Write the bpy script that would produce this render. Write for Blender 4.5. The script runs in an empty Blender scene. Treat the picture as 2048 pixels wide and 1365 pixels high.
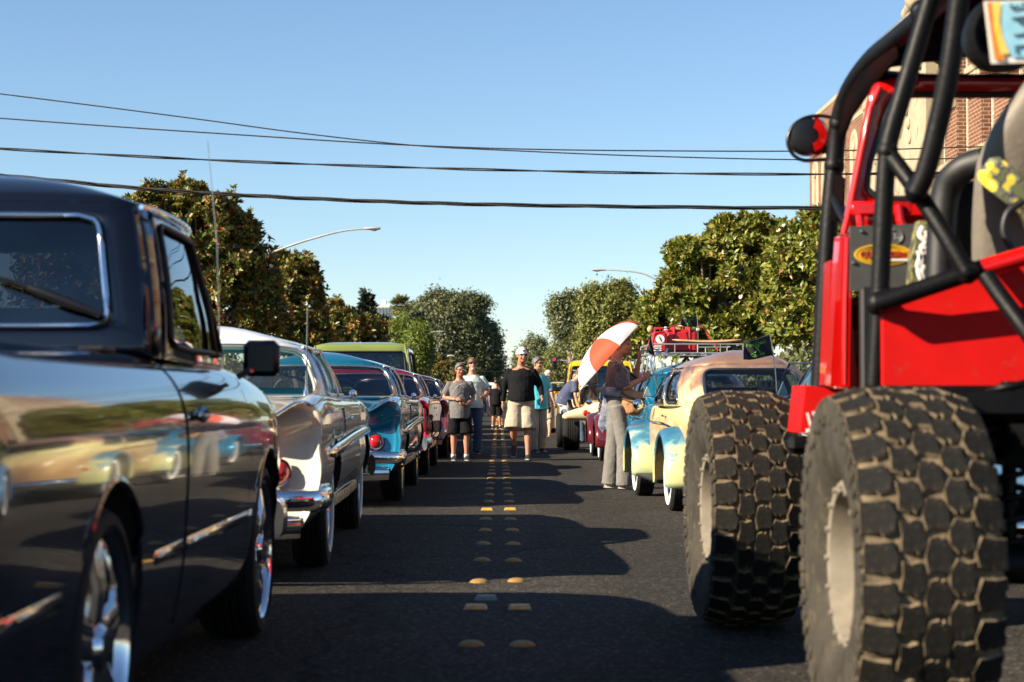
import bpy, bmesh, math, random
import numpy as np
from mathutils import Vector, Matrix, noise

# ------------------------------------------------------------------ camera, sky, sun, exposure
SC = bpy.context.scene
COL = SC.collection
F = 3600.0                      # focal length in photo pixels
CAM_H = 0.95
cam_d = bpy.data.cameras.new('camera')
cam = bpy.data.objects.new('camera', cam_d)
COL.objects.link(cam)
cam.location = (0, 0, CAM_H)
cam.rotation_euler = (math.radians(90 + 1.838), 0, math.radians(-0.398))
cam_d.sensor_fit = 'HORIZONTAL'
cam_d.sensor_width = 36.0
cam_d.lens = 36.0 * F / 2048.0
cam_d.clip_start = 0.05
cam_d.clip_end = 6000
cam_d.dof.use_dof = True
cam_d.dof.focus_distance = 21.0
cam_d.dof.aperture_fstop = 4.2
SC.camera = cam

SUN_L = Vector((1.0, 0.45, -0.575)).normalized()      # direction the light travels
world = bpy.data.worlds.new('World')
SC.world = world
world.use_nodes = True
wn = world.node_tree.nodes
wn.clear()
sky = wn.new('ShaderNodeTexSky')
sky.sky_type = 'NISHITA'
sky.sun_disc = False
sky.sun_elevation = math.asin(-SUN_L.z)
sky.sun_rotation = math.atan2(-SUN_L.x, -SUN_L.y) % (2 * math.pi)
sky.altitude = 0
sky.air_density = 1.0
sky.dust_density = 0.0
sky.ozone_density = 4.0
bg = wn.new('ShaderNodeBackground')
bg.inputs['Strength'].default_value = 0.062
wo = wn.new('ShaderNodeOutputWorld')
world.node_tree.links.new(sky.outputs[0], bg.inputs['Color'])
world.node_tree.links.new(bg.outputs[0], wo.inputs['Surface'])

sun_d = bpy.data.lights.new('sun', 'SUN')
sun_d.energy = 5.0
sun_d.angle = math.radians(0.5)
sun_d.color = (1.0, 0.86, 0.66)
sun = bpy.data.objects.new('sun', sun_d)
COL.objects.link(sun)
sun.rotation_euler = SUN_L.to_track_quat('-Z', 'Y').to_euler()
sun.location = (-40, -16, 40)

SC.view_settings.view_transform = 'Standard'
SC.view_settings.look = 'None'
SC.view_settings.exposure = 1.40
SC.view_settings.gamma = 1.0
SC.view_settings.use_curve_mapping = False
SC.render.engine = 'CYCLES'
SC.cycles.max_bounces = 8
SC.cycles.transparent_max_bounces = 16
SC.cycles.caustics_reflective = False
SC.cycles.caustics_refractive = False
SC.cycles.sample_clamp_indirect = 4.0

rnd = random.Random(7)


def px(x, y, Y):
    """the world point at photo pixel (x, y) and street depth Y"""
    return Vector(((x - 999.0) * Y / F, Y, CAM_H - (y - 798.0) * Y / F))


# ------------------------------------------------------------------ materials
def new_mat(name):
    m = bpy.data.materials.new(name)
    m.use_nodes = True
    nt = m.node_tree
    nt.nodes.clear()
    return m, nt


def N(nt, typ, **kw):
    n = nt.nodes.new(typ)
    for k, v in kw.items():
        if k in n.inputs:
            n.inputs[k].default_value = v
        else:
            setattr(n, k, v)
    return n


def L(nt, a, b):
    nt.links.new(a, b)


def pmat(name, col, rough=0.5, metal=0.0, coat=0.0, spec=0.5, var=0.15, scale=6.0, bump=0.0, bscale=60.0,
         col2=None, dirt=None, dirt_amt=0.0, rvar=0.12, sheen=0.0, emit=None, estr=0.0, coat_rough=0.03):
    """principled material with a noise-driven tint, uneven gloss, optional dirt and fine relief"""
    m, nt = new_mat(name)
    out = N(nt, 'ShaderNodeOutputMaterial')
    p = N(nt, 'ShaderNodeBsdfPrincipled')
    L(nt, p.outputs[0], out.inputs[0])
    tc = N(nt, 'ShaderNodeTexCoord')
    nz = N(nt, 'ShaderNodeTexNoise', Scale=scale, Detail=5.0, Roughness=0.6)
    L(nt, tc.outputs['Object'], nz.inputs['Vector'])
    mx = N(nt, 'ShaderNodeMix', data_type='RGBA')
    c = Vector(col)
    a = c * (1 - var)
    b = Vector(col2) if col2 else c * (1 + var)
    mx.inputs['A'].default_value = (*a, 1)
    mx.inputs['B'].default_value = (*b, 1)
    rmp = N(nt, 'ShaderNodeMapRange')
    rmp.inputs['From Min'].default_value = 0.32
    rmp.inputs['From Max'].default_value = 0.68
    L(nt, nz.outputs['Fac'], rmp.inputs['Value'])
    L(nt, rmp.outputs[0], mx.inputs['Factor'])
    colout = mx.outputs['Result']
    if dirt:
        n2 = N(nt, 'ShaderNodeTexNoise', Scale=scale * 2.3, Detail=8.0, Roughness=0.7)
        L(nt, tc.outputs['Object'], n2.inputs['Vector'])
        r2 = N(nt, 'ShaderNodeMapRange')
        r2.inputs['From Min'].default_value = 0.62 - 0.3 * dirt_amt
        r2.inputs['From Max'].default_value = 0.74 - 0.1 * dirt_amt
        r2.inputs['To Max'].default_value = min(1.0, 0.45 + dirt_amt)
        L(nt, n2.outputs['Fac'], r2.inputs['Value'])
        m2 = N(nt, 'ShaderNodeMix', data_type='RGBA')
        m2.inputs['B'].default_value = (*dirt, 1)
        L(nt, colout, m2.inputs['A'])
        L(nt, r2.outputs[0], m2.inputs['Factor'])
        colout = m2.outputs['Result']
    L(nt, colout, p.inputs['Base Color'])
    rr = N(nt, 'ShaderNodeMapRange')
    rr.inputs['To Min'].default_value = max(0.01, rough * (1 - rvar * 2))
    rr.inputs['To Max'].default_value = min(1.0, rough * (1 + rvar * 2))
    L(nt, nz.outputs['Fac'], rr.inputs['Value'])
    L(nt, rr.outputs[0], p.inputs['Roughness'])
    p.inputs['Metallic'].default_value = metal
    p.inputs['Coat Weight'].default_value = coat
    p.inputs['Coat Roughness'].default_value = coat_rough
    p.inputs['Specular IOR Level'].default_value = spec
    if sheen:
        p.inputs['Sheen Weight'].default_value = sheen
    if emit:
        p.inputs['Emission Color'].default_value = (*emit, 1)
        p.inputs['Emission Strength'].default_value = estr
    if bump:
        bz = N(nt, 'ShaderNodeTexNoise', Scale=bscale, Detail=4.0)
        L(nt, tc.outputs['Object'], bz.inputs['Vector'])
        bp = N(nt, 'ShaderNodeBump', Strength=bump, Distance=0.01)
        L(nt, bz.outputs['Fac'], bp.inputs['Height'])
        L(nt, bp.outputs[0], p.inputs['Normal'])
    return m


def paint(name, col, metal=0.0, rough=0.22, var=0.06, **kw):
    return pmat(name, col, rough=rough, metal=metal, coat=1.0, var=var, scale=3.0, rvar=0.05, spec=kw.pop('spec', 0.1), **kw)


def glass_mat(name, tint, gloss=0.06):
    m, nt = new_mat(name)
    out = N(nt, 'ShaderNodeOutputMaterial')
    tr = N(nt, 'ShaderNodeBsdfTransparent')
    tr.inputs[0].default_value = (*tint, 1)
    gl = N(nt, 'ShaderNodeBsdfGlossy')
    gl.inputs['Roughness'].default_value = 0.015
    gl.inputs['Color'].default_value = (0.9, 0.95, 1, 1)
    # Schlick reflectance from the absolute angle, so both faces of a pane behave alike
    ge = N(nt, 'ShaderNodeNewGeometry')
    dt = N(nt, 'ShaderNodeVectorMath', operation='DOT_PRODUCT')
    L(nt, ge.outputs['Incoming'], dt.inputs[0])
    L(nt, ge.outputs['Normal'], dt.inputs[1])
    ab = N(nt, 'ShaderNodeMath', operation='ABSOLUTE')
    L(nt, dt.outputs['Value'], ab.inputs[0])
    om = N(nt, 'ShaderNodeMath', operation='SUBTRACT')
    om.inputs[0].default_value = 1.0
    L(nt, ab.outputs[0], om.inputs[1])
    pw = N(nt, 'ShaderNodeMath', operation='POWER')
    L(nt, om.outputs[0], pw.inputs[0])
    pw.inputs[1].default_value = 5.0
    ma = N(nt, 'ShaderNodeMath', operation='MULTIPLY_ADD')
    L(nt, pw.outputs[0], ma.inputs[0])
    ma.inputs[1].default_value = 0.94
    ma.inputs[2].default_value = 0.04
    tc = N(nt, 'ShaderNodeTexCoord')
    nz = N(nt, 'ShaderNodeTexNoise', Scale=4.0, Detail=3.0)
    L(nt, tc.outputs['Object'], nz.inputs['Vector'])
    ad = N(nt, 'ShaderNodeMath', operation='MULTIPLY_ADD')
    L(nt, nz.outputs['Fac'], ad.inputs[0])
    ad.inputs[1].default_value = gloss
    L(nt, ma.outputs[0], ad.inputs[2])
    mx = N(nt, 'ShaderNodeMixShader')
    L(nt, ad.outputs[0], mx.inputs[0])
    L(nt, tr.outputs[0], mx.inputs[1])
    L(nt, gl.outputs[0], mx.inputs[2])
    L(nt, mx.outputs[0], out.inputs[0])
    return m


def ramp(nt, stops, interp='LINEAR'):
    r = N(nt, 'ShaderNodeValToRGB')
    cr = r.color_ramp
    cr.interpolation = interp
    while len(cr.elements) < len(stops):
        cr.elements.new(0.5)
    for e, (p, c) in zip(cr.elements, stops):
        e.position = p
        e.color = (*c, 1)
    return r


def leaf_mat(name, stops, rough=0.4, trans=0.25, spec=0.5):
    """each leaf takes its own colour from a ramp; light passes through it a little"""
    m, nt = new_mat(name)
    out = N(nt, 'ShaderNodeOutputMaterial')
    g = N(nt, 'ShaderNodeNewGeometry')
    r = ramp(nt, stops)
    L(nt, g.outputs['Random Per Island'], r.inputs[0])
    p = N(nt, 'ShaderNodeBsdfPrincipled', Roughness=rough)
    p.inputs['Specular IOR Level'].default_value = spec
    L(nt, r.outputs[0], p.inputs['Base Color'])
    t = N(nt, 'ShaderNodeBsdfTranslucent')
    L(nt, r.outputs[0], t.inputs['Color'])
    mx = N(nt, 'ShaderNodeMixShader')
    mx.inputs[0].default_value = trans
    L(nt, p.outputs[0], mx.inputs[1])
    L(nt, t.outputs[0], mx.inputs[2])
    L(nt, mx.outputs[0], out.inputs[0])
    return m


M = {}
M['chrome'] = pmat('chrome', (0.72, 0.72, 0.74), rough=0.07, metal=1.0, var=0.05, rvar=0.3)
M['dull_chrome'] = pmat('dull_chrome', (0.55, 0.52, 0.47), rough=0.28, metal=1.0, var=0.12)
M['gold'] = pmat('gold', (0.75, 0.48, 0.12), rough=0.18, metal=1.0)
M['rubber'] = pmat('rubber', (0.009, 0.009, 0.0095), rough=0.8, var=0.3, dirt=(0.03, 0.026, 0.022), dirt_amt=0.15, spec=0.3)
M['whitewall'] = pmat('whitewall', (0.72, 0.70, 0.66), rough=0.6, var=0.06)
M['well'] = pmat('wheel_well', (0.008, 0.008, 0.008), rough=0.9)
M['dark_cabin'] = pmat('dark_cabin', (0.02, 0.02, 0.022), rough=0.8)
M['black_plastic'] = pmat('black_plastic', (0.004, 0.004, 0.0045), rough=0.35)
M['black_trim'] = pmat('black_trim', (0.004, 0.004, 0.0045), rough=0.55)
M['glass_dark'] = glass_mat('glass_dark', (0.07, 0.08, 0.10), 0.07)
M['glass_clear'] = glass_mat('glass_clear', (0.84, 0.88, 0.86), 0.03)
M['glass_tint'] = glass_mat('glass_tint', (0.40, 0.45, 0.50), 0.05)
M['red_lens'] = pmat('red_lens', (0.45, 0.008, 0.01), rough=0.12, coat=1.0, var=0.25, scale=30)
M['steel'] = pmat('galvanized_steel', (0.42, 0.42, 0.41), rough=0.4, metal=0.7, var=0.15)
M['white_paint'] = pmat('white_paint', (0.75, 0.74, 0.70), rough=0.4)


# ------------------------------------------------------------------ mesh building
class MB:
    def __init__(s):
        s.v, s.f, s.mi, s.cur = [], [], [], 0

    def add(s, vs, fs):
        o = len(s.v)
        s.v += [tuple(p) for p in vs]
        s.f += [tuple(i + o for i in f) for f in fs]
        s.mi += [s.cur] * len(fs)
        return s

    def box(s, c, size, R=None, b=0.0):
        hx, hy, hz = (x * 0.5 for x in size)
        c = Vector(c)
        b = min(b, hx * .9, hy * .9, hz * .9)
        if b <= 0:
            vs = [Vector((sx * hx, sy * hy, sz * hz)) for sx in (-1, 1) for sy in (-1, 1) for sz in (-1, 1)]
            fs = [(0, 1, 3, 2), (4, 6, 7, 5), (0, 4, 5, 1), (2, 3, 7, 6), (0, 2, 6, 4), (1, 5, 7, 3)]
        else:
            vs, ix = [], {}
            for sx in (-1, 1):
                for sy in (-1, 1):
                    for sz in (-1, 1):
                        for a in range(3):
                            p = [sx * (hx - b), sy * (hy - b), sz * (hz - b)]
                            p[a] += (sx, sy, sz)[a] * b
                            ix[(sx, sy, sz, a)] = len(vs)
                            vs.append(Vector(p))
            fs = []
            for a in range(3):
                o1, o2 = [k for k in range(3) if k != a]
                for sg in (-1, 1):
                    q = []
                    for u, w in ((-1, -1), (1, -1), (1, 1), (-1, 1)):
                        k = [0, 0, 0]
                        k[a], k[o1], k[o2] = sg, u, w
                        q.append(ix[(*k, a)])
                    fs.append(tuple(q))
                for u in (-1, 1):
                    for w in (-1, 1):
                        q = []
                        for sg, ax in ((-1, o1), (-1, o2), (1, o2), (1, o1)):
                            k = [0, 0, 0]
                            k[a], k[o1], k[o2] = sg, u, w
                            q.append(ix[(*k, ax)])
                        fs.append(tuple(q))
            for sx in (-1, 1):
                for sy in (-1, 1):
                    for sz in (-1, 1):
                        fs.append(tuple(ix[(sx, sy, sz, a)] for a in range(3)))
        if R is not None:
            vs = [R @ p for p in vs]
        return s.add([c + p for p in vs], fs)

    def tube(s, pts, r, n=10, ry=None, up=None, cap=True, closed=False):
        """sweep a circle (or ellipse r x ry, ry along 'up') along pts; r may be a list"""
        P = [Vector(p) for p in pts]
        k = len(P)
        rs = r if isinstance(r, (list, tuple)) else [r] * k
        rys = rs if ry is None else (ry if isinstance(ry, (list, tuple)) else [ry] * k)
        vs = []
        prev = None
        for i in range(k):
            if closed:
                t = P[(i + 1) % k] - P[i - 1]
            else:
                t = P[min(i + 1, k - 1)] - P[max(i - 1, 0)]
            if t.length < 1e-9:
                t = Vector((0, 0, 1))
            t.normalize()
            if up is not None:
                u = Vector(up[i]) if isinstance(up, list) else Vector(up)
            elif prev is None:
                u = Vector((0, 0, 1)) if abs(t.z) < 0.9 else Vector((0, 1, 0))
            else:
                u = prev
            u = u - t * u.dot(t)
            if u.length < 1e-6:
                u = t.orthogonal()
            u.normalize()
            prev = u
            w = t.cross(u)
            for j in range(n):
                a = 2 * math.pi * j / n
                vs.append(P[i] + w * (rs[i] * math.cos(a)) + u * (rys[i] * math.sin(a)))
        fs = []
        for i in range(k if closed else k - 1):
            for j in range(n):
                a, b = i * n + j, i * n + (j + 1) % n
                c2, d = ((i + 1) % k) * n + (j + 1) % n, ((i + 1) % k) * n + j
                fs.append((a, b, c2, d))
        if cap and not closed:
            fs.append(tuple(range(n))[::-1])
            fs.append(tuple(range((k - 1) * n, k * n)))
        return s.add(vs, fs)

    def lathe(s, prof, n=24, axis='X', c=(0, 0, 0), a0=0.0, a1=2 * math.pi, closed=False):
        """revolve (radius, offset along axis) pairs"""
        c = Vector(c)
        full = abs(a1 - a0 - 2 * math.pi) < 1e-6
        m = n if full else n + 1
        vs = []
        for (r, o) in prof:
            for j in range(m):
                a = a0 + (a1 - a0) * j / n
                ca, sa = math.cos(a) * r, math.sin(a) * r
                p = {'X': (o, ca, sa), 'Y': (ca, o, sa), 'Z': (ca, sa, o)}[axis]
                vs.append(c + Vector(p))
        fs = []
        k = len(prof)
        for i in range(k if closed else k - 1):
            for j in range(n):
                j2 = (j + 1) % m
                fs.append((i * m + j, i * m + j2, ((i + 1) % k) * m + j2, ((i + 1) % k) * m + j))
        return s.add(vs, fs)

    def ell(s, c, rad, R=None, nu=14, nv=9):
        c = Vector(c)
        vs, fs = [], []
        for i in range(nv + 1):
            th = math.pi * i / nv
            for j in range(nu):
                ph = 2 * math.pi * j / nu
                p = Vector((rad[0] * math.sin(th) * math.cos(ph), rad[1] * math.sin(th) * math.sin(ph), rad[2] * math.cos(th)))
                if R is not None:
                    p = R @ p
                vs.append(c + p)
        for i in range(nv):
            for j in range(nu):
                fs.append((i * nu + j, (i + 1) * nu + j, (i + 1) * nu + (j + 1) % nu, i * nu + (j + 1) % nu))
        return s.add(vs, fs)

    def grid(s, rows, cu=False):
        """rows of points -> quads; cu closes each row"""
        n = len(rows[0])
        vs = [p for r in rows for p in r]
        fs = []
        for i in range(len(rows) - 1):
            for j in range(n if cu else n - 1):
                fs.append((i * n + j, i * n + (j + 1) % n, (i + 1) * n + (j + 1) % n, (i + 1) * n + j))
        return s.add(vs, fs)

    def prism(s, poly, d, b=0.0):
        """extrude a polygon (3-D points, planar) by vector d, closed, with an optional shrunken far face"""
        P = [Vector(p) for p in poly]
        d = Vector(d)
        n = len(P)
        cen = sum(P, Vector()) / n
        vs = list(P)
        if b:
            vs += [p + d * 0.75 for p in P]
            vs += [cen + (p - cen) * (1 - b) + d for p in P]
            k = 3
        else:
            vs += [p + d for p in P]
            k = 2
        fs = [tuple(range(n))[::-1], tuple(range((k - 1) * n, k * n))]
        for i in range(k - 1):
            for j in range(n):
                fs.append((i * n + j, i * n + (j + 1) % n, (i + 1) * n + (j + 1) % n, (i + 1) * n + j))
        return s.add(vs, fs)

    def mesh(s, name, mats, ang=35.0, fix=True, merge=True):
        me = bpy.data.meshes.new(name)
        me.from_pydata(s.v, [], s.f)
        if not isinstance(mats, (list, tuple)):
            mats = [mats]
        for m in mats:
            me.materials.append(m)
        if len(mats) > 1:
            me.polygons.foreach_set('material_index', s.mi)
        if fix or merge:
            bm = bmesh.new()
            bm.from_mesh(me)
            if merge:
                bmesh.ops.remove_doubles(bm, verts=bm.verts, dist=1e-5)
            if fix:
                bmesh.ops.recalc_face_normals(bm, faces=bm.faces)
            bm.to_mesh(me)
            bm.free()
        if ang:
            me.polygons.foreach_set('use_smooth', [True] * len(me.polygons))
            me.set_sharp_from_angle(angle=math.radians(ang))
        me.update()
        return me

    def build(s, name, mats, parent=None, ang=35.0, loc=None, **kw):
        return link(name, s.mesh(name, mats, ang, **kw), parent, loc)


def link(name, data, parent=None, loc=None, rot=None):
    o = bpy.data.objects.new(name, data)
    COL.objects.link(o)
    if parent is not None:
        o.parent = parent
    if loc is not None:
        o.location = loc
    if rot is not None:
        o.rotation_euler = rot
    return o


def tag(o, label=None, cat=None, group=None, kind=None):
    if label:
        o['label'] = label
    if cat:
        o['category'] = cat
    if group:
        o['group'] = group
    if kind:
        o['kind'] = kind
    return o


def thing(name, label, cat, loc=(0, 0, 0), rz=0.0, group=None):
    o = bpy.data.objects.new(name, None)
    COL.objects.link(o)
    o.empty_display_size = 0.2
    o.location = loc
    o.rotation_euler = (0, 0, math.radians(rz))
    return tag(o, label, cat, group)


def part_empty(name, parent, loc=(0, 0, 0), rot=(0, 0, 0)):
    o = bpy.data.objects.new(name, None)
    COL.objects.link(o)
    o.empty_display_size = 0.1
    o.parent = parent
    o.location = loc
    o.rotation_euler = rot
    return o


def copy_tree(o, parent=None, swap=None):
    c = o.copy()
    COL.objects.link(c)
    if parent is not None:
        c.parent = parent
    if swap and c.type == 'MESH':
        for s in range(len(c.data.materials)):
            m = c.data.materials[s]
            if m and m.name in swap:
                c.material_slots[s].link = 'OBJECT'
                c.material_slots[s].material = swap[m.name]
    for ch in list(o.children):
        copy_tree(ch, c, swap)
    return c


def bake(o):
    """apply the object's modifiers to its mesh"""
    bpy.context.view_layer.update()
    dg = bpy.context.evaluated_depsgraph_get()
    me = bpy.data.meshes.new_from_object(o.evaluated_get(dg))
    old = o.data
    o.modifiers.clear()
    o.data = me
    me.name = o.name
    bpy.data.meshes.remove(old)
    return o


def smooth_mesh(o, ang=40):
    me = o.data
    me.polygons.foreach_set('use_smooth', [True] * len(me.polygons))
    me.set_sharp_from_angle(angle=math.radians(ang))


def text(name, body, size, mat, parent, M4, depth=0.0, align='CENTER', sx=1.0):
    c = bpy.data.curves.new(name, 'FONT')
    c.body = body
    c.size = size
    c.align_x = align
    c.align_y = 'CENTER'
    c.extrude = depth
    c.resolution_u = 2
    c.materials.append(mat)
    t = bpy.data.objects.new(name, c)
    COL.objects.link(t)
    bpy.context.view_layer.update()
    me = bpy.data.meshes.new_from_object(t.evaluated_get(bpy.context.evaluated_depsgraph_get()))
    bpy.data.objects.remove(t)
    if not me.materials:
        me.materials.append(mat)
    me.name = name
    o = bpy.data.objects.new(name, me)
    COL.objects.link(o)
    if parent is not None:
        o.parent = parent
    o.matrix_local = M4 @ Matrix.Diagonal((sx, 1, 1, 1))
    return o


def frame4(o, xdir, ydir):
    """matrix whose local x/y axes lie along xdir/ydir at point o"""
    x = Vector(xdir).normalized()
    z = x.cross(Vector(ydir)).normalized()
    y = z.cross(x)
    m = Matrix((x, y, z)).transposed().to_4x4()
    m.translation = Vector(o)
    return m


def cr_eval(P, t):
    """Catmull-Rom through the rows of P (n,...) at parameter t"""
    n = len(P)
    i = max(0, min(n - 2, int(math.floor(t))))
    f = t - i
    p1, p2 = P[i], P[i + 1]
    p0 = P[i - 1] if i > 0 else 2 * p1 - p2
    p3 = P[i + 2] if i + 2 < n else 2 * p2 - p1
    return 0.5 * ((2 * p1) + (p2 - p0) * f + (2 * p0 - 5 * p1 + 4 * p2 - p3) * f * f + (3 * p1 - p0 - 3 * p2 + p3) * f ** 3)


def resample(P, k):
    P = np.asarray(P, float)
    m = (len(P) - 1) * k
    return np.array([cr_eval(P, i / k) for i in range(m + 1)])


def curve_pts(pts, k=6):
    return [Vector(p) for p in resample([tuple(p) for p in pts], k)]
# ------------------------------------------------------------------ ground, road
def asphalt_mat():
    m, nt = new_mat('asphalt')
    out = N(nt, 'ShaderNodeOutputMaterial')
    p = N(nt, 'ShaderNodeBsdfPrincipled', Roughness=0.95)
    p.inputs['Specular IOR Level'].default_value = 0.06
    L(nt, p.outputs[0], out.inputs[0])
    tc = N(nt, 'ShaderNodeTexCoord')
    v = N(nt, 'ShaderNodeTexVoronoi', Scale=70.0)
    L(nt, tc.outputs['Object'], v.inputs['Vector'])
    r = ramp(nt, [(0.0, (0.021, 0.020, 0.0185)), (0.55, (0.040, 0.037, 0.033)), (0.9, (0.056, 0.051, 0.044)), (1.0, (0.13, 0.115, 0.094))])
    sp = N(nt, 'ShaderNodeSeparateColor')
    L(nt, v.outputs['Color'], sp.inputs[0])
    L(nt, sp.outputs[0], r.inputs[0])
    big = N(nt, 'ShaderNodeTexNoise', Scale=0.35, Detail=6.0, Roughness=0.65)
    L(nt, tc.outputs['Object'], big.inputs['Vector'])
    mr = N(nt, 'ShaderNodeMapRange')
    mr.inputs['To Min'].default_value = 0.72
    mr.inputs['To Max'].default_value = 1.3
    L(nt, big.outputs['Fac'], mr.inputs['Value'])
    mx = N(nt, 'ShaderNodeMix', data_type='RGBA', blend_type='MULTIPLY')
    mx.inputs['Factor'].default_value = 1.0
    L(nt, r.outputs[0], mx.inputs['A'])
    L(nt, mr.outputs[0], mx.inputs['B'])
    # dark oil drips and tar seams
    st = N(nt, 'ShaderNodeTexNoise', Scale=1.7, Detail=3.0)
    L(nt, tc.outputs['Object'], st.inputs['Vector'])
    sr = N(nt, 'ShaderNodeMapRange')
    sr.inputs['From Min'].default_value = 0.64
    sr.inputs['From Max'].default_value = 0.72
    sr.inputs['To Max'].default_value = 0.45
    L(nt, st.outputs['Fac'], sr.inputs['Value'])
    m2 = N(nt, 'ShaderNodeMix', data_type='RGBA')
    m2.inputs['B'].default_value = (0.011, 0.011, 0.011, 1)
    L(nt, mx.outputs['Result'], m2.inputs['A'])
    L(nt, sr.outputs[0], m2.inputs['Factor'])
    # cracks along a wandering net, worn lanes along the street
    wv = N(nt, 'ShaderNodeTexNoise', Scale=1.3, Detail=4.0)
    L(nt, tc.outputs['Object'], wv.inputs['Vector'])
    va = N(nt, 'ShaderNodeVectorMath', operation='MULTIPLY_ADD')
    L(nt, wv.outputs['Color'], va.inputs[0])
    va.inputs[1].default_value = (.9, .9, 0)
    L(nt, tc.outputs['Object'], va.inputs[2])
    vc = N(nt, 'ShaderNodeTexVoronoi', Scale=0.28, feature='DISTANCE_TO_EDGE')
    L(nt, va.outputs[0], vc.inputs['Vector'])
    ck = N(nt, 'ShaderNodeMapRange')
    ck.inputs['From Min'].default_value = 0.002
    ck.inputs['From Max'].default_value = 0.006
    ck.inputs['To Min'].default_value = 0.55
    L(nt, vc.outputs['Distance'], ck.inputs['Value'])
    sx = N(nt, 'ShaderNodeSeparateXYZ')
    L(nt, va.outputs[0], sx.inputs[0])
    ln = N(nt, 'ShaderNodeMath', operation='SINE')
    lm = N(nt, 'ShaderNodeMath', operation='MULTIPLY')
    lm.inputs[1].default_value = 3.6
    L(nt, sx.outputs['X'], lm.inputs[0])
    L(nt, lm.outputs[0], ln.inputs[0])
    l2 = N(nt, 'ShaderNodeMath', operation='MULTIPLY_ADD')
    l2.inputs[1].default_value = 0.16
    l2.inputs[2].default_value = 1.0
    L(nt, ln.outputs[0], l2.inputs[0])
    l3 = N(nt, 'ShaderNodeMath', operation='MULTIPLY')
    L(nt, l2.outputs[0], l3.inputs[0])
    L(nt, ck.outputs[0], l3.inputs[1])
    m3 = N(nt, 'ShaderNodeMix', data_type='RGBA', blend_type='MULTIPLY')
    m3.inputs['Factor'].default_value = 1.0
    L(nt, m2.outputs['Result'], m3.inputs['A'])
    L(nt, l3.outputs[0], m3.inputs['B'])
    L(nt, m3.outputs['Result'], p.inputs['Base Color'])
    bp = N(nt, 'ShaderNodeBump', Strength=0.55, Distance=0.008)
    L(nt, v.outputs['Distance'], bp.inputs['Height'])
    L(nt, bp.outputs[0], p.inputs['Normal'])
    return m


M['asphalt'] = asphalt_mat()
M['soil'] = pmat('dry_ground', (0.10, 0.09, 0.055), rough=0.95, col2=(0.05, 0.07, 0.03), scale=0.4, spec=0.1)
M['concrete'] = pmat('pavement_concrete', (0.32, 0.30, 0.27), rough=0.9, scale=2.0, dirt=(0.15, 0.14, 0.12), dirt_amt=0.15, bump=0.2, spec=0.2)

g = MB()
g.grid([[(-3000, -400, -.03), (3000, -400, -.03)], [(-3000, 5000, -.03), (3000, 5000, -.03)]])
tag(g.build('ground', M['soil'], None, None, fix=False), kind='structure')
g = MB()
g.grid([[(-9, y, 0), (9, y, 0)] for y in (-60, 0, 40, 180)] )
g.grid([[(-60, 180, 0.0), (60, 180, 0.0)], [(-60, 196, 0.0), (60, 196, 0.0)]])
g.grid([[(-9, y, 0), (9, y, 0)] for y in (196, 400, 1500)])
tag(g.build('road', M['asphalt'], None, None), kind='structure')
for sx, nm in ((-1, 'pavement'), (1, 'pavement')):
    g = MB()
    for (y0, y1) in ((-60, 178), (198, 1200)):
        g.box((sx * 9.15, (y0 + y1) / 2, .05), (.30, y1 - y0, .16), None, .02)
        g.box((sx * 11.3, (y0 + y1) / 2, .045), (3.99, y1 - y0, .15))
    tag(g.build(nm, M['concrete']), kind='structure')

# ------------------------------------------------------------------ yellow road markers
M['dot_yellow'] = pmat('ceramic_yellow', (0.30, 0.17, 0.048), rough=0.55, var=0.25, scale=40, spec=.25, dirt=(0.07, 0.055, 0.04), dirt_amt=0.3)
M['reflector_body'] = pmat('reflector_body', (0.36, 0.27, 0.13), rough=0.5, var=0.2, scale=30, dirt=(0.1, 0.09, 0.07), dirt_amt=0.25)
M['amber'] = pmat('amber_lens', (0.75, 0.30, 0.02), rough=0.2, coat=0.5, var=0.25, scale=50, spec=0.8)
M['old_reflector'] = pmat('old_reflector', (0.16, 0.165, 0.14), rough=0.5, var=0.25, scale=40)
d = MB()
d.lathe([(0, .019), (.018, .0185), (.034, .015), (.045, .008), (.051, 0.0005), (.0, .0005)], 20, axis='Z')
DOT_ME = d.mesh('road_dot', M['dot_yellow'], 50)
_b = MB()
_P = [(-.052, -.05, .0005), (.052, -.05, .0005), (.052, .05, .0005), (-.052, .05, .0005)]
_b.add(_P + [(-.044, -.026, .020), (.044, -.026, .020), (.044, .026, .020), (-.044, .026, .020)],
       [(3, 2, 1, 0), (4, 5, 6, 7), (0, 1, 5, 4), (1, 2, 6, 5), (2, 3, 7, 6), (3, 0, 4, 7)])
REF_ME = _b.mesh('road_reflector', M['reflector_body'], 20)
LENS_ME = []
for sg in (-1, 1):
    _b = MB()
    _b.prism([(-.042, sg * .0475, .0030), (.042, sg * .0475, .0030), (.038, sg * .029, .0185), (-.038, sg * .029, .0185)], (0, sg * .0025, .0018))
    LENS_ME.append(_b.mesh('lens', M['amber'], 20))
ORD = ['first', 'second', 'third', 'fourth', 'fifth', 'sixth']
Z0, STEP = 8.18, 1.205
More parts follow.
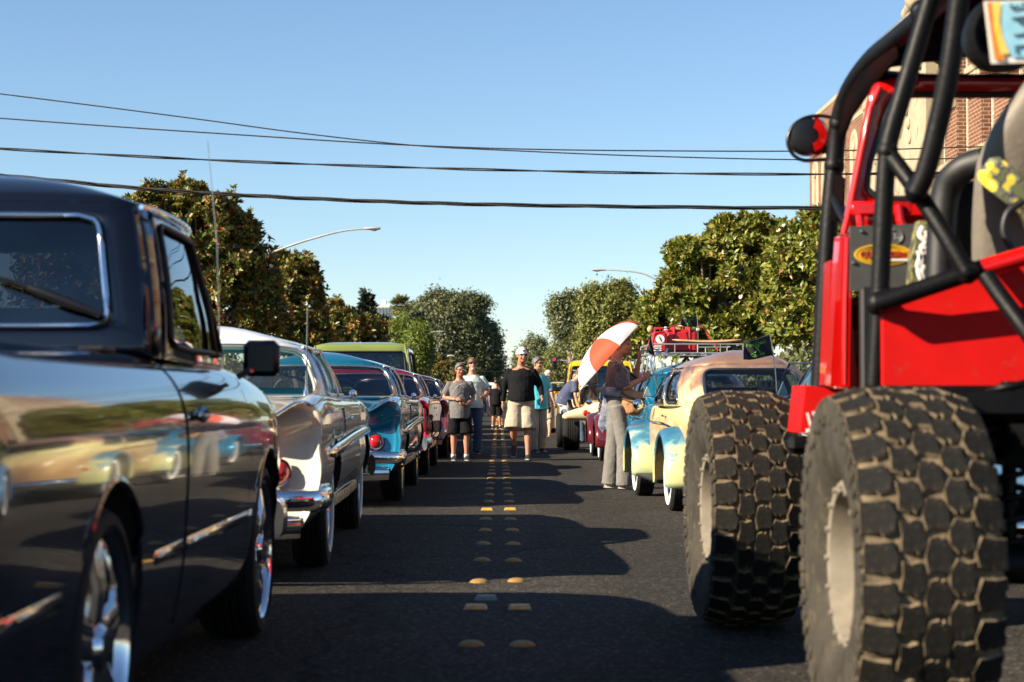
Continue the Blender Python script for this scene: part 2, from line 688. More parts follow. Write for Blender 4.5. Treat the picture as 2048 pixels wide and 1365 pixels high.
for side, X in (('left', -.103), ('right', .085)):
    for k in range(-2, 66):
        Y = Z0 + STEP * k
        jx, jy = rnd.uniform(-.006, .006), rnd.uniform(-.03, .03)
        pair = k // 6
        if k % 6 == 0:
            o = link('road_reflector', REF_ME, None, (X + jx, Y + jy, 0), (0, 0, rnd.uniform(-.06, .06)))
            for me in LENS_ME:
                link('lens', me, o)
            if pair < 4:
                lab = 'square amber reflector in the %s row of the centre line, %s pair from the front' % (side, ORD[pair])
            else:
                lab = 'square amber reflector far along the %s row of the yellow centre line' % side
            tag(o, lab, 'road reflector', 'reflectors along the yellow centre line')
        else:
            o = link('road_dot', DOT_ME, None, (X + jx, Y + jy, 0), (0, 0, rnd.uniform(0, 6)))
            i = k % 6
            if k < 0:
                lab = 'round yellow road dot in the %s row, just before the front reflectors' % side if k == -1 else 'round yellow road dot in the %s row, lowest below the front reflectors' % side
            elif pair < 3:
                lab = 'round yellow road dot in the %s row, %s beyond the %s reflector pair' % (side, ORD[i - 1], ORD[pair])
            else:
                lab = 'small round yellow road dot far along the %s row of the centre line' % side
            tag(o, lab, 'road dot', 'round dots along the yellow centre line')
o = link('road_reflector', REF_ME.copy(), None, (-.062, 8.56, 0), (0, 0, .05))
o.data.materials[0] = M['old_reflector']
tag(o, 'worn pale reflector just behind the front amber one in the left row', 'road reflector', 'reflectors along the yellow centre line')


# ------------------------------------------------------------------ trees
def rand_dirs(rng, n):
    v = rng.normal(size=(n, 3))
    return v / np.linalg.norm(v, axis=1)[:, None]


def leaf_mesh(name, pos, axis, nrm, length, width, mat, mats=None, mi=None):
    """one bent diamond (two triangles folded along the rib) per leaf"""
    n = len(pos)
    side = np.cross(axis, nrm)
    side /= np.linalg.norm(side, axis=1)[:, None] + 1e-9
    up = np.cross(side, axis)
    l, w = length[:, None], width[:, None]
    v = np.empty((n, 4, 3), np.float32)
    v[:, 0] = pos
    v[:, 1] = pos + axis * l * .52 + side * w + up * w * .25
    v[:, 2] = pos + axis * l - up * l * .06
    v[:, 3] = pos + axis * l * .52 - side * w + up * w * .25
    me = bpy.data.meshes.new(name)
    me.vertices.add(n * 4)
    me.vertices.foreach_set('co', v.reshape(-1))
    me.loops.add(n * 6)
    idx = (np.arange(n) * 4)[:, None] + np.array([0, 1, 2, 0, 2, 3])[None]
    me.loops.foreach_set('vertex_index', idx.reshape(-1).astype(np.int32))
    me.polygons.add(n * 2)
    me.polygons.foreach_set('loop_start', (np.arange(n * 2) * 3).astype(np.int32))
    me.materials.append(mat)
    me.update(calc_edges=True)
    me.validate()
    return me


def crown(name, blobs, n_ros, per, leaf_len, mat, root, seed, ratio=.34, shell=.62, spread=.75, lump=.40, flat=0.0, gap=.0, droop=0.0, rosette=True, kind=None, origin=None):
    rng = np.random.default_rng(seed)
    org = np.array(root.location) if origin is None else origin
    B = np.array(blobs, float)
    wgt = (B[:, 3] * B[:, 4] * B[:, 5]) ** (2 / 3)
    pick = rng.choice(len(B), size=n_ros, p=wgt / wgt.sum())
    d = rand_dirs(rng, n_ros)
    d[:, 2] = np.where(d[:, 2] < -.55, -d[:, 2], d[:, 2])
    r = shell + (1 - shell) * rng.random(n_ros) ** .5
    far = rng.random(n_ros) < .10
    r = np.where(far, r * (1 + .16 * rng.random(n_ros)), r)
    # lumpy outline
    lum = np.array([noise.noise(Vector((a[0] * 2.2 + s * 3.7, a[1] * 2.2, a[2] * 2.2))) + .6 * noise.noise(Vector((a[0] * 5 + s, a[1] * 5, a[2] * 5 + 9))) for a, s in zip(d, pick)])
    r = r * (1 + lump * lum)
    p = B[pick, :3] + d * B[pick, 3:6] * r[:, None]
    if gap:
        keep = np.array([noise.noise(Vector(q * 1.1 + seed)) + .5 * noise.noise(Vector(q * 2.7 + seed)) > -.5 + gap for q in p])
        p, d = p[keep], d[keep]
    n = len(p)
    out = d * .7 + np.array((0, 0, .45)) + rng.normal(size=(n, 3)) * .35
    out /= np.linalg.norm(out, axis=1)[:, None]
    P = np.repeat(p, per, 0)
    O = np.repeat(out, per, 0)
    m = n * per
    t = rand_dirs(rng, m)
    t -= O * (t * O).sum(1)[:, None]
    t /= np.linalg.norm(t, axis=1)[:, None] + 1e-9
    k = rng.uniform(.1, .9, m)[:, None] if rosette else rng.uniform(-.5, .9, m)[:, None]
    ax = t * spread + O * k
    ax[:, 2] -= droop
    ax /= np.linalg.norm(ax, axis=1)[:, None]
    nr = O * .8 + rng.normal(size=(m, 3)) * .4
    ln = leaf_len * rng.uniform(.65, 1.25, m)
    jit = rng.normal(size=(m, 3)) * leaf_len * (.15 if rosette else .9)
    me = leaf_mesh(name, (P + jit - org).astype(np.float32), ax, nr, ln, ln * ratio * rng.uniform(.4, .6, m), mat)
    o = link(name, me, root)
    if kind:
        o['kind'] = kind
    return o


def trunk(root, base_r, forks, mat, seed=0, wob=.12):
    """forks: list of polylines (local) with start radius"""
    rg = random.Random(seed)
    b = MB()
    for pts, r0, r1 in forks:
        P = curve_pts([Vector(p) + Vector((rg.uniform(-wob, wob), rg.uniform(-wob, wob), 0)) * (0 if i == 0 else 1) for i, p in enumerate(pts)], 4)
        k = len(P)
        b.tube(P, [r0 + (r1 - r0) * i / (k - 1) for i in range(k)], 8)
    return b.build('trunk', mat, root, 60)


M['bark'] = pmat('bark', (0.16, 0.12, 0.085), rough=0.95, var=0.3, scale=8, bump=0.6, bscale=25)
M['bark_pale'] = pmat('bark_pale', (0.27, 0.22, 0.17), rough=0.95, var=0.25, scale=8, bump=0.5, bscale=25)
MAG_L = leaf_mat('magnolia_leaf_rusty', [(0, (.045, .07, .014)), (.38, (.10, .135, .022)), (.66, (.20, .215, .032)), (.72, (.27, .125, .026)), (.92, (.34, .145, .036)), (1, (.18, .10, .03))], .42, .16, .45)
MAG_R = leaf_mat('magnolia_leaf_green', [(0, (.055, .085, .014)), (.40, (.14, .175, .022)), (.74, (.25, .26, .036)), (.88, (.33, .29, .06)), (.94, (.26, .12, .03)), (1, (.17, .08, .025))], .40, .20, .45)
OAK = leaf_mat('oak_leaf', [(0, (.05, .066, .022)), (.5, (.092, .112, .038)), (.85, (.15, .16, .065)), (1, (.22, .20, .10))], .5, .15)
LIME = leaf_mat('spring_leaf', [(0, (.07, .11, .010)), (.5, (.14, .19, .02)), (1, (.22, .24, .04))], .5, .3)
YELG = leaf_mat('yellow_green_leaf', [(0, (.07, .095, .016)), (.5, (.15, .17, .03)), (1, (.25, .235, .06))], .5, .22)
GREYG = leaf_mat('grey_green_leaf', [(0, (.06, .08, .03)), (.5, (.12, .14, .055)), (1, (.21, .21, .10))], .5, .2)
CONIF = leaf_mat('conifer_needle', [(0, (.012, .022, .012)), (.6, (.030, .042, .022)), (1, (.06, .07, .04))], .6, .05)
PALM = leaf_mat('palm_leaf', [(0, (.09, .11, .03)), (.6, (.20, .21, .06)), (1, (.34, .27, .13))], .45, .15)
PETAL = leaf_mat('petal', [(0, (.70, .62, .48)), (1, (.80, .77, .68))], .5, .3)


def pblob(x, y, Y, rx, ry=None, dY=0.0, rd=None):
    """crown blob: centre at photo pixel (x, y) at depth Y, half sizes in pixels"""
    c = px(x, y, Y + dY)
    k = Y / F
    ry = rx if ry is None else ry
    return (c.x, c.y, c.z, rx * k, (rd if rd else (rx + ry) / 2) * k, ry * k)


def tree(name, label, cat, blobs, n, per, leaf, mat, seed, flowers=0, ratio=.34, bark=None, grp='trees along the street', base=None, **kw):
    B = np.array(blobs)
    top = B[np.argmax(B[:, 2])]
    cx, cy = (B[:, 0] * B[:, 3]).sum() / B[:, 3].sum(), (B[:, 1] * B[:, 3]).sum() / B[:, 3].sum()
    if base:
        cx, cy = base
    root = thing(name, label, cat, (cx, cy, 0), 0, grp)
    H = (B[:, 2] + B[:, 5]).max()
    zl = max(1.2, (B[:, 2] - B[:, 5] * .8).min())
    forks = [([(0, 0, -.1), (.05, 0, zl * .5), (0, .05, zl), (.1, 0, zl + (H - zl) * .5), ((top[0] - cx), 0, H * .86)], H * .028, H * .006)]
    rg = random.Random(seed)
    for q in B:
        for s in range(3):
            e = (q[0] - cx + rg.uniform(-.6, .6) * q[3], q[1] - cy + rg.uniform(-.6, .2) * q[4], q[2] + rg.uniform(-.2, .7) * q[5])
            forks.append(([(0, 0, zl * rg.uniform(.8, 1.1)), (e[0] * .45, e[1] * .4, zl + (e[2] - zl) * .6), e], H * .014, H * .003))
    trunk(root, 0, forks, bark or M['bark'], seed)
    crown('crown', blobs, n, per, leaf, mat, root, seed, ratio, **kw)
    if flowers:
        rng = np.random.default_rng(seed + 5)
        idx = rng.choice(len(B), size=flowers)
        d = rand_dirs(rng, flowers)
        d[:, 1] = -np.abs(d[:, 1])
        p = B[idx, :3] + d * B[idx, 3:6] * rng.uniform(.92, 1.06, flowers)[:, None]
        P = np.repeat(p, 7, 0)
        O = np.repeat(d, 7, 0)
        t = rand_dirs(rng, len(P))
        t -= O * (t * O).sum(1)[:, None]
        ax = t / np.linalg.norm(t, axis=1)[:, None] * .7 + O * .7
        ax /= np.linalg.norm(ax, axis=1)[:, None]
        ln = np.full(len(P), .115)
        me = leaf_mesh('blossoms', (P - np.array(root.location)).astype(np.float32), ax, O, ln, ln * .42, PETAL)
        o = link('blossoms', me, root)
        o['kind'] = 'stuff'
    return root


# magnolias, kerb side with the pickup
tree('magnolia_tree', 'tall rust-tinged magnolia with white blooms rising behind the black pickup cab', 'tree',
     [pblob(395, 480, 58, 100, 95), pblob(350, 440, 58, 62, 60, 1), pblob(440, 560, 58, 92, 90), pblob(500, 510, 58, 40, 55), pblob(480, 640, 58, 75, 60), pblob(330, 600, 58, 95, 110, 1), pblob(385, 408, 58, 34, 36), pblob(300, 425, 58, 50, 50), pblob(468, 470, 58, 46, 44), pblob(530, 570, 58, 26, 70), pblob(350, 385, 58, 16, 14), pblob(515, 620, 58, 50, 60)],
     14000, 9, .225, MAG_L, 11, 38, .40, shell=.55, gap=.34)
tree('magnolia_tree', 'smaller dark magnolia standing past the pale street lamp, beside the tall one', 'tree',
     [pblob(590, 575, 72, 42, 65), pblob(615, 620, 72, 30, 60), pblob(560, 640, 72, 45, 65), pblob(600, 690, 72, 45, 45), pblob(565, 535, 72, 24, 34), pblob(622, 560, 72, 18, 40), pblob(632, 680, 72, 26, 50)],
     5200, 9, .23, MAG_L, 12, 18, .40, shell=.5, gap=.34)
tree('magnolia_tree', 'low magnolia with scattered blooms behind the white roofed coupe and green van', 'tree',
     [pblob(685, 655, 95, 48, 48), pblob(735, 675, 95, 38, 40), pblob(660, 640, 95, 26, 38), pblob(705, 715, 95, 65, 40)],
     4600, 8, .24, MAG_L, 13, 40, .42, shell=.5, gap=.34)
tree('magnolia_tree', 'magnolia mostly hidden behind the black pickup cab', 'tree',
     [pblob(150, 560, 46, 120, 100), pblob(215, 610, 46, 80, 90)], 2200, 8, .22, MAG_L, 14, 10, .40, shell=.5)
tree('magnolia_tree', 'dark low magnolia under the green street name sign, before the big oak', 'tree',
     [pblob(880, 755, 188, 42, 40), pblob(850, 735, 188, 25, 35)], 1500, 7, .28, MAG_L, 15, 12, .42, shell=.4)
# magnolias, sunny side
tree('magnolia_tree', 'broad sunlit magnolia with white blooms behind the two round-backed cars', 'tree',
     [pblob(1480, 540, 58, 92, 85), pblob(1412, 560, 58, 62, 70), pblob(1370, 625, 58, 80, 48), pblob(1292, 665, 58, 36, 44), pblob(1540, 620, 58, 90, 100), pblob(1455, 470, 58, 36, 34), pblob(1420, 680, 58, 130, 60), pblob(1368, 510, 58, 32, 28), pblob(1530, 480, 58, 62, 46), pblob(1352, 575, 58, 30, 34), pblob(1484, 446, 58, 18, 16), pblob(1330, 640, 58, 50, 44)],
     16000, 9, .225, MAG_R, 21, 45, .42, shell=.6, gap=.34)
tree('magnolia_tree', 'tall sunlit magnolia at the corner of the brick building, behind the red buggy', 'tree',
     [pblob(1640, 530, 50, 85, 95), pblob(1585, 520, 50, 48, 70), pblob(1640, 640, 50, 95, 85), pblob(1700, 600, 50, 70, 130), pblob(1660, 455, 50, 42, 30)],
     7500, 9, .225, MAG_R, 22, 22, .42, shell=.6, gap=.34)
# other kinds
tree('street_tree', 'yellow-green rounded tree behind the umbrella, next to the sunlit magnolia', 'tree',
     [pblob(1225, 630, 110, 52, 55), pblob(1200, 690, 110, 55, 50), pblob(1240, 690, 110, 50, 60), pblob(1185, 610, 110, 30, 36), pblob(1245, 595, 110, 26, 28), pblob(1268, 640, 110, 26, 44)],
     5200, 7, .22, YELG, 31, 0, .5, shell=.5, rosette=False, bark=M['bark_pale'])
tree('street_tree', 'grey-green leaning tree at the edge of the open sky, beside the yellow-green one', 'tree',
     [pblob(1125, 650, 130, 24, 40), pblob(1150, 680, 130, 38, 40), pblob(1116, 620, 130, 18, 24), pblob(1140, 600, 130, 16, 14), pblob(1160, 640, 130, 24, 40)], 2600, 6, .24, GREYG, 32, 0, .5, shell=.4, rosette=False, bark=M['bark_pale'])
tree('street_tree', 'bright green tree behind the red traffic signal', 'tree',
     [pblob(1150, 735, 225, 36, 40), pblob(1115, 735, 225, 32, 42), pblob(1170, 760, 225, 50, 40)], 3600, 6, .34, YELG, 33, 0, .5, shell=.4, rosette=False)
tree('street_tree', 'pale small tree farthest along the street, beside the man in the white cap', 'tree',
     [pblob(1070, 710, 240, 30, 36), pblob(1045, 735, 240, 22, 34), pblob(1085, 745, 240, 30, 40)], 2400, 6, .34, GREYG, 34, 0, .5, shell=.35, rosette=False)
tree('oak_tree', 'huge dark green oak leaning over the far end of the street', 'tree',
     [pblob(895, 660, 205, 75, 68), pblob(940, 690, 205, 52, 60), pblob(850, 640, 205, 36, 40), pblob(905, 615, 205, 55, 24), pblob(965, 720, 205, 42, 50), pblob(925, 740, 205, 62, 55), pblob(990, 760, 205, 22, 34), pblob(930, 625, 205, 36, 34), pblob(832, 665, 205, 34, 46), pblob(960, 612, 205, 22, 18), pblob(870, 600, 205, 22, 14), pblob(975, 680, 205, 26, 30)],
     11000, 7, .36, OAK, 41, 0, .46, shell=.5, rosette=False, lump=.34, bark=M['bark_pale'])
tree('street_tree', 'small lime-green tree beside the green van roof, lower of two', 'tree',
     [pblob(836, 700, 120, 26, 48), pblob(825, 740, 120, 30, 45)], 1600, 7, .22, LIME, 42, 0, .40, shell=.4, rosette=False, droop=-.5)
tree('street_tree', 'small lime-green tree behind the green van, below the palm', 'tree',
     [pblob(800, 675, 135, 22, 38), pblob(810, 710, 135, 26, 36)], 1100, 7, .24, LIME, 43, 0, .40, shell=.4, rosette=False, droop=-.5)


def conifer(label, x, ytop, Y, wpx, hpx, n, seed):
    top = px(x, ytop, Y)
    root = thing('conifer_tree', label, 'tree', (top.x, Y, 0), 0, 'trees along the street')
    k = Y / F
    rng = np.random.default_rng(seed)
    m = n * 6
    f = np.repeat(rng.random(n) ** .6, 6)
    ang = np.repeat(rng.uniform(0, 6.283, n), 6)
    R = wpx * k * (.12 + .88 * f) * np.repeat(rng.uniform(.45, 1.05, n), 6) * (1 + .25 * np.sin(f * 40))
    pos = np.stack([np.cos(ang) * R, np.sin(ang) * R, top.z - f * hpx * k], 1) + rng.normal(size=(m, 3)) * .12
    ax = np.stack([np.cos(ang), np.sin(ang), np.full(m, .1)], 1) + rng.normal(size=(m, 3)) * .5
    ax /= np.linalg.norm(ax, axis=1)[:, None]
    ln = np.full(m, .5) * rng.uniform(.6, 1.3, m)
    me = leaf_mesh('crown', pos.astype(np.float32), ax, rand_dirs(rng, m), ln, ln * .22, CONIF)
    link('crown', me, root)
    b = MB()
    b.tube([(0, 0, -.1), (0, 0, top.z * .5), (0, 0, top.z - .2)], [top.z * .02, top.z * .012, .03], 8)
    b.build('trunk', M['bark'], root)


conifer('dark pointed conifer rising above the low magnolia', 733, 584, 150, 24, 120, 900, 51)
conifer('dark bushy conifer to the side of the pointed one, before the white tower', 765, 634, 155, 34, 90, 900, 52)
conifer('dark conifer just before the palm trunk', 820, 634, 160, 24, 100, 700, 53)
conifer('grey conifer between the palm and the oak', 835, 625, 175, 24, 90, 700, 54)

# palm
c = px(803, 612, 330)
root = thing('palm_tree', 'tall fan palm with a bare thin trunk above the conifers', 'palm tree', (c.x, 330, 0), 0, 'trees along the street')
b = MB()
b.tube(curve_pts([(0, 0, -.1), (.15, 0, 6), (-.1, 0, 12), (0, 0, c.z)], 5), [.32 - .008 * i for i in range(16)], 8)
b.build('trunk', M['bark_pale'], root)
rng = np.random.default_rng(3)
nf = 95
pos, ax, nr, ln = [], [], [], []
for i in range(nf):
    a, e = rng.uniform(0, 6.283), rng.uniform(-.9, 1.3)
    dv = np.array((math.cos(a) * math.cos(e), math.sin(a) * math.cos(e), math.sin(e)))
    hub = np.array((0, 0, c.z)) + dv * rng.uniform(.7, 1.3)
    s = np.cross(dv, (0, 0, 1.0))
    s /= np.linalg.norm(s) + 1e-6
    for j in range(13):
        f = (j - 6) / 6 * 1.15
        v = dv * math.cos(f) + s * math.sin(f)
        v = v + np.array((0, 0, -.25))
        pos.append(hub)
        ax.append(v / np.linalg.norm(v))
        nr.append(np.array((0, 0, 1.0)) + rng.normal(size=3) * .2)
        ln.append(rng.uniform(1.1, 1.6))
ln = np.array(ln)
link('crown', leaf_mesh('crown', np.array(pos, np.float32), np.array(ax), np.array(nr), ln, ln * .10, PALM), root)

# distant wood closing the street
rng = np.random.default_rng(9)
bl = []
for i in range(46):
    x = -75 + i * 3.3 + rng.uniform(-1, 1)
    if -2 < x < 2:
        continue
    bl.append((x * 1.5, 420 + rng.uniform(-10, 30), 2.0, 5.5, 3, rng.uniform(5.0, 9.0)))
rt = thing('far_woods', None, None, (0, 420, 0))
del rt
o = crown('far_woods', bl, 16000, 4, 1.1, OAK, bpy.data.objects['far_woods'], 77, .6, shell=.3, rosette=False)
bpy.data.objects.remove(bpy.data.objects['far_woods'])
o.parent = None
o.name = 'far_woods'
o.location = (0, 420, 0)
o['kind'] = 'stuff'

# dark hedges behind the kerb rows
for sx in (-1, 1):
    rng = np.random.default_rng(60 + sx)
    n = 30000
    Yh = rng.uniform(34, 182, n)
    w = rng.uniform(-1.1, 1.1, n)
    hz = 2.7 + .7 * np.sin(Yh * .37 + sx) + .5 * np.sin(Yh * 1.13)
    pos = np.stack([sx * (14.2 + w), Yh, np.minimum(hz * np.sqrt(np.clip(1 - (w / 1.3) ** 2, .05, 1)), hz) * rng.random(n) ** .45], 1)
    ax = rand_dirs(rng, n)
    ln = rng.uniform(.25, .5, n)
    me = leaf_mesh('hedge', pos.astype(np.float32), ax, rand_dirs(rng, n), ln, ln * .32, OAK)
    tag(link('hedge', me), kind='stuff')

# far pale tower blocks behind the conifers
M['far_wall'] = pmat('far_wall', (0.62, 0.60, 0.57), rough=0.8)
M['far_glass'] = pmat('far_glass', (0.16, 0.19, 0.22), rough=0.2)
for (x0, x1, yt, Y, lab) in ((748, 780, 609, 520, 'pale far tower block with dark window strips, seen between two conifers'), (815, 838, 634, 560, 'pale far building with window strips, seen between the palm and the oak')):
    a, b2 = px(x0, yt, Y), px(x1, yt, Y)
    root = thing('tower_block', lab, 'building', ((a.x + b2.x) / 2, Y, 0))
    w = b2.x - a.x
    b = MB()
    b.box((0, 6, a.z / 2), (w, 12, a.z), None, .05)
    b.build('wall', M['far_wall'], root)
    for k in range(5):
        b = MB()
        b.box((-w * .4 + w * .2 * k, -.12, a.z * .5), (w * .09, .3, a.z * .94))
        b.build('window', M['far_glass'], root)
    b = MB()
    b.box((w * .05, 5, a.z + .6), (w * .3, 4, 1.6))
    b.build('roof', M['far_wall'], root)


# ------------------------------------------------------------------ street lamps and signals
M['lamp_metal'] = pmat('lamp_metal', (0.46, 0.45, 0.43), rough=0.5, metal=0.3, var=0.1)
M['lamp_lens'] = pmat('lamp_lens', (0.6, 0.6, 0.55), rough=0.3)


def street_lamp(label, pole_x, Y, arm, head_len=.75):
    pts = [px(x, y, Y) for x, y in arm]
    root = thing('street_lamp', label, 'street lamp', (pole_x, Y, 0), 0, 'street lamps along the street')
    loc = Vector((pole_x, Y, 0))
    b = MB()
    top = pts[0]
    b.tube([(0, 0, 0), (0, 0, top.z * .6), (0, 0, top.z + .15)], [.13, .10, .075], 12)
    b.box((0, 0, .15), (.4, .4, .3), None, .05)
    b.build('pole', M['lamp_metal'], root)
    b = MB()
    P = [Vector((0, 0, top.z - .1))] + [p - loc for p in pts]
    P[1] = P[1].lerp(P[0], .3) if (P[1] - P[0]).length > 1 else P[1]
    P = curve_pts(P, 6)
    b.tube(P, [.055 - .025 * i / (len(P) - 1) for i in range(len(P))], 8)
    b.build('mast_arm', M['lamp_metal'], root)
    e = pts[-1] - loc
    dr = (pts[-1] - pts[-2])
    dr.z = 0
    dr.normalize()
    b = MB()
    P = [e - dr * .15, e + dr * .05, e + dr * head_len * .45, e + dr * head_len * .9, e + dr * head_len]
    b.tube(P, [.04, .11, .15, .12, .05], 12, ry=[.04, .055, .07, .05, .02], up=(0, 0, 1))
    b.build('lamp_head', M['lamp_metal'], root)
    b = MB()
    b.ell(e + dr * head_len * .5 + Vector((0, 0, -.05)), (.14, .11, .05))
    b.build('lens', M['lamp_lens'], root)
    return root


street_lamp('tall street lamp with long curved arm beside the big rusty magnolia', px(537, 600, 70).x, 70, [(538, 508), (600, 485), (680, 463), (735, 457)], .5)
street_lamp('street lamp with a curved arm reaching out over the sunlit magnolia', px(1350, 600, 93).x, 93, [(1345, 583), (1318, 563), (1285, 547), (1240, 541), (1206, 540)], .6)
street_lamp('far street lamp in front of the oak, its arm above the green sign', px(842, 700, 180).x, 180, [(843, 668), (858, 664.5), (876, 663.5)], .6)
street_lamp('far street lamp over the red traffic signal', px(1142, 700, 185).x, 185, [(1140, 679), (1128, 675.5), (1114, 674.5)], .6)
M['sign_green'] = pmat('sign_green', (0.004, 0.26, 0.19), rough=0.35, var=0.08)
M['sign_white'] = pmat('sign_white', (0.8, 0.82, 0.80), rough=0.4)
M['signal_black'] = pmat('signal_black', (0.018, 0.022, 0.018), rough=0.5)
M['red_on'] = pmat('signal_red', (0.5, 0.01, 0.02), rough=0.3, emit=(1, 0.02, 0.06), estr=0.9)
M['lens_off'] = pmat('signal_lens_off', (0.03, 0.03, 0.02), rough=0.2)


def signal(label, pole_x, Y, arm, head, lit, sign, sign_px, sign_txt, lamp_spots=()):
    root = thing('traffic_signal', label, 'traffic signal', (pole_x, Y, 0), 0, 'traffic signals at the crossing')
    loc = Vector((pole_x, Y, 0))
    P = [px(x, y, Y) - loc for x, y in arm]
    b = MB()
    b.tube([(0, 0, 0), (0, 0, P[0].z + .3)], [.16, .11], 12)
    b.build('pole', M['lamp_metal'], root)
    b = MB()
    b.tube(curve_pts([Vector((0, 0, P[0].z))] + P, 5), .05, 8)
    b.build('mast_arm', M['lamp_metal'], root)
    h = px(head[0], head[1], Y) - loc + Vector((0, -.18, 0))
    b = MB()
    b.box(h, (.42, .24, 1.12), None, .03)
    b.box(h + Vector((0, .14, 0)), (.62, .02, 1.32), None, .01)
    hd = b.build('signal_head', M['signal_black'], root)
    for k in range(3):
        b = MB()
        cc = h + Vector((0, -.13, .34 - .34 * k))
        b.lathe([(0, -.02), (.1, -.015), (.13, .01)], 18, axis='Y', c=cc)
        b.build('signal_lens', M['red_on'] if (lit and k == 0) else M['lens_off'], hd, 50)
        b = MB()
        b.lathe([(.145, -.16), (.15, -.16), (.15, .02), (.145, .02)], 18, axis='Y', c=cc, a0=-.3, a1=math.pi + .3)
        b.build('visor', M['signal_black'], hd)
    for (x, y) in lamp_spots:
        q = px(x, y, Y) - loc
        b = MB()
        b.tube([q + Vector((-.35, 0, 0)), q + Vector((-.1, 0, .03)), q + Vector((.35, 0, 0))], [.05, .13, .05], 10, ry=[.03, .06, .03])
        b.build('lamp_head', M['sign_white'], root)
    # hanging street name sign
    x0, y0, x1, y1 = sign_px
    a, c2 = px(x0, y0, Y) - loc, px(x1, y1, Y) - loc
    w, hh = c2.x - a.x, a.z - c2.z
    cc = (a + c2) / 2
    b = MB()
    b.box(cc + Vector((0, -.1, 0)), (w, .05, hh), None, .05)
    s = b.build('street_sign', M['sign_green'], root)
    b = MB()
    b.box(cc + Vector((0, -.127, 0)), (w * .97, .006, hh * .93), None, .003)
    b.box(cc + Vector((0, -.1, hh * .5 + .25)), (.04, .04, .55))
    b.build('sign_border', M['lamp_metal'], s)
    b = MB()
    b.box(cc + Vector((0, -.134, 0)), (w * .95, .004, hh * .89), None, .002)
    b.build('sign_face', M['sign_green'], s)
    for (tx, sz, dx, dz) in sign_txt:
        text('lettering', tx, hh * sz, M['sign_white'], s, frame4(cc + Vector((w * dx, -.140, hh * dz)), (1, 0, 0), (0, 0, 1)))
    return root


signal('dark backed traffic signal before the oak, with a green name sign', px(800, 720, 188).x, 188, [(822, 727), (845, 722), (866, 716), (886, 714), (907, 712)], (886, 722), False, None, (828, 727, 866.5, 740.5), [('Street', .62, -.06, 0), ('Ave', .25, .40, .18)], [(877, 711.5), (901, 712)])
signal('traffic signal showing red on the sunny side, beside a small green 14th sign', px(1175, 720, 190).x, 190, [(1160, 722), (1140, 722), (1118, 721)], (1108.5, 726), True, None, (1132.5, 738, 1146, 747), [('14', .75, -.12, -.02), ('th', .4, .3, .2)], [(1118, 721)])

# ------------------------------------------------------------------ overhead cables
M['cable'] = pmat('cable_black', (0.018, 0.016, 0.014), rough=0.6, var=0.3, scale=20)
M['wood_pole'] = pmat('pole_wood', (0.13, 0.09, 0.06), rough=0.9, var=0.3, scale=5)


def cable(label, pts, Y, r, strands=1, name='overhead_cable'):
    P = [px(x, y, Y) for x, y in pts]
    a, z = P[0], P[-1]
    P = [P[0] + (P[0] - P[1]).normalized() * 4] + P + [P[-1] + (P[-1] - P[-2]).normalized() * 4]
    P = curve_pts(P, 16)
    b = MB()
    if strands == 1:
        b.tube(P, r, 6)
    else:
        s = 0
        for k in range(strands):
            q = []
            for i, p in enumerate(P):
                a = i * .22 + k * 2 * math.pi / strands
                q.append(p + Vector((0, math.cos(a), math.sin(a))) * r * .95)
            b.tube(q, r * .85, 6)
    o = b.build(name, M['cable'], None, 60)
    return tag(o, label, 'cable', 'cables strung over the street')


cable('uppermost thin cable, slanting down from the corner and crossing the next one', [(-60, 180), (0, 187), (200, 212), (400, 238), (600, 265), (820, 289), (1000, 299), (1300, 311), (1640, 318), (1980, 314)], 38, .0145)
cable('thin cable second from the top over the street', [(-60, 231), (0, 236), (250, 254), (450, 267), (700, 283), (850, 290.5), (1050, 297), (1300, 300), (1640, 300), (1980, 291)], 38.6, .0155)
cable('thick cable, third from the top over the street', [(-60, 291), (0, 297), (250, 311), (500, 323), (750, 332), (1000, 339), (1300, 345), (1640, 347), (1980, 343)], 38.2, .019, 2)
cable('thickest twisted cable bundle, lowest over the street', [(-60, 345), (100, 360), (270, 376), (430, 387), (600, 396), (800, 404), (1000, 409), (1300, 413), (1640, 415), (1980, 411)], 38.4, .027, 3)
cable('thin far cable crossing before the oak, upper of two', [(800, 722), (930, 719), (1003, 719.5), (1100, 718)], 192, .03)
cable('thin far cable crossing before the oak, lower of two', [(800, 741), (940, 742.5), (1010, 744), (1120, 742)], 196, .035)


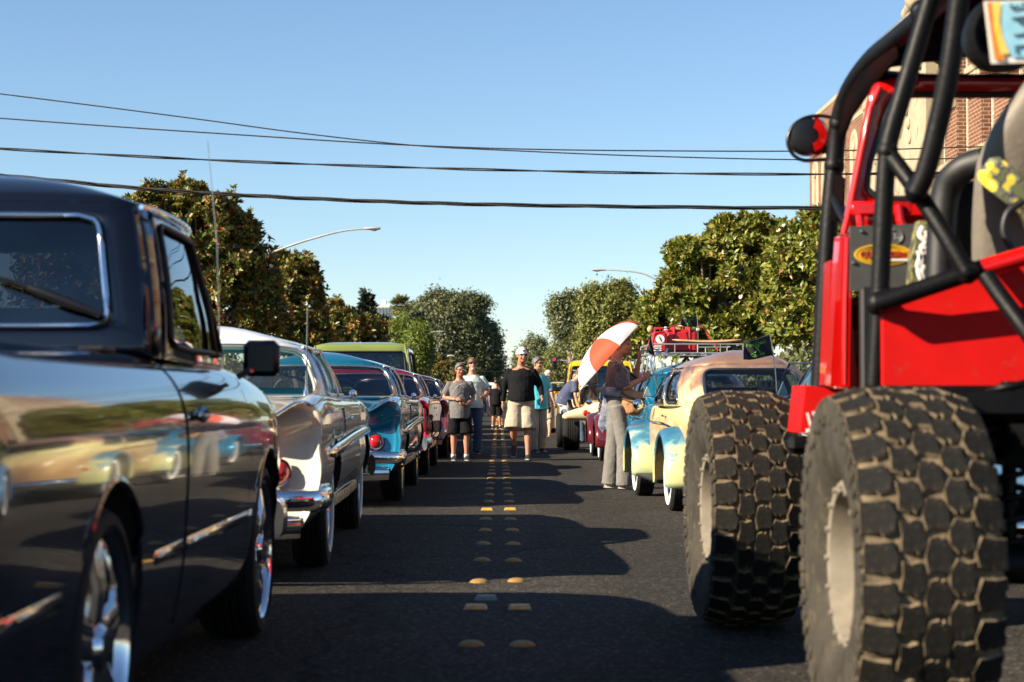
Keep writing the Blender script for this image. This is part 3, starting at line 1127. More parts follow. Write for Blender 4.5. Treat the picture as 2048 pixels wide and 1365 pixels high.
# ------------------------------------------------------------------ brick building
def brick_mat():
    m, nt = new_mat('red_brick')
    out = N(nt, 'ShaderNodeOutputMaterial')
    p = N(nt, 'ShaderNodeBsdfPrincipled', Roughness=0.9)
    p.inputs['Specular IOR Level'].default_value = 0.2
    L(nt, p.outputs[0], out.inputs[0])
    tc = N(nt, 'ShaderNodeTexCoord')
    sx = N(nt, 'ShaderNodeSeparateXYZ')
    L(nt, tc.outputs['Object'], sx.inputs[0])
    ad = N(nt, 'ShaderNodeMath', operation='ADD')
    L(nt, sx.outputs['X'], ad.inputs[0])
    L(nt, sx.outputs['Y'], ad.inputs[1])
    cx = N(nt, 'ShaderNodeCombineXYZ')
    L(nt, ad.outputs[0], cx.inputs['X'])
    L(nt, sx.outputs['Z'], cx.inputs['Y'])
    br = N(nt, 'ShaderNodeTexBrick', Scale=1.0)
    br.inputs['Brick Width'].default_value = 0.42
    br.inputs['Row Height'].default_value = 0.15
    br.inputs['Mortar Size'].default_value = 0.018
    br.inputs['Mortar Smooth'].default_value = 0.2
    br.inputs['Bias'].default_value = 0.0
    br.inputs['Color1'].default_value = (0.125, 0.042, 0.022, 1)
    br.inputs['Color2'].default_value = (0.19, 0.075, 0.040, 1)
    br.inputs['Mortar'].default_value = (0.30, 0.24, 0.17, 1)
    L(nt, cx.outputs[0], br.inputs['Vector'])
    nz = N(nt, 'ShaderNodeTexNoise', Scale=0.5, Detail=6.0)
    L(nt, tc.outputs['Object'], nz.inputs['Vector'])
    mr = N(nt, 'ShaderNodeMapRange')
    mr.inputs['To Min'].default_value = 0.75
    mr.inputs['To Max'].default_value = 1.25
    L(nt, nz.outputs['Fac'], mr.inputs['Value'])
    mx = N(nt, 'ShaderNodeMix', data_type='RGBA', blend_type='MULTIPLY')
    mx.inputs['Factor'].default_value = 1.0
    L(nt, br.outputs['Color'], mx.inputs['A'])
    L(nt, mr.outputs[0], mx.inputs['B'])
    L(nt, mx.outputs['Result'], p.inputs['Base Color'])
    bp = N(nt, 'ShaderNodeBump', Strength=0.6, Distance=0.02, invert=True)
    L(nt, br.outputs['Fac'], bp.inputs['Height'])
    L(nt, bp.outputs[0], p.inputs['Normal'])
    return m


M['brick'] = brick_mat()
M['stone'] = pmat('carved_stone', (0.34, 0.275, 0.185), rough=0.85, var=0.12, scale=1.5, dirt=(0.18, 0.13, 0.075), dirt_amt=0.18, bump=0.5, bscale=6)
M['win_frame'] = pmat('window_frame', (0.50, 0.44, 0.34), rough=0.6)
M['win_glass'] = pmat('building_glass', (0.20, 0.22, 0.23), rough=0.12, var=0.35, scale=0.5, spec=0.8)


def brick_building():
    FX = 18.0
    root = thing('brick_building', 'tall red brick building with carved pale stone portal and arched niches, behind the red buggy', 'building', (FX, 78, 0))
    TOP = 17.2
    wall = MB()
    stone = MB()

    def pier(y0, y1, z0, z1, proud=0.0, mb=None):
        d = 1.2 + proud
        (mb or wall).box((.6 - proud / 2, (y0 + y1) / 2 - 78, (z0 + z1) / 2), (d, y1 - y0, z1 - z0))

    def window(yc, w, z0, z1, panes_v=6):
        f = MB()
        x = .42
        for s in (-1, 1):
            f.box((x, yc - 78 + s * w / 2, (z0 + z1) / 2), (.12, .10, z1 - z0))
            f.box((x, yc - 78 + s * w / 6, (z0 + z1) / 2), (.08, .05, z1 - z0))
        for k in range(panes_v + 1):
            f.box((x, yc - 78, z0 + (z1 - z0) * k / panes_v), (.09, w, .07))
        fo = f.build('window', M['win_frame'], root)
        g = MB()
        g.box((x + .05, yc - 78, (z0 + z1) / 2), (.03, w, z1 - z0))
        g.build('pane', M['win_glass'], fo)
        s = MB()
        s.box((.1, yc - 78, z0 - .12), (.5, w + .3, .2), None, .03)
        s.build('sill', M['stone'], fo)

    def arch(yc, w, z0, z1, deep=.25):
        """stone round-headed niche surround"""
        s = MB()
        r = w / 2
        zs = z1 - r
        pts = [(-.02, yc - 78 - r, z0), (-.02, yc - 78 - r, zs)] + [(-.02, yc - 78 - r * math.cos(a), zs + r * math.sin(a)) for a in [math.pi * i / 12 for i in range(1, 12)]] + [(-.02, yc - 78 + r, zs), (-.02, yc - 78 + r, z0)]
        s.tube(pts, .22, 8, ry=.07, up=(1, 0, 0))
        s.box((-.02, yc - 78, z0 + .2), (.16, w + .6, .4), None, .03)
        s.prism([(.01, yc - 78 + (p[1] - yc + 78) * .95, p[2]) for p in pts], (-.035, 0, 0))
        # column and small urn carved in it
        s.tube([(-.06, yc - 78, z0 + .4), (-.06, yc - 78, zs - .2)], [.13, .11], 10)
        s.ell((-.06, yc - 78, zs + .05), (.10, .30, .28))
        o = s.build('stone_niche', M['stone'], root)
        return o

    # near wing with tall windows 44..75, end wing 88..104
    y = 20.0
    wall.box((6.7, 62 - 78, TOP / 2), (11, 84, TOP))
    bays = []
    while y < 74:
        pier(y, y + 1.9, 0, TOP - 2.0)
        stone.box((-.03, y + .95 - 78, 12.9), (.14, 1.75, .9), None, .05)
        stone.box((-.05, y + .95 - 78, 13.5), (.2, 2.0, .3), None, .04)
        for k in range(3):
            stone.ell((-.10, y + .45 + .5 * k - 78, 13.0), (.14, .2, .32))
        bays.append(y + 1.9 + .85)
        y += 3.6
    pier(20, 75, TOP - 2.0, TOP)
    pier(20, 75, 0, 1.2)
    for yc in bays:
        pier(yc - .85, yc + .85, 7.2, 8.0)
        window(yc, 1.5, 1.4, 7.1, 5)
        window(yc, 1.5, 8.2, 14.9, 6)
    # end wing
    pier(88, 104, 0, TOP)
    for yc in (90.8, 94.2, 99.0, 102.0):
        arch(yc, 1.5, 10.8, 14.4)
        window(yc, 1.1, 4.0, 9.6, 5)
    for yc in (92.5, 100.5):
        stone.box((-.05, yc - 78, 16.2), (.25, .5, 1.0), None, .04)
    for (z, h, pr) in ((15.2, .30, .06), (17.08, .28, .03), (10.3, .3, .08), (1.5, .3, .08)):
        for (a, b2) in ((20, 74.8), (88.2, 104)):
            stone.box((-pr / 2 + .1, (a + b2) / 2 - 78, z), (pr + .2, b2 - a, h), None, .04)
    # central stone portal
    pier(75, 88, 0, TOP + .2, .12, stone)
    for yc in (76.2, 86.8):
        stone.tube([(-.12, yc - 78, .5), (-.12, yc - 78, 15.0)], .30, 12, ry=.16, up=(1, 0, 0))
        stone.box((-.12, yc - 78, 15.3), (.4, 1.0, .7), None, .06)
        for k in range(9):
            stone.ell((-.25, yc - 78, 2.2 + 1.45 * k), (.08, .22, .42))
    r = 3.0
    pts = [(-.12, 81.5 - 78 - r * math.cos(a), 11.6 + r * math.sin(a)) for a in [math.pi * i / 16 for i in range(17)]]
    stone.tube([(-.12, 81.5 - 78 - r, 3)] + pts + [(-.12, 81.5 - 78 + r, 3)], .30, 8, ry=.12, up=(1, 0, 0))
    for i in range(15):
        a = math.pi * (i + 1) / 16
        stone.ell((-.15, 81.5 - 78 - 3.6 * math.cos(a), 11.6 + 3.6 * math.sin(a)), (.1, .26, .26))
    for k in range(14):
        stone.ell((-.12, 81.5 - 78 + rnd.uniform(-1.8, 1.8), rnd.uniform(8, 14)), (.1, rnd.uniform(.2, .45), rnd.uniform(.25, .6)))
    # scrolls and gable over the portal
    stone.box((.55, 81.5 - 78, TOP + .45), (1.3, 13.2, .5), None, .06)
    for yc, s in ((77.2, 1),):
        stone.lathe([(0, -.25), (.5, -.22), (.58, -.1), (.58, .8), (.5, .9), (0, .9)], 22, axis='Y', c=(.2, yc - 78 - .3, TOP + 1.1))
        stone.lathe([(.20, -.30), (.3, -.34), (.36, -.24)], 18, axis='Y', c=(.2, yc - 78 - .3, TOP + 1.1))
        stone.ell((.2, yc - 78 - .6, TOP + 1.1), (.1, .08, .1))
        stone.tube(curve_pts([(.2, yc - 78 + s * .5, TOP + 1.4), (.2, yc - 78 + s * 1.6, TOP + 1.1), (.2, yc - 78 + s * 2.6, TOP + .9)], 5), .28, 10)
    wall.build('wall', M['brick'], root, 25)
    so = stone.build('stone_dressing', M['stone'], root, 40)
    so['kind'] = 'stuff'
    for (yc, z0, z1, w) in ((81.5, 3.2, 9.6, 1.9), (79.6, 3.2, 8.6, .9), (83.6, 3.2, 8.6, .9), (81.5, 10.3, 13.2, 1.6)):
        f = MB()
        x = -.16
        for s in (-1, 1):
            f.box((x, yc - 78 + s * w / 2, (z0 + z1) / 2), (.12, .14, z1 - z0))
        for k in range(6):
            f.box((x, yc - 78, z0 + (z1 - z0) * k / 5), (.1, w, .08))
        fo = f.build('window', M['win_frame'], root)
        g = MB()
        g.box((x + .03, yc - 78, (z0 + z1) / 2), (.02, w, z1 - z0))
        g.build('pane', M['win_glass'], fo)


brick_building()
# ------------------------------------------------------------------ car building helpers
def loft_body(mb, stations, kp=5, kl=6):
    """stations: lists of (x,y,z), x >= 0, from bottom centre round the right side to top centre"""
    S = np.array([resample(s, kp) for s in stations])
    S[:, :, 0] = np.maximum(S[:, :, 0], 0)
    S = resample(S, kl)
    S[:, :, 0] = np.maximum(S[:, :, 0], 0)
    S[:, 0, 0] = 0
    S[:, -1, 0] = 0
    n, m, _ = S.shape
    ring = []
    for i in range(n):
        r = [tuple(p) for p in S[i]]
        l = [(-p[0], p[1], p[2]) for p in S[i][1:-1][::-1]]
        ring.append(r + l)
    k = len(ring[0])
    vs = [p for r in ring for p in r]
    fs = []
    for i in range(n - 1):
        for j in range(k):
            fs.append((i * k + j, i * k + (j + 1) % k, (i + 1) * k + (j + 1) % k, (i + 1) * k + j))
    fs.append(tuple(range(k))[::-1])
    fs.append(tuple(range((n - 1) * k, n * k)))
    mb.add(vs, fs)
    return mb


def prof(y, xz, dy=None):
    return [(x, y + (dy[i] if dy else 0), z) for i, (x, z) in enumerate(xz)]


def cut(o, cutter, mats, ang=35):
    """subtract a closed cutter mesh from o; the cut faces keep the cutter's materials"""
    c = link('cutter', cutter.mesh('cutter', mats, None), o.parent)
    md = o.modifiers.new('cut', 'BOOLEAN')
    md.operation = 'DIFFERENCE'
    md.solver = 'EXACT'
    md.object = c
    md.material_mode = 'TRANSFER'
    bake(o)
    me = c.data
    bpy.data.objects.remove(c)
    bpy.data.meshes.remove(me)
    smooth_mesh(o, ang)
    return o


def wheel_meshes(kind, R, w):
    """shared meshes of one wheel; axis along x, outer face towards +x"""
    h = w / 2
    ri = {'billet': R * 0.80, 'gold': R * 0.66, 'beetle': R * 0.62}.get(kind, R * 0.64)
    t = MB()
    p = [(ri, -h * .8), (R * .86, -h), (R * .95, -h * .95), (R, -h * .72)]
    for g in (-.42, -.14, .14, .42):
        p += [(R, h * (g - .06)), (R * .975, h * (g - .04)), (R * .975, h * (g + .04)), (R, h * (g + .06))]
    p += [(R, h * .72), (R * .95, h * .95), (R * .86, h), (ri + (R - ri) * .3, h * .97), (ri, h * .8)]
    t.lathe(p, 40)
    out = [('tyre', t.mesh('tyre', M['rubber'], 30))]
    if kind in ('beetle', 'whitewall'):
        q = MB()
        r0, r1 = (ri + .01, R * .83) if kind == 'beetle' else (ri + .012, ri + .045)
        q.lathe([(r0, h * .86), (r0, h * .985), (r1, h * 1.03), (r1, h * .9)], 40)
        out.append(('whitewall_band', q.mesh('whitewall_band', M['whitewall'], 30)))
    r = MB()
    rim_mat = M['chrome']
    if kind == 'billet':
        r.lathe([(ri, -h * .8), (ri * .97, -h * .8), (ri * .93, h * .55), (ri * .95, h * .8), (ri, h * .92), (ri * 1.02, h * .82)], 44)
        r.lathe([(ri * .9, -h * .2), (.05, -h * .2)], 30)
        for k in range(5):
            a = 2 * math.pi * k / 5 + .3
            for d in (-.1, .1):
                pts = [Vector((h * .62, math.cos(a + d * 2) * R * .14, math.sin(a + d * 2) * R * .14)),
                       Vector((h * .74, math.cos(a + d * 1.2) * ri * .55, math.sin(a + d * 1.2) * ri * .55)),
                       Vector((h * .60, math.cos(a + d * .9) * ri * .95, math.sin(a + d * .9) * ri * .95))]
                r.tube(pts, [.05, .036, .045], 8, ry=[.02, .02, .02], up=(1, 0, 0))
        r.lathe([(.0, h * .95), (.045, h * .92), (.065, h * .75), (.075, h * .4)], 20)
    elif kind == 'gold':
        rim_mat = M['gold']
        r.lathe([(ri * 1.02, -h * .8), (ri * .95, -h * .7), (ri * .9, h * .3), (ri * .93, h * .7), (ri * 1.0, h * .9), (ri * 1.03, h * .8)], 40)
        for k in range(24):
            a = 2 * math.pi * k / 24
            b = a + (.35 if k % 2 else -.35)
            r.tube([(h * .55, math.cos(b) * .05, math.sin(b) * .05), (h * .35 * (1 if k % 3 else -.3), math.cos(a) * ri * .92, math.sin(a) * ri * .92)], .006, 5)
        r.lathe([(.0, h * 1.05), (.03, h * 1.0), (.05, h * .7), (.06, h * .3), (.0, h * .3)], 18)
    else:
        r.lathe([(ri * 1.02, -h * .8), (ri * .95, -h * .5), (ri * .9, h * .45), (ri * .95, h * .8), (ri * 1.03, h * .86)], 40)
        r.lathe([(.0, h * .82), (R * .12, h * .8), (R * .2, h * .62), (R * .3, h * .52), (R * .4, h * .6), (R * .5, h * .45), (ri * .92, h * .42)], 36)
        for k in range(10):
            a = 2 * math.pi * k / 10
            r.ell((h * .5, math.cos(a) * R * .45, math.sin(a) * R * .45), (.012, .02, .02), None, 8, 5)
    out.append(('rim', r.mesh('rim', rim_mat, 35)))
    b = MB()
    b.lathe([(ri * .96, -h * .3), (.0, -h * .3)], 24)
    out.append(('brake_drum', b.mesh('brake_drum', M['well'], 30)))
    return out


def add_wheels(root, kind, R, w, spots, toe=None):
    ms = wheel_meshes(kind, R, w)
    for i, (x, y) in enumerate(spots):
        side = 1 if x > 0 else -1
        e = part_empty('wheel', root, (x - side * w / 2, y, R), (rnd.uniform(0, 6.28) * 0, 0, 0 if side > 0 else math.pi))
        spin = rnd.uniform(0, 6.28)
        for nm, me in ms:
            c = link(nm, me, e)
            c.rotation_euler = (spin, 0, 0)


def ring_eval(P, u):
    """closed half-ring control points mirrored about x=0"""
    K = len(P)
    s = 1
    if u < 0:
        u, s = -u, -1
    if u > K - 1:
        u, s = 2 * (K - 1) - u, -s
    i = max(0, min(K - 2, int(math.floor(u))))
    f = u - i

    def g(j):
        if j < 0:
            p = P[-j]
            return np.array((-p[0], p[1], p[2]))
        if j > K - 1:
            p = P[2 * (K - 1) - j]
            return np.array((-p[0], p[1], p[2]))
        return np.array(P[j], float)
    p0, p1, p2, p3 = g(i - 1), g(i), g(i + 1), g(i + 2)
    q = 0.5 * ((2 * p1) + (p2 - p0) * f + (2 * p0 - 5 * p1 + 4 * p2 - p3) * f * f + (3 * p1 - p0 - 3 * p2 + p3) * f ** 3)
    q[0] *= s
    return Vector(q)


class Cabin:
    """roof, pillars and inset windows between a belt ring and a roof ring"""

    def __init__(s, B, T, crown, pw=2.4, bulge=0.02):
        s.B, s.T, s.crown, s.pw, s.bulge = B, T, crown, pw, bulge
        s.K = len(B)
        s.cy = sum(p[1] for p in T) / len(T)

    def S(s, u, v, off=0.0):
        b, t = ring_eval(s.B, u), ring_eval(s.T, u)
        p = b.lerp(t, v)
        n = Vector((p.x, (p.y - s.cy) * 0.8, 0))
        du = ring_eval(s.B, u + .05) - ring_eval(s.B, u - .05)
        n2 = Vector((du.y, -du.x, 0))
        if n2.dot(n) < 0:
            n2 = -n2
        if n2.length > 1e-6:
            n = n2
        n.normalize()
        return p + n * (s.bulge * 4 * v * (1 - v) + off)

    def rounded(s, w, a, b):
        u0, u1, v0, v1, ru, rv = w
        q = [a, b]
        if abs(a) > 1 - ru and abs(b) > 1 - rv:
            cx, cz = math.copysign(1 - ru, a), math.copysign(1 - rv, b)
            d = Vector(((a - cx) / ru, (b - cz) / rv))
            if d.length > 1e-9:
                d.normalize()
            q = [cx + d.x * ru, cz + d.y * rv]
        return ((u0 + u1) / 2 + q[0] * (u1 - u0) / 2, (v0 + v1) / 2 + q[1] * (v1 - v0) / 2)

    def build(s, root, cells, roof_mat, glass, trim, trim_r=0.012, names=None, nr=64, thick=0.03, drip=True, roof_name='roof', seal=None, lining=None):
        mb = MB()
        per = 14
        sq = []
        for k in range(per):
            sq.append((-1 + 2 * k / per, -1))
        for k in range(per):
            sq.append((1, -1 + 2 * k / per))
        for k in range(per):
            sq.append((1 - 2 * k / per, 1))
        for k in range(per):
            sq.append((-1, 1 - 2 * k / per))
        for cell in cells:
            u0, u1, w = cell[0], cell[1], cell[2]
            both = cell[3] if len(cell) > 3 else True
            gl = cell[4] if len(cell) > 4 else glass
            nm = cell[5] if len(cell) > 5 else 'side_window'
            for sg in ((1, -1) if both else (1,)):
                def SS(u, v, off=0.0):
                    p = s.S(u, v, off)
                    if sg < 0:
                        p.x = -p.x
                    return p
                if w is None:
                    nu = max(2, int((u1 - u0) * 6))
                    mb.grid([[SS(u0 + (u1 - u0) * i / nu, j / 4) for i in range(nu + 1)] for j in range(5)])
                    continue
                outer = [((u0 + u1) / 2 + a * (u1 - u0) / 2, .5 + b * .5) for a, b in sq]
                inner = [s.rounded(w, a, b) for a, b in sq]
                rows = []
                for k in range(4):
                    f = k / 3
                    rows.append([SS(o[0] + (i[0] - o[0]) * f, o[1] + (i[1] - o[1]) * f) for o, i in zip(outer, inner)])
                mb.grid(rows, cu=True)
                # glass, slightly recessed
                g = MB()
                cu, cv = (w[0] + w[1]) / 2, (w[2] + w[3]) / 2
                rows = []
                for k in range(6):
                    f = 1 - k / 5 * .999
                    rows.append([SS(cu + (i[0] - cu) * f, cv + (i[1] - cv) * f, -.012) for i in inner])
                g.grid(rows, cu=True)
                go = g.build(nm, gl, root, 60)
                trm = cell[6] if len(cell) > 6 else trim
                if trm is not None:
                    t = MB()
                    t.tube([SS(i[0], i[1], .004) for i in inner], trim_r, 6, closed=True)
                    t.build('window_trim', trm, go, 60)
                if seal is not None:
                    t = MB()
                    t.tube([SS(cu + (i[0] - cu) * .96, cv + (i[1] - cv) * .95, -.002) for i in inner], trim_r * 1.3, 6, closed=True)
                    t.build('window_seal', seal, go, 60)
        # roof
        nu = nr
        rows = []
        for k in range(10):
            wv = k / 9 * .985
            r = []
            for i in range(nu):
                u = -(s.K - 1) + 2 * (s.K - 1) * i / nu
                t = ring_eval(s.T, u)
                f = 1 - wv
                r.append(Vector((t.x * f, s.cy + (t.y - s.cy) * f, t.z + s.crown * (1 - f ** s.pw))))
            rows.append(r)
        mb.grid(rows, cu=True)
        c = sum(rows[-1], Vector()) / nu
        last = len(mb.v) - nu
        mb.v.append(tuple(c))
        for i in range(nu):
            mb.f.append((last + i, last + (i + 1) % nu, len(mb.v) - 1))
            mb.mi.append(mb.cur)
        o = mb.build(roof_name, roof_mat, root, 50)
        o.data.materials.append(lining or M['dark_cabin'])
        sd = o.modifiers.new('thickness', 'SOLIDIFY')
        sd.thickness = thick
        sd.offset = -1
        sd.material_offset = 1
        sd.material_offset_rim = 0
        if drip:
            for sg in (1, -1):
                t = MB()
                pts = []
                for i in range(21):
                    u = drip[0] + (drip[1] - drip[0]) * i / 20 if isinstance(drip, tuple) else 2 + (s.K - 4.2) * i / 20
                    p = s.S(u, .985, .012)
                    pts.append(Vector((p.x * sg, p.y, p.z)))
                t.tube(pts, .009, 6)
                t.build('drip_rail', trim or roof_mat, root, 60)
        return o


def add_seats(root, mat, rows, halfw, wheel_at=None, wheel_mat=None):
    for (y, z0, z1) in rows:
        b = MB()
        b.box((0, y, (z0 + z1) / 2), (halfw * 2, .16, z1 - z0), Matrix.Rotation(.16, 3, 'X').transposed(), .05)
        b.box((0, y + .3, z0 + .02), (halfw * 2, .5, .16), None, .05)
        b.build('seat', mat, root, 40)
    if wheel_at:
        b = MB()
        c = Vector(wheel_at)
        R = Matrix.Rotation(math.radians(-62), 3, 'X')
        pts = [c + R @ Vector((math.cos(a) * .2, math.sin(a) * .2, 0)) for a in [i * 2 * math.pi / 24 for i in range(24)]]
        b.tube(pts, .012, 6, closed=True)
        for a in (0.4, 2.74, 4.71):
            b.tube([c, c + R @ Vector((math.cos(a) * .2, math.sin(a) * .2, 0))], .009, 5)
        b.build('steering_wheel', wheel_mat or M['black_plastic'], root, 50)


def bumper(root, pts, h, d, mat=None, name='bumper'):
    b = MB()
    P = curve_pts(pts, 6)
    b.tube(P, d, 12, ry=h, up=(0, 0, 1))
    return b.build(name, mat or M['chrome'], root, 60)


def door_mirror(root, base, head, size, mat, rect=True, arm=.01):
    b = MB()
    base, head = Vector(base), Vector(head)
    if rect:
        b.box(head, (size[0], .05, size[1]), None, .02)
    else:
        b.lathe([(0, -.05), (size[0] * .3, -.045), (size[0] * .48, -.015), (size[0] * .5, 0), (size[0] * .46, .004), (0, .004)], 20, axis='Y', c=head)
    o = b.build('mirror', mat, root, 40)
    a = MB()
    a.tube([base, base.lerp(head, .5) + Vector((0, -.02, -.01)), head + Vector((0, .02, -size[1] * .3))], arm, 6)
    a.build('mirror_arm', M['dull_chrome'], o, 40)
    return o


# ------------------------------------------------------------------ black pickup
def make_pickup():
    body_m = paint('black_pickup_paint', (0.0035, 0.0045, 0.010), rough=0.12, var=.1)
    root = thing('pickup_truck', 'glossy black pickup truck with chrome trimmed rear window, nearest of all the parked cars', 'pickup truck', (-1.93, 4.40, 0), 0, 'vehicles parked along the street')

    def st(y, w=1.0, top=1.0, hood=0.0, low=0.0):
        P = [(0, .20), (.80, .20), (.93, .235), (.980, .42), (.995, .62), (1.0, .77), (.993, .885), (.962, .985), (.895, 1.055), (.78, 1.085), (.4, 1.09), (0, 1.095)]
        out = []
        for x, z in P:
            zz = z if z < .6 else .6 + (z - .6) * top
            if hood and x < .7 and z > 1:
                zz += hood
            out.append((x * w, y, zz + (low if z < .6 else 0)))
        return out
    S = [st(-1.13, .95, .96, low=.04), st(-1.12, .985, .985, low=.02), st(-1.05), st(-.5), st(.2), st(.95), st(1.6), st(2.3), st(2.75, 1, .97, .03), st(3.2, .995, .90, .06),
         st(3.5, .97, .78, .1, .03), st(3.66, .93, .66, .1, .06), st(3.74, .86, .5, .06, .1)]
    mb = MB()
    loft_body(mb, S, 6, 6)
    body = mb.build('body', [body_m], root)
    c = MB()
    for y in (0.0, 2.90):
        for sg in (1, -1):
            c.lathe([(0, sg * .60), (.405, sg * .60), (.405, sg * 1.3), (0, sg * 1.3)], 48, c=(0, y, .345))
    cut(body, c, [M['well']])
    c = MB()
    c.box((0, -.06, .98), (1.50, 1.96, .64))
    c.box((0, 1.8, .98), (1.50, 1.1, .5))
    cut(body, c, [M['dark_cabin']])
    c = MB()
    for sg in (1, -1):
        c.box((sg * .97, 1.0, .75), (.16, .05, .95))
        c.box((sg * .99, 2.35, .78), (.06, .010, .70))
    cut(body, c, [M['well']])
    # cab
    B = [(0, 1.06, 1.085), (.55, 1.06, 1.085), (.81, 1.075, 1.085), (.885, 1.17, 1.075), (.892, 1.65, 1.065), (.888, 2.12, 1.065), (.86, 2.48, 1.065), (.6, 2.66, 1.10), (0, 2.72, 1.12)]
    T = [(0, 1.17, 1.565), (.48, 1.17, 1.565), (.74, 1.19, 1.56), (.815, 1.28, 1.555), (.83, 1.6, 1.555), (.815, 1.95, 1.555), (.75, 2.14, 1.55), (.48, 2.24, 1.55), (0, 2.28, 1.55)]
    cab = Cabin(B, T, .125, 3.0, .018)
    cab.build(root, [(-2.55, 2.55, (-1.70, 1.70, .18, .90, .12, .24), False, M['glass_dark'], 'rear_window'),
                     (2.55, 3.1, None),
                     (3.1, 6.2, (3.25, 5.75, .10, .90, .12, .2), True, M['glass_dark'], 'side_window', M['black_trim']),
                     (6.2, 9.8, (6.5, 9.5, .1, .92, .1, .2), False, M['glass_clear'], 'windshield')],
              body_m, M['glass_dark'], M['chrome'], .0095, drip=(2.6, 6.4))
    for sg in (1, -1):
        t = MB()
        t.tube([cab.S(5.2, v, .006) * 1 if sg > 0 else Vector((-cab.S(5.2, v, .006).x, cab.S(5.2, v, .006).y, cab.S(5.2, v, .006).z)) for v in (.08, .5, .92)], .012, 6)
        t.build('vent_divider', M['black_trim'], root)
    # vertical chrome edge on cab corner, drip and door
    # side moulding in segments
    for sg in (1, -1):
        for (y0, y1) in ((-1.08, -.50), (.52, .97), (1.03, 2.34), (2.36, 2.46), (3.34, 3.60)):
            b = MB()
            ins = .03 if y0 > 3 else 0
            b.tube([(sg * (.978 - ins), y0, .515), (sg * (.984 - ins), y0 + .02, .515), (sg * (.984 - ins * 1.5), y1 - .02, .515), (sg * (.978 - ins * 1.5), y1, .515)], [.006, .011, .011, .006], 8, ry=[.012, .026, .026, .012], up=(0, 0, 1))
            b.build('side_moulding', M['chrome'], root)
        # arch lips
        for y in (0.0, 2.90):
            b = MB()
            pts = []
            for i in range(25):
                a = math.radians(-8 + 196 * i / 24)
                z = .345 + .408 * math.sin(a)
                pts.append((sg * (.995 if z > .6 else .975 - max(0, .5 - z) * .22), y + .408 * math.cos(a), z))
            b.tube(pts, .011, 6)
            b.build('arch_lip', body_m, root)
        # door handle
        b = MB()
        b.box((sg * 1.008, 1.22, .90), (.03, .14, .03), None, .012)
        b.box((sg * .995, 1.30, .90), (.03, .05, .05), None, .012)
        b.build('door_handle', M['chrome'], root)
        # thin black pads on the bed rail and tail lights
        b = MB()
        b.box((sg * .81, .62, 1.088), (.07, .16, .012), None, .004)
        b.build('rail_pad', M['black_trim'], root)
        b = MB()
        b.box((sg * .955, -1.128, .80), (.05, .05, .30), None, .015)
        b.build('tail_light', M['red_lens'], root)
        b = MB()
        b.box((sg * .70, 3.745, .60), (.2, .03, .2), None, .05)
        b.build('headlight', M['glass_clear'], root)
        door_mirror(root, (sg * .96, 2.28, 1.03), (sg * 1.045, 2.30, 1.10), (.135, .135), M['black_plastic'], True, .012)
    bumper(root, [(-.93, -1.02, .46), (-.90, -1.20, .46), (0, -1.24, .46), (.90, -1.20, .46), (.93, -1.02, .46)], .085, .03)
    bumper(root, [(-.95, 3.55, .42), (-.86, 3.80, .42), (0, 3.86, .42), (.86, 3.80, .42), (.95, 3.55, .42)], .085, .03)
    b = MB()
    b.tube([(0.84, 2.62, 1.07), (.84, 2.62, 1.14)], .014, 8)
    b.tube([(.84, 2.62, 1.14), (.83, 2.60, 1.55), (.80, 2.55, 1.95)], [.003, .0022, .0014], 6)
    b.build('antenna', M['dull_chrome'], root)
    # bench seat, wheel, curved black arm on the rear glass
    add_seats(root, M['dark_cabin'], [(1.35, .75, 1.24)], .68, (-.42, 1.98, 1.12))
    b = MB()
    w = [cab.S(-1.3, .36, .02), cab.S(-.3, .50, .03), cab.S(.55, .52, .03), cab.S(1.1, .38, .03)]
    b.tube(curve_pts(w, 6), .008, 6)
    b.tube([cab.S(.95, .42, .03), cab.S(1.25, .33, .035), cab.S(1.62, .25, .03)], [.010, .014, .009], 8, ry=[.012, .018, .010])
    b.build('glass_arm', M['black_plastic'], root)
    add_wheels(root, 'billet', .345, .24, [(.985, 0), (-.985, 0), (.985, 2.90), (-.985, 2.90)])
    return root


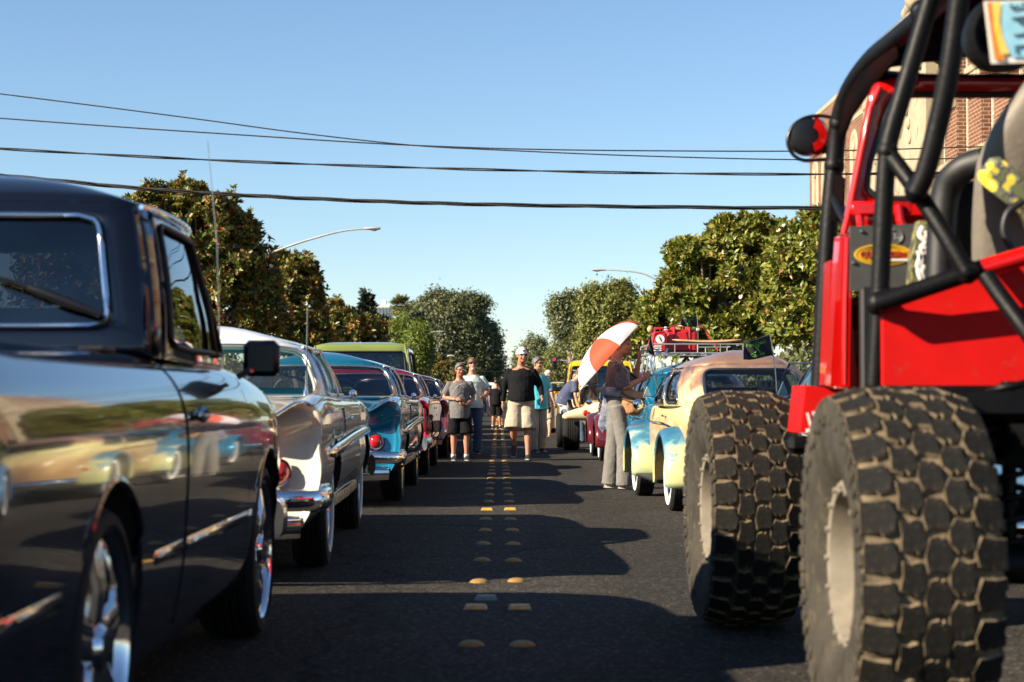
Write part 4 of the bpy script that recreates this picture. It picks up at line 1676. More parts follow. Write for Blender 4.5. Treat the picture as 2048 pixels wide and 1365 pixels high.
# ------------------------------------------------------------------ gull-wing fifties coupes
def make_fifties(name_lbl, loc, rz, body_m, roof_m, seat_m, glass, wheel_kind, spear=True, fins=True, tall_lights=False, extra=None):
    root = thing('classic_car', name_lbl, 'classic car', loc, rz, 'vehicles parked along the street')

    def st(y, w=1.0, zt=.955, crest=.965, deck=None, dy=None, zb=.26, crestx=.84):
        deck = zt - .02 if deck is None else deck
        P = [(0, zb), (.68, zb), (.80, zb + .03), (.885, .44), (.912, .58), (.90, .70), (.912, .80), (.905, crest - .055), (crestx + .03, crest - .008), (crestx - .05, crest), (.58, deck), (.3, zt - .005), (0, zt)]
        return [(x * w, y + (dy[i] if dy else 0), z) for i, (x, z) in enumerate(P)]
    lip = [.10, .10, .08, .06, .07, .085, .06, .0, -.02, -.02, 0, .02, .03]
    S = []
    # closing rear face, concave under the lip
    P0 = st(-1.26, 1.0, .87, .925, .82, lip)
    cz = .56

    def shr(P, f, dy):
        return [(x * f, y + dy, cz + (z - cz) * f) for (x, y, z) in P]
    S.append(shr(P0, .03, .10))
    S.append(shr(P0, .55, .09))
    S.append(shr(P0, .90, .055))
    S.append(shr(P0, .975, .012))
    S.append(P0)
    S.append(st(-1.15, 1.0, .885, .94, .835, [v * .6 for v in lip]))
    S.append(st(-.85, 1.0, .91, .965, .86))
    S.append(st(-.35, 1.0, .945, .97, .91))
    S.append(st(.3, 1.0, .96, .965, .94))
    S.append(st(1.2, 1.0, .965, .96, .95))
    S.append(st(2.2, 1.0, .965, .955, .95))
    S.append(st(2.7, 1.01, .955, .945, .93))
    S.append(st(3.3, 1.01, .91, .90, .87))
    S.append(st(3.65, .99, .84, .84, .80))
    S.append(st(3.82, .95, .74, .74, .70, zb=.32))
    S.append(st(3.88, .85, .62, .62, .6, zb=.38))
    mb = MB()
    loft_body(mb, S, 4, 4)
    body = mb.build('body', [body_m], root)
    c = MB()
    for y in (0.0, 2.98):
        for sg in (1, -1):
            c.lathe([(0, sg * .50), (.365, sg * .50), (.365, sg * 1.2), (0, sg * 1.2)], 36, c=(0, y, .36))
    cut(body, c, [M['well']])
    c = MB()
    c.box((0, 1.30, .82), (1.36, 1.75, .50))
    cut(body, c, [seat_m])
    c = MB()
    for sg in (1, -1):
        c.box((sg * .90, .92, .66), (.08, .008, .52))
        c.box((sg * .90, 2.12, .66), (.08, .008, .52))
    cut(body, c, [M['well']])
    B = [(0, .28, .95), (.46, .33, .95), (.72, .55, .95), (.80, .80, .95), (.81, 1.25, .95), (.80, 1.75, .95), (.775, 2.12, .95), (.52, 2.36, .955), (0, 2.42, .96)]
    T = [(0, .80, 1.315), (.38, .82, 1.31), (.575, .90, 1.285), (.655, 1.02, 1.265), (.67, 1.3, 1.27), (.665, 1.6, 1.275), (.62, 1.84, 1.28), (.40, 1.93, 1.30), (0, 1.96, 1.31)]
    cab = Cabin(B, T, .105, 2.6, .03)
    cab.build(root, [(-2.55, 2.55, (-2.22, 2.22, .05, .90, .16, .55), False, glass, 'rear_window'),
                     (2.55, 4.1, (2.80, 4.0, .07, .93, .18, .3), True, glass, 'side_window'),
                     (4.1, 6.15, (4.15, 5.95, .07, .93, .10, .2), True, glass, 'side_window'),
                     (6.15, 9.85, (6.35, 9.65, .05, .93, .12, .3), False, M['glass_clear'], 'windshield')],
              roof_m, glass, M['dull_chrome'], .013, drip=(2.3, 6.3), lining=seat_m)
    for sg in (1, -1):
        if spear:
            b = MB()
            pts = [(sg * .905, -.55, .655), (sg * .922, -.35, .66), (sg * .93, .2, .675), (sg * .928, 1.2, .70), (sg * .93, 2.3, .72), (sg * .93, 2.9, .725), (sg * .925, 3.0, .725)]
            b.tube(curve_pts(pts, 5), [.004] + [.006 + .010 * min(1, i / 5) for i in range(1, 30)] + [.006], 8, ry=[.004] + [.016 + .024 * min(1, i / 6) * (1 - .5 * i / 30) for i in range(1, 30)] + [.015], up=(0, 0, 1))
            b.build('side_spear', M['chrome'], root, 60)
            # framed recess in the rear quarter
            b = MB()
            pts = [(sg * .908, -.30, .735), (sg * .908, -.28, .885), (sg * .912, .45, .895), (sg * .914, .62, .75), (sg * .914, .5, .725)]
            b.tube(pts, .006, 6, closed=True)
            b.build('side_trim', M['chrome'], root, 60)
        if fins:
            # bright edge round the gull-wing lip and along the fender crest
            b = MB()
            q = [P0[11], P0[10], P0[9], P0[8], (.885, -.95, .945), (.895, -.4, .945), (.893, .4, .935)]
            b.tube(curve_pts([(sg * x, y - (.004 if k < 4 else 0), z + .004) for k, (x, y, z) in enumerate(q)], 5), .009, 6)
            b.build('crest_trim', M['chrome'], root, 60)
        if tall_lights:
            b = MB()
            b.box((sg * .845, -1.21, .70), (.07, .06, .30), None, .02)
            b.build('tail_light', M['red_lens'], root)
        else:
            for xx in (.69, .50):
                b = MB()
                b.lathe([(0, -.05), (.03, -.048), (.055, -.03), (.062, 0), (.06, .04)], 22, axis='Y', c=(sg * xx, -1.145, .575))
                lo = b.build('tail_light', M['red_lens'], root, 50)
                b = MB()
                b.tube([(sg * xx + math.cos(a) * .064, -1.15, .575 + math.sin(a) * .064) for a in [i * 2 * math.pi / 24 for i in range(24)]], .009, 6, closed=True)
                b.build('bezel', M['chrome'], lo, 60)
        # headlight pair at the nose
        b = MB()
        b.lathe([(0, .03), (.06, .02), (.075, 0)], 18, axis='Y', c=(sg * .66, 3.86, .62))
        b.build('headlight', M['glass_clear'], root, 50)
        b = MB()
        b.box((sg * .925, 1.02, .83), (.02, .13, .022), None, .009)
        b.build('door_handle', M['chrome'], root)
        # lower sill trim
        b = MB()
        b.tube([(sg * .86, .42, .345), (sg * .87, 1.5, .345), (sg * .86, 2.58, .345)], .006, 6, ry=.035, up=(0, 0, 1))
        b.build('sill_trim', M['dull_chrome'], root)
        door_mirror(root, (sg * .85, 2.1, .95), (sg * .865, 2.12, .985), (.055, .055), M['chrome'], False, .005)
    bumper(root, [(-.90, -.55, .44), (-.92, -1.0, .44), (-.86, -1.27, .44), (-.4, -1.38, .45), (0, -1.40, .45), (.4, -1.38, .45), (.86, -1.27, .44), (.92, -1.0, .44), (.90, -.55, .44)], .055, .03)
    bumper(root, [(-.80, -1.18, .30), (-.5, -1.30, .30), (0, -1.33, .30), (.5, -1.30, .30), (.80, -1.18, .30)], .06, .025, M['chrome'], 'bumper_apron')
    bumper(root, [(-.92, 3.6, .44), (-.8, 3.98, .44), (0, 4.06, .44), (.8, 3.98, .44), (.92, 3.6, .44)], .08, .03)
    add_seats(root, seat_m, [(.70, .6, .96), (1.50, .6, 1.02)], .62, (-.40, 1.98, 1.0), seat_m)
    sp = [(.868, 0), (-.868, 0), (.868, 2.98), (-.868, 2.98)]
    add_wheels(root, wheel_kind, .335, .20, sp)
    if extra:
        extra(root, cab)
    return root


# ------------------------------------------------------------------ round-backed small cars
def make_beetle(label, loc, rz, body_m, roof_m, fender_m, wheel_kind='beetle', rack=False):
    root = thing('small_classic_car', label, 'classic car', loc, rz, 'vehicles parked along the street')

    def st(y, w, zt, zb=.20):
        h = zt - zb
        P = [(0, zb), (w * .72, zb), (w * .92, zb + .05), (w * .985, zb + h * .35), (w, zb + h * .62), (w * .98, zb + h * .85), (w * .90, zb + h * .96), (w * .5, zt), (0, zt + .005)]
        return prof(y, P)
    S = [st(-.86, .20, .46, .34), st(-.84, .34, .54, .30), st(-.76, .46, .66, .26), st(-.55, .55, .82, .22), st(-.2, .61, .92), st(.4, .64, .90), st(1.3, .64, .90), st(1.85, .62, .92), st(2.2, .56, .90), st(2.6, .44, .80, .22), st(2.9, .30, .62, .26), st(3.0, .18, .48, .32)]
    mb = MB()
    loft_body(mb, S, 4, 4)
    body = mb.build('body', [body_m], root)
    c = MB()
    c.box((0, .85, .80), (1.08, 1.55, .50))
    cut(body, c, [M['dark_cabin']])
    c = MB()
    for sg in (1, -1):
        c.box((sg * .63, .52, .57), (.10, .008, .60))
        c.box((sg * .63, 1.62, .57), (.10, .008, .60))
    cut(body, c, [M['well']])
    B = [(0, -.44, .885), (.30, -.41, .885), (.48, -.27, .885), (.585, .0, .885), (.63, .5, .885), (.635, 1.05, .885), (.60, 1.52, .885), (.42, 1.72, .90), (0, 1.78, .91)]
    T = [(0, .06, 1.25), (.27, .08, 1.25), (.42, .18, 1.235), (.495, .38, 1.225), (.525, .62, 1.22), (.52, .92, 1.22), (.475, 1.17, 1.22), (.34, 1.27, 1.225), (0, 1.31, 1.23)]
    cab = Cabin(B, T, .13, 2.7, .05)
    cab.build(root, [(-2.1, 2.1, (-1.52, 1.52, .16, .88, .22, .42), False, M['glass_tint'], 'rear_window'),
                     (2.1, 2.75, None),
                     (2.75, 4.15, (3.0, 4.05, .08, .90, .38, .45), True, M['glass_clear'], 'side_window'),
                     (4.15, 6.1, (4.25, 5.85, .06, .91, .14, .3), True, M['glass_clear'], 'side_window'),
                     (6.1, 9.9, (6.4, 9.6, .10, .92, .2, .4), False, M['glass_clear'], 'windshield')],
              roof_m, M['glass_tint'], M['chrome'], .009, drip=(3.0, 6.0), seal=M['black_trim'])
    for sg in (1, -1):
        for (cy, ax, top) in ((0.0, .50, .72), (2.40, .50, .70)):
            b = MB()
            rows = []
            nth = 26
            for i in range(nth + 1):
                th = math.radians(-14 + 208 * i / nth)
                cx = math.cos(th)
                # a longer tail on the side that faces away from the cabin
                lng = 1.0 + (.10 if (cx < 0) == (cy < 1) else .22) * abs(cx)
                row = []
                for k in range(9):
                    ph = math.pi / 2 * k / 8
                    xo = .50 + .275 * math.sin(ph)
                    R = .345 + (.425 - .345) * math.cos(ph) ** .8
                    row.append((sg * xo, cy + R * lng * cx, .305 + R * math.sin(th)))
                row.append((sg * .765, cy + .325 * lng * cx, .305 + .325 * math.sin(th)))
                rows.append(row)
            b.grid(rows)
            o = b.build('fender', fender_m, root, 50)
            sd = o.modifiers.new('thickness', 'SOLIDIFY')
            sd.thickness = .012
            # dark inner liner
            b = MB()
            rows = []
            for i in range(17):
                th = math.radians(-10 + 200 * i / 16)
                rows.append([(sg * .46, cy + .34 * math.cos(th), .305 + .34 * math.sin(th)), (sg * .66, cy + .34 * math.cos(th), .305 + .34 * math.sin(th))])
            b.grid(rows)
            b.build('wheel_housing', M['well'], root, 50)
        b = MB()
        b.box((sg * .665, 1.2, .225), (.16, 1.5, .03), None, .012)
        b.build('running_board', M['black_trim'], root)
        b = MB()
        b.tube([(sg * .655, -.1, .70), (sg * .662, .6, .735), (sg * .66, 1.4, .74), (sg * .61, 2.0, .74)], .006, 6, ry=.010, up=(0, 0, 1))
        b.build('belt_moulding', M['chrome'], root)
        b = MB()
        b.lathe([(0, -.03), (.045, -.02), (.055, .02), (.05, .06)], 18, axis='Y', c=(sg * .57, -.42, .42))
        b.build('tail_light', M['red_lens'], root, 50)
        b = MB()
        b.lathe([(0, .05), (.06, .04), (.085, 0), (.08, -.1)], 20, axis='Y', c=(sg * .62, 2.86, .60))
        b.build('headlight', M['glass_clear'], root, 50)
        b = MB()
        b.box((sg * .655, .62, .80), (.025, .10, .02), None, .008)
        b.build('door_handle', M['chrome'], root)
        door_mirror(root, (sg * .64, 1.5, .90), (sg * .77, 1.52, .90), (.10, .10), M['chrome'], False, .005)
        # opened vent wing
        b = MB()
        p = cab.S(5.6, .25, 0)
        q = cab.S(5.6, .85, 0)
        wv = Vector((.16, -.05, 0))
        ps = [p, q, q + wv, p + wv * .8]
        b.prism([Vector((v.x * sg, v.y, v.z)) for v in ps], (0, .012, 0))
        o = b.build('vent_wing', M['glass_clear'], root)
        b = MB()
        b.tube([Vector((v.x * sg, v.y, v.z)) for v in ps], .007, 6, closed=True)
        b.build('window_trim', M['chrome'], o)
    bumper(root, [(-.62, -.80, .30), (-.5, -.95, .30), (0, -1.0, .30), (.5, -.95, .30), (.62, -.80, .30)], .05, .022)
    bumper(root, [(-.62, 3.0, .30), (-.5, 3.12, .30), (0, 3.18, .30), (.5, 3.12, .30), (.62, 3.0, .30)], .05, .022)
    # engine lid edge, rear louvres
    for k in range(9):
        b = MB()
        b.box((-.24 + .06 * k, -.47, .862), (.018, .09, .018), Matrix.Rotation(.7, 3, 'X'), .006)
        b.build('louvre', M['black_trim'], root)
    add_seats(root, M['dark_cabin'], [(.22, .5, .98), (.85, .5, 1.05)], .46, (-.3, 1.4, .95))
    add_wheels(root, wheel_kind, .295, .17, [(.70, 0), (-.70, 0), (.70, 2.40), (-.70, 2.40)])
    return root, cab


# ------------------------------------------------------------------ panel van
def make_van(label, loc, rz, body_m, z_top=1.80, glass=None):
    root = thing('panel_van', label, 'van', loc, rz, 'vehicles parked along the street')

    def st(y, w=.88, zt=1.12, zb=.32):
        P = [(0, zb), (w * .8, zb), (w * .95, zb + .05), (w, .55), (w * 1.01, .8), (w, 1.0), (w * .97, zt), (w * .5, zt + .01), (0, zt + .01)]
        return prof(y, P)
    S = [st(-1.0, .80, 1.08, .40), st(-.97, .86), st(-.5), st(1, .89), st(2.2, .89), st(2.9, .88, 1.05), st(3.3, .84, .95), st(3.42, .75, .85, .4)]
    mb = MB()
    loft_body(mb, S, 3, 3)
    body = mb.build('body', [body_m], root)
    c = MB()
    for y in (0.0, 2.75):
        for sg in (1, -1):
            c.lathe([(0, sg * .5), (.39, sg * .5), (.39, sg * 1.2), (0, sg * 1.2)], 30, c=(0, y, .36))
    cut(body, c, [M['well']])
    c = MB()
    c.box((0, .7, 1.0), (1.5, 3.0, .5))
    cut(body, c, [M['dark_cabin']])
    B = [(0, -.96, 1.11), (.6, -.96, 1.11), (.82, -.93, 1.11), (.865, -.8, 1.11), (.87, .5, 1.11), (.87, 1.7, 1.11), (.84, 2.3, 1.11), (.6, 2.46, 1.11), (0, 2.52, 1.11)]
    T = [(0, -.84, z_top - .08), (.55, -.84, z_top - .08), (.74, -.81, z_top - .08), (.78, -.7, z_top - .08), (.79, .5, z_top - .08), (.78, 1.4, z_top - .08), (.74, 1.8, z_top - .08), (.5, 1.9, z_top - .08), (0, 1.94, z_top - .08)]
    cab = Cabin(B, T, .08, 4.0, .02)
    cab.build(root, [(-2.4, 2.4, (-1.85, 1.85, .08, .86, .14, .25), False, glass or M['glass_dark'], 'rear_window'),
                     (2.4, 3.2, None), (3.2, 4.6, (3.35, 4.4, .1, .85, .12, .25), True, glass or M['glass_dark'], 'side_window'),
                     (4.6, 6.2, (4.75, 6.0, .1, .85, .12, .25), True, glass or M['glass_dark'], 'side_window'),
                     (6.2, 9.8, (6.4, 9.6, .1, .9, .12, .25), False, M['glass_clear'], 'windshield')],
              body_m, M['glass_dark'], M['black_trim'], .012, drip=(2.6, 6.2))
    for sg in (1, -1):
        b = MB()
        b.box((sg * .80, -.985, .80), (.07, .05, .26), None, .02)
        b.build('tail_light', M['red_lens'], root)
        door_mirror(root, (sg * .88, 2.0, 1.12), (sg * .98, 2.02, 1.22), (.12, .18), M['chrome'], True)
    bumper(root, [(-.82, -.9, .45), (-.76, -1.06, .45), (0, -1.1, .45), (.76, -1.06, .45), (.82, -.9, .45)], .07, .03)
    add_wheels(root, 'plain', .345, .2, [(.85, 0), (-.85, 0), (.85, 2.75), (-.85, 2.75)])
    return root
# ------------------------------------------------------------------ red off-road buggy
M['buggy_red'] = paint('buggy_red_paint', (0.48, 0.004, 0.003), rough=0.3, var=.12)
M['buggy_red_flat'] = pmat('buggy_red_flat', (0.46, 0.004, 0.003), rough=0.6, var=.1, spec=.15, dirt=(0.22, 0.05, 0.03), dirt_amt=.10)
M['cage_black'] = pmat('cage_black', (0.0025, 0.0025, 0.003), rough=0.5, var=.3, scale=9, spec=.18, dirt=(0.02, 0.014, 0.01), dirt_amt=.05, bump=.15)
M['carcass'] = pmat('dusty_tyre', (0.10, 0.078, 0.05), rough=0.95, var=.45, scale=14, col2=(0.19, 0.145, 0.09), dirt=(0.27, 0.20, 0.115), dirt_amt=.2, spec=.15, bump=.4, bscale=40)
M['sidewall'] = pmat('tyre_sidewall', (0.040, 0.036, 0.029), rough=0.95, var=.3, scale=7, dirt=(0.13, 0.10, 0.062), dirt_amt=.25, spec=.15, bump=.3, bscale=50)
M['block'] = pmat('tread_rubber', (0.013, 0.0122, 0.011), rough=0.9, var=.35, scale=22, dirt=(0.075, 0.058, 0.036), dirt_amt=.20, spec=.12, bump=.12, bscale=140)
M['rim_tan'] = pmat('dusty_rim', (0.19, 0.165, 0.125), rough=0.7, var=.2, scale=12, dirt=(0.16, 0.11, 0.07), dirt_amt=.25)
M['panel_grey'] = pmat('grey_panel', (0.07, 0.07, 0.068), rough=0.55, metal=.3, var=.2, dirt=(0.08, 0.07, 0.06), dirt_amt=.15)
M['sticker_yellow'] = pmat('sticker_yellow', (0.70, 0.40, 0.01), rough=.4)
M['sticker_red'] = pmat('sticker_red', (0.60, 0.03, 0.01), rough=.4)
M['sticker_brown'] = pmat('sticker_line', (0.10, 0.05, 0.01), rough=.4)
M['sticker_white'] = pmat('sticker_white', (0.75, 0.70, 0.66), rough=.45, var=.08)
M['seat_grey'] = pmat('seat_vinyl', (0.135, 0.115, 0.09), rough=.55, var=.2, scale=4, bump=.2, dirt=(0.09, 0.07, 0.05), dirt_amt=.12)


def cam_mat(name, stops, scale):
    m, nt = new_mat(name)
    out = N(nt, 'ShaderNodeOutputMaterial')
    p = N(nt, 'ShaderNodeBsdfPrincipled', Roughness=.85)
    L(nt, p.outputs[0], out.inputs[0])
    tc = N(nt, 'ShaderNodeTexCoord')
    nz = N(nt, 'ShaderNodeTexNoise', Scale=scale, Detail=2.0)
    L(nt, tc.outputs['Object'], nz.inputs['Vector'])
    r = ramp(nt, stops, 'CONSTANT')
    L(nt, nz.outputs['Fac'], r.inputs[0])
    L(nt, r.outputs[0], p.inputs['Base Color'])
    return m


M['floral'] = cam_mat('floral_cloth', [(0, (.10, .12, .05)), (.42, (.055, .04, .07)), (.48, (.19, .20, .11)), (.54, (.62, .48, .03)), (.64, (.70, .60, .10))], 22)
M['camo'] = cam_mat('camo_cloth', [(0, (.02, .025, .015)), (.42, (.05, .055, .02)), (.50, (.10, .10, .06)), (.57, (.25, .21, .03)), (.63, (.10, .11, .09))], 26)

BUG = thing('offroad_buggy', 'red off-road buggy with black roll cage and huge dusty mud tyres', 'off-road buggy', (1.80, 5.0, 0), 0, 'vehicles parked along the street')
BO = Vector((1.80, 5.0, 0))


def bp(x, y, Y):
    return px(x, y, Y) - BO


TW, TR = .44, .474
ROWS = 29


def block_meshes():
    pitch = 2 * math.pi * TR / ROWS
    out = []
    inner = [(-.50, -.34), (-.08, -.46), (.02, -.34), (.16, -.47), (.50, -.26), (.52, .16), (.24, .46), (-.12, .38), (-.46, .44), (-.40, .06)]
    arrow = [(-.46, -.44), (.10, -.40), (.44, -.48), (.54, -.02), (.36, .40), (.04, .46), (-.04, .34), (-.18, .44), (-.54, .22)]
    should = [(-.56, -.40), (-.10, -.44), (.0, -.36), (.12, -.47), (.44, -.36), (.54, .02), (.30, .44), (-.20, .38), (-.56, .40)]
    specs = [(-.158, .092, .90, should, 1, 0.0, -.16), (-.072, .074, .92, inner, 1, .5, 0), (.006, .072, .90, arrow, -1, .06, 0), (.082, .074, .90, inner, -1, .52, 0), (.162, .088, .90, should, -1, .1, .16)]
    for k, (cx, w, ln, poly, sg, off, tilt) in enumerate(specs):
        b = MB()
        pts = [(sg * x * w * 1.09, y * pitch * ln * 1.07, 0) for x, y in poly]
        b.prism(pts if sg > 0 else pts[::-1], (0, 0, .027), .055)
        me = b.mesh('tread_block', [M['block'], M['carcass']], 15)
        me.polygons.foreach_set('material_index', [0 if q.normal.z > .6 else 1 for q in me.polygons])
        out.append((me, cx, off, tilt))
    return out, pitch


TB, PITCH = block_meshes()


def carcass_mesh():
    b = MB()
    h = TW / 2
    p = [(.228, -h * .60), (.252, -h * .88), (.33, -h * .97), (.40, -h * 1.0), (.445, -h * .985), (.462, -h * .93)]
    q = [(.468, -h * .80), (TR, -h * .5), (TR + .003, 0), (TR, h * .5), (.468, h * .80)]
    r = [(.462, h * .93), (.445, h * .985), (.40, h * 1.0), (.33, h * .97), (.252, h * .88), (.228, h * .60)]
    b.lathe(p + q + r, 72)
    me = b.mesh('tyre', [M['sidewall'], M['carcass']], 60)
    mi = [1 if (math.hypot(f.center.y, f.center.z) > .452) else 0 for f in me.polygons]
    me.polygons.foreach_set('material_index', mi)
    return me


def lug_mesh():
    """small shoulder lugs biting into the sidewall, one joined ring"""
    b = MB()
    h = TW / 2
    for i in range(ROWS):
        for s in (-1, 1):
            a = 2 * math.pi * (i + (.0 if s < 0 else .1)) / ROWS
            for k, da in ((0, -.055), (1, .055)):
                R = Matrix.Rotation(a + da, 3, 'X')
                b.box(R @ Vector((s * h * .985, 0, .435 - .012 * k)), (.022, .034, .055 + .02 * k), R, .005)
    return b.mesh('shoulder_lugs', M['sidewall'], 25)


def buggy_rim():
    b = MB()
    h = TW / 2
    b.lathe([(.262, h * .62), (.262, h * .80), (.250, h * .86), (.225, h * .84), (.215, h * .60), (.205, h * .1), (.19, -h * .1), (.07, -h * .05), (.06, h * .25), (0, h * .28)], 48)
    b.lathe([(.262, -h * .62), (.20, -h * .6), (.19, -h * .1)], 48)
    for k in range(16):
        a = 2 * math.pi * k / 16
        b.lathe([(0, h * .91), (.009, h * .91), (.011, h * .85)], 6, c=(0, math.cos(a) * .24, math.sin(a) * .24))
    for k in range(8):
        a = 2 * math.pi * k / 8
        b.box((h * .05, math.cos(a) * .14, math.sin(a) * .14), (.03, .06, .05), Matrix.Rotation(a, 3, 'X'), .01)
    return b.mesh('rim', M['rim_tan'], 35)


CARC, LUGS, BRIM = carcass_mesh(), lug_mesh(), buggy_rim()


def buggy_wheel(x, y, R0, each, spin, toe=0.0):
    sg = -1 if x < BO.x else 1
    e = part_empty('wheel', BUG, (x - BO.x, y - BO.y, R0), (0, 0, toe))
    s = R0 / .492
    e.scale = (.83, s, s)
    link('tyre', CARC, e)
    o = link('shoulder_lugs', LUGS, e)
    o['kind'] = 'stuff'
    r = link('rim', BRIM, e)
    r.scale = (.93, .90, .90)
    if sg < 0:
        r.rotation_euler = (0, 0, math.pi)
    if each:
        for (me, cx, off, tilt) in TB:
            for i in range(ROWS):
                a = spin + 2 * math.pi * (i + off) / ROWS
                rr = TR - .010 - (.010 if abs(tilt) > 0 else 0)
                o = link('tread_block', me, e)
                # radial direction (0, -sin a ... ) : local z -> radial, local y -> along the tread
                R = Matrix.Rotation(-a, 4, 'X')
                o.matrix_local = R @ Matrix.Translation((cx + rnd.uniform(-.003, .003), 0, rr + rnd.uniform(-.0025, .001))) @ Matrix.Rotation(tilt * 1.6 + rnd.uniform(-.02, .02), 4, 'Y') @ Matrix.Rotation(rnd.uniform(-.07, .07), 4, 'Z') @ Matrix.Diagonal((rnd.uniform(.97, 1.06), rnd.uniform(.96, 1.09), 1, 1))
    else:
        b = MB()
        for (me, cx, off, tilt) in TB:
            for i in range(ROWS):
                a = 2 * math.pi * (i + off) / ROWS
                R = Matrix.Rotation(-a, 4, 'X') @ Matrix.Translation((cx, 0, TR - .012)) @ Matrix.Rotation(tilt * 1.6, 4, 'Y')
                b.add([R @ v.co for v in me.vertices], [tuple(p.vertices) for p in me.polygons])
        o = b.build('tread', M['block'], e, 15, fix=False)
        o['kind'] = 'stuff'


buggy_wheel(1.095, 5.0, .492, True, .07, .0)
buggy_wheel(1.022, 7.6, .492, True, .13, .03)
buggy_wheel(2.505, 5.0, .492, False, 0)
buggy_wheel(2.578, 7.6, .492, False, 0)

# --- tub
b = MB()
yq = 5.36
poly = [bp(1768, 772, yq), bp(1768, 614, yq)]
poly += [bp(1985, 545, yq + .05), bp(2060, 522, yq + .05), Vector((2.46, yq + .05, 1.36)) - BO, Vector((2.46, yq, .989)) - BO]
poly = [poly[0]] + poly[1:]
b.prism(poly, (0, .035, 0))
b.build('rear_panel', M['buggy_red_flat'], BUG, 25)
b = MB()
b.box(Vector((1.80, 5.39, .955)) - BO, (1.34, .08, .07), None, .01)
b.box(Vector((1.80, 6.3, .93)) - BO, (1.15, 2.6, .08), None, .02)
b.box(Vector((1.45, 6.3, .82)) - BO, (.08, 3.6, .12), None, .02)
b.box(Vector((2.15, 6.3, .82)) - BO, (.08, 3.6, .12), None, .02)
b.box(Vector((1.80, 5.15, .84)) - BO, (.9, .10, .10), None, .02)
b.build('chassis', M['cage_black'], BUG, 30)
b = MB()
b.box(Vector((1.82, 6.28, 1.16)) - BO, (1.12, .05, .36), None, .01)
b.box(Vector((1.80, 5.9, 1.05)) - BO, (.30, 1.0, .22), None, .05)
b.build('firewall', M['black_trim'], BUG, 30)
# cowl side post, door jamb
b = MB()
P = [bp(1661, 772, 6.35), bp(1672, 600, 6.35), bp(1682, 470, 6.35), bp(1706, 470, 6.35), bp(1706, 640, 6.35), bp(1713, 735, 6.35), bp(1735, 752, 6.35), bp(1735, 776, 6.35)]
b.prism(P, (0, .10, 0))
b.tube([bp(1690, 770, 6.33), bp(1693, 600, 6.33), bp(1697, 475, 6.33)], .010, 8)
b.build('door_jamb', M['buggy_red'], BUG, 35)
b = MB()
P = [bp(1653, 770, 6.5), bp(1664, 520, 6.5), bp(1672, 520, 6.5), bp(1668, 770, 6.5)]
b.prism(P, (0, .14, 0))
b.build('cowl_side', M['buggy_red'], BUG, 35)
# hood and nose ahead of the windscreen
b = MB()
rows = []
for (y, w, z) in ((6.5, .56, 1.36), (6.9, .53, 1.37), (7.6, .43, 1.34), (8.05, .36, 1.27), (8.12, .35, 1.1), (8.12, .35, .85)):
    rows.append([Vector((1.82 + w * t, y, z - .05 * abs(t) ** 3)) - BO for t in [i / 5 - 1 for i in range(11)]])
b.grid(rows)
for s in (-1, 1):
    b.grid([[Vector((1.82 + s * w, y, z - .05)) - BO, Vector((1.82 + s * w, y, .85)) - BO] for (y, w, z) in ((6.5, .56, 1.36), (6.9, .53, 1.37), (7.6, .43, 1.34), (8.05, .36, 1.27), (8.12, .35, 1.1))])
b.build('hood', M['buggy_red'], BUG, 45)
b = MB()
for k in range(7):
    b.box(Vector((1.82 - .27 + .09 * k, 8.13, 1.05)) - BO, (.035, .02, .30), None, .008)
o = b.build('grille', M['black_trim'], BUG)
o['kind'] = 'stuff'
for s in (-1, 1):
    b = MB()
    b.lathe([(0, .03), (.07, .02), (.085, -.02)], 20, axis='Y', c=Vector((1.82 + s * .33, 8.14, 1.08)) - BO)
    b.build('headlight', M['glass_clear'], BUG, 50)

# --- windscreen frame
YW = 6.45
CXW = 1.86


def wf(x, y):
    return px(x, y, YW)


ol = [wf(1689, 470), wf(1698, 425), wf(1748, 178), wf(1757, 160), wf(1772, 152)]
il = [wf(1760, 398), wf(1742, 392), wf(1735, 372), wf(1740, 330), wf(1780, 210), wf(1790, 192), wf(1806, 186)]


def mirr(p):
    return Vector((2 * CXW - p.x, p.y, p.z))


outer = ol + [mirr(p) for p in ol[::-1]]
inner = il + [mirr(p) for p in il[::-1]]


def resamp_loop(P, n):
    P = P + [P[0]]
    d = [0]
    for a, c in zip(P, P[1:]):
        d.append(d[-1] + (c - a).length)
    out = []
    j = 0
    for i in range(n):
        t = d[-1] * i / n
        while d[j + 1] < t:
            j += 1
        f = (t - d[j]) / max(1e-9, d[j + 1] - d[j])
        out.append(P[j].lerp(P[j + 1], f))
    return out


cc = Vector((CXW, YW, 1.85))


def ang_sort(P, n=72):
    """points of a loop at equal angles about the frame centre"""
    out = []
    Q = P + [P[0]]
    for i in range(n):
        a = 2 * math.pi * i / n
        d = Vector((math.cos(a), math.sin(a)))
        best = None
        for p, q in zip(Q, Q[1:]):
            ax, az, bx, bz = p.x - cc.x, p.z - cc.z, q.x - cc.x, q.z - cc.z
            den = d.x * (bz - az) - d.y * (bx - ax)
            if abs(den) < 1e-12:
                continue
            t = (ax * (bz - az) - az * (bx - ax)) / den
            u = (ax * d.y - az * d.x) / den
            if t > 0 and -1e-6 <= u <= 1 + 1e-6:
                best = t if best is None else max(best, t)
        out.append(Vector((cc.x + d.x * best, YW, cc.z + d.y * best)))
    return out


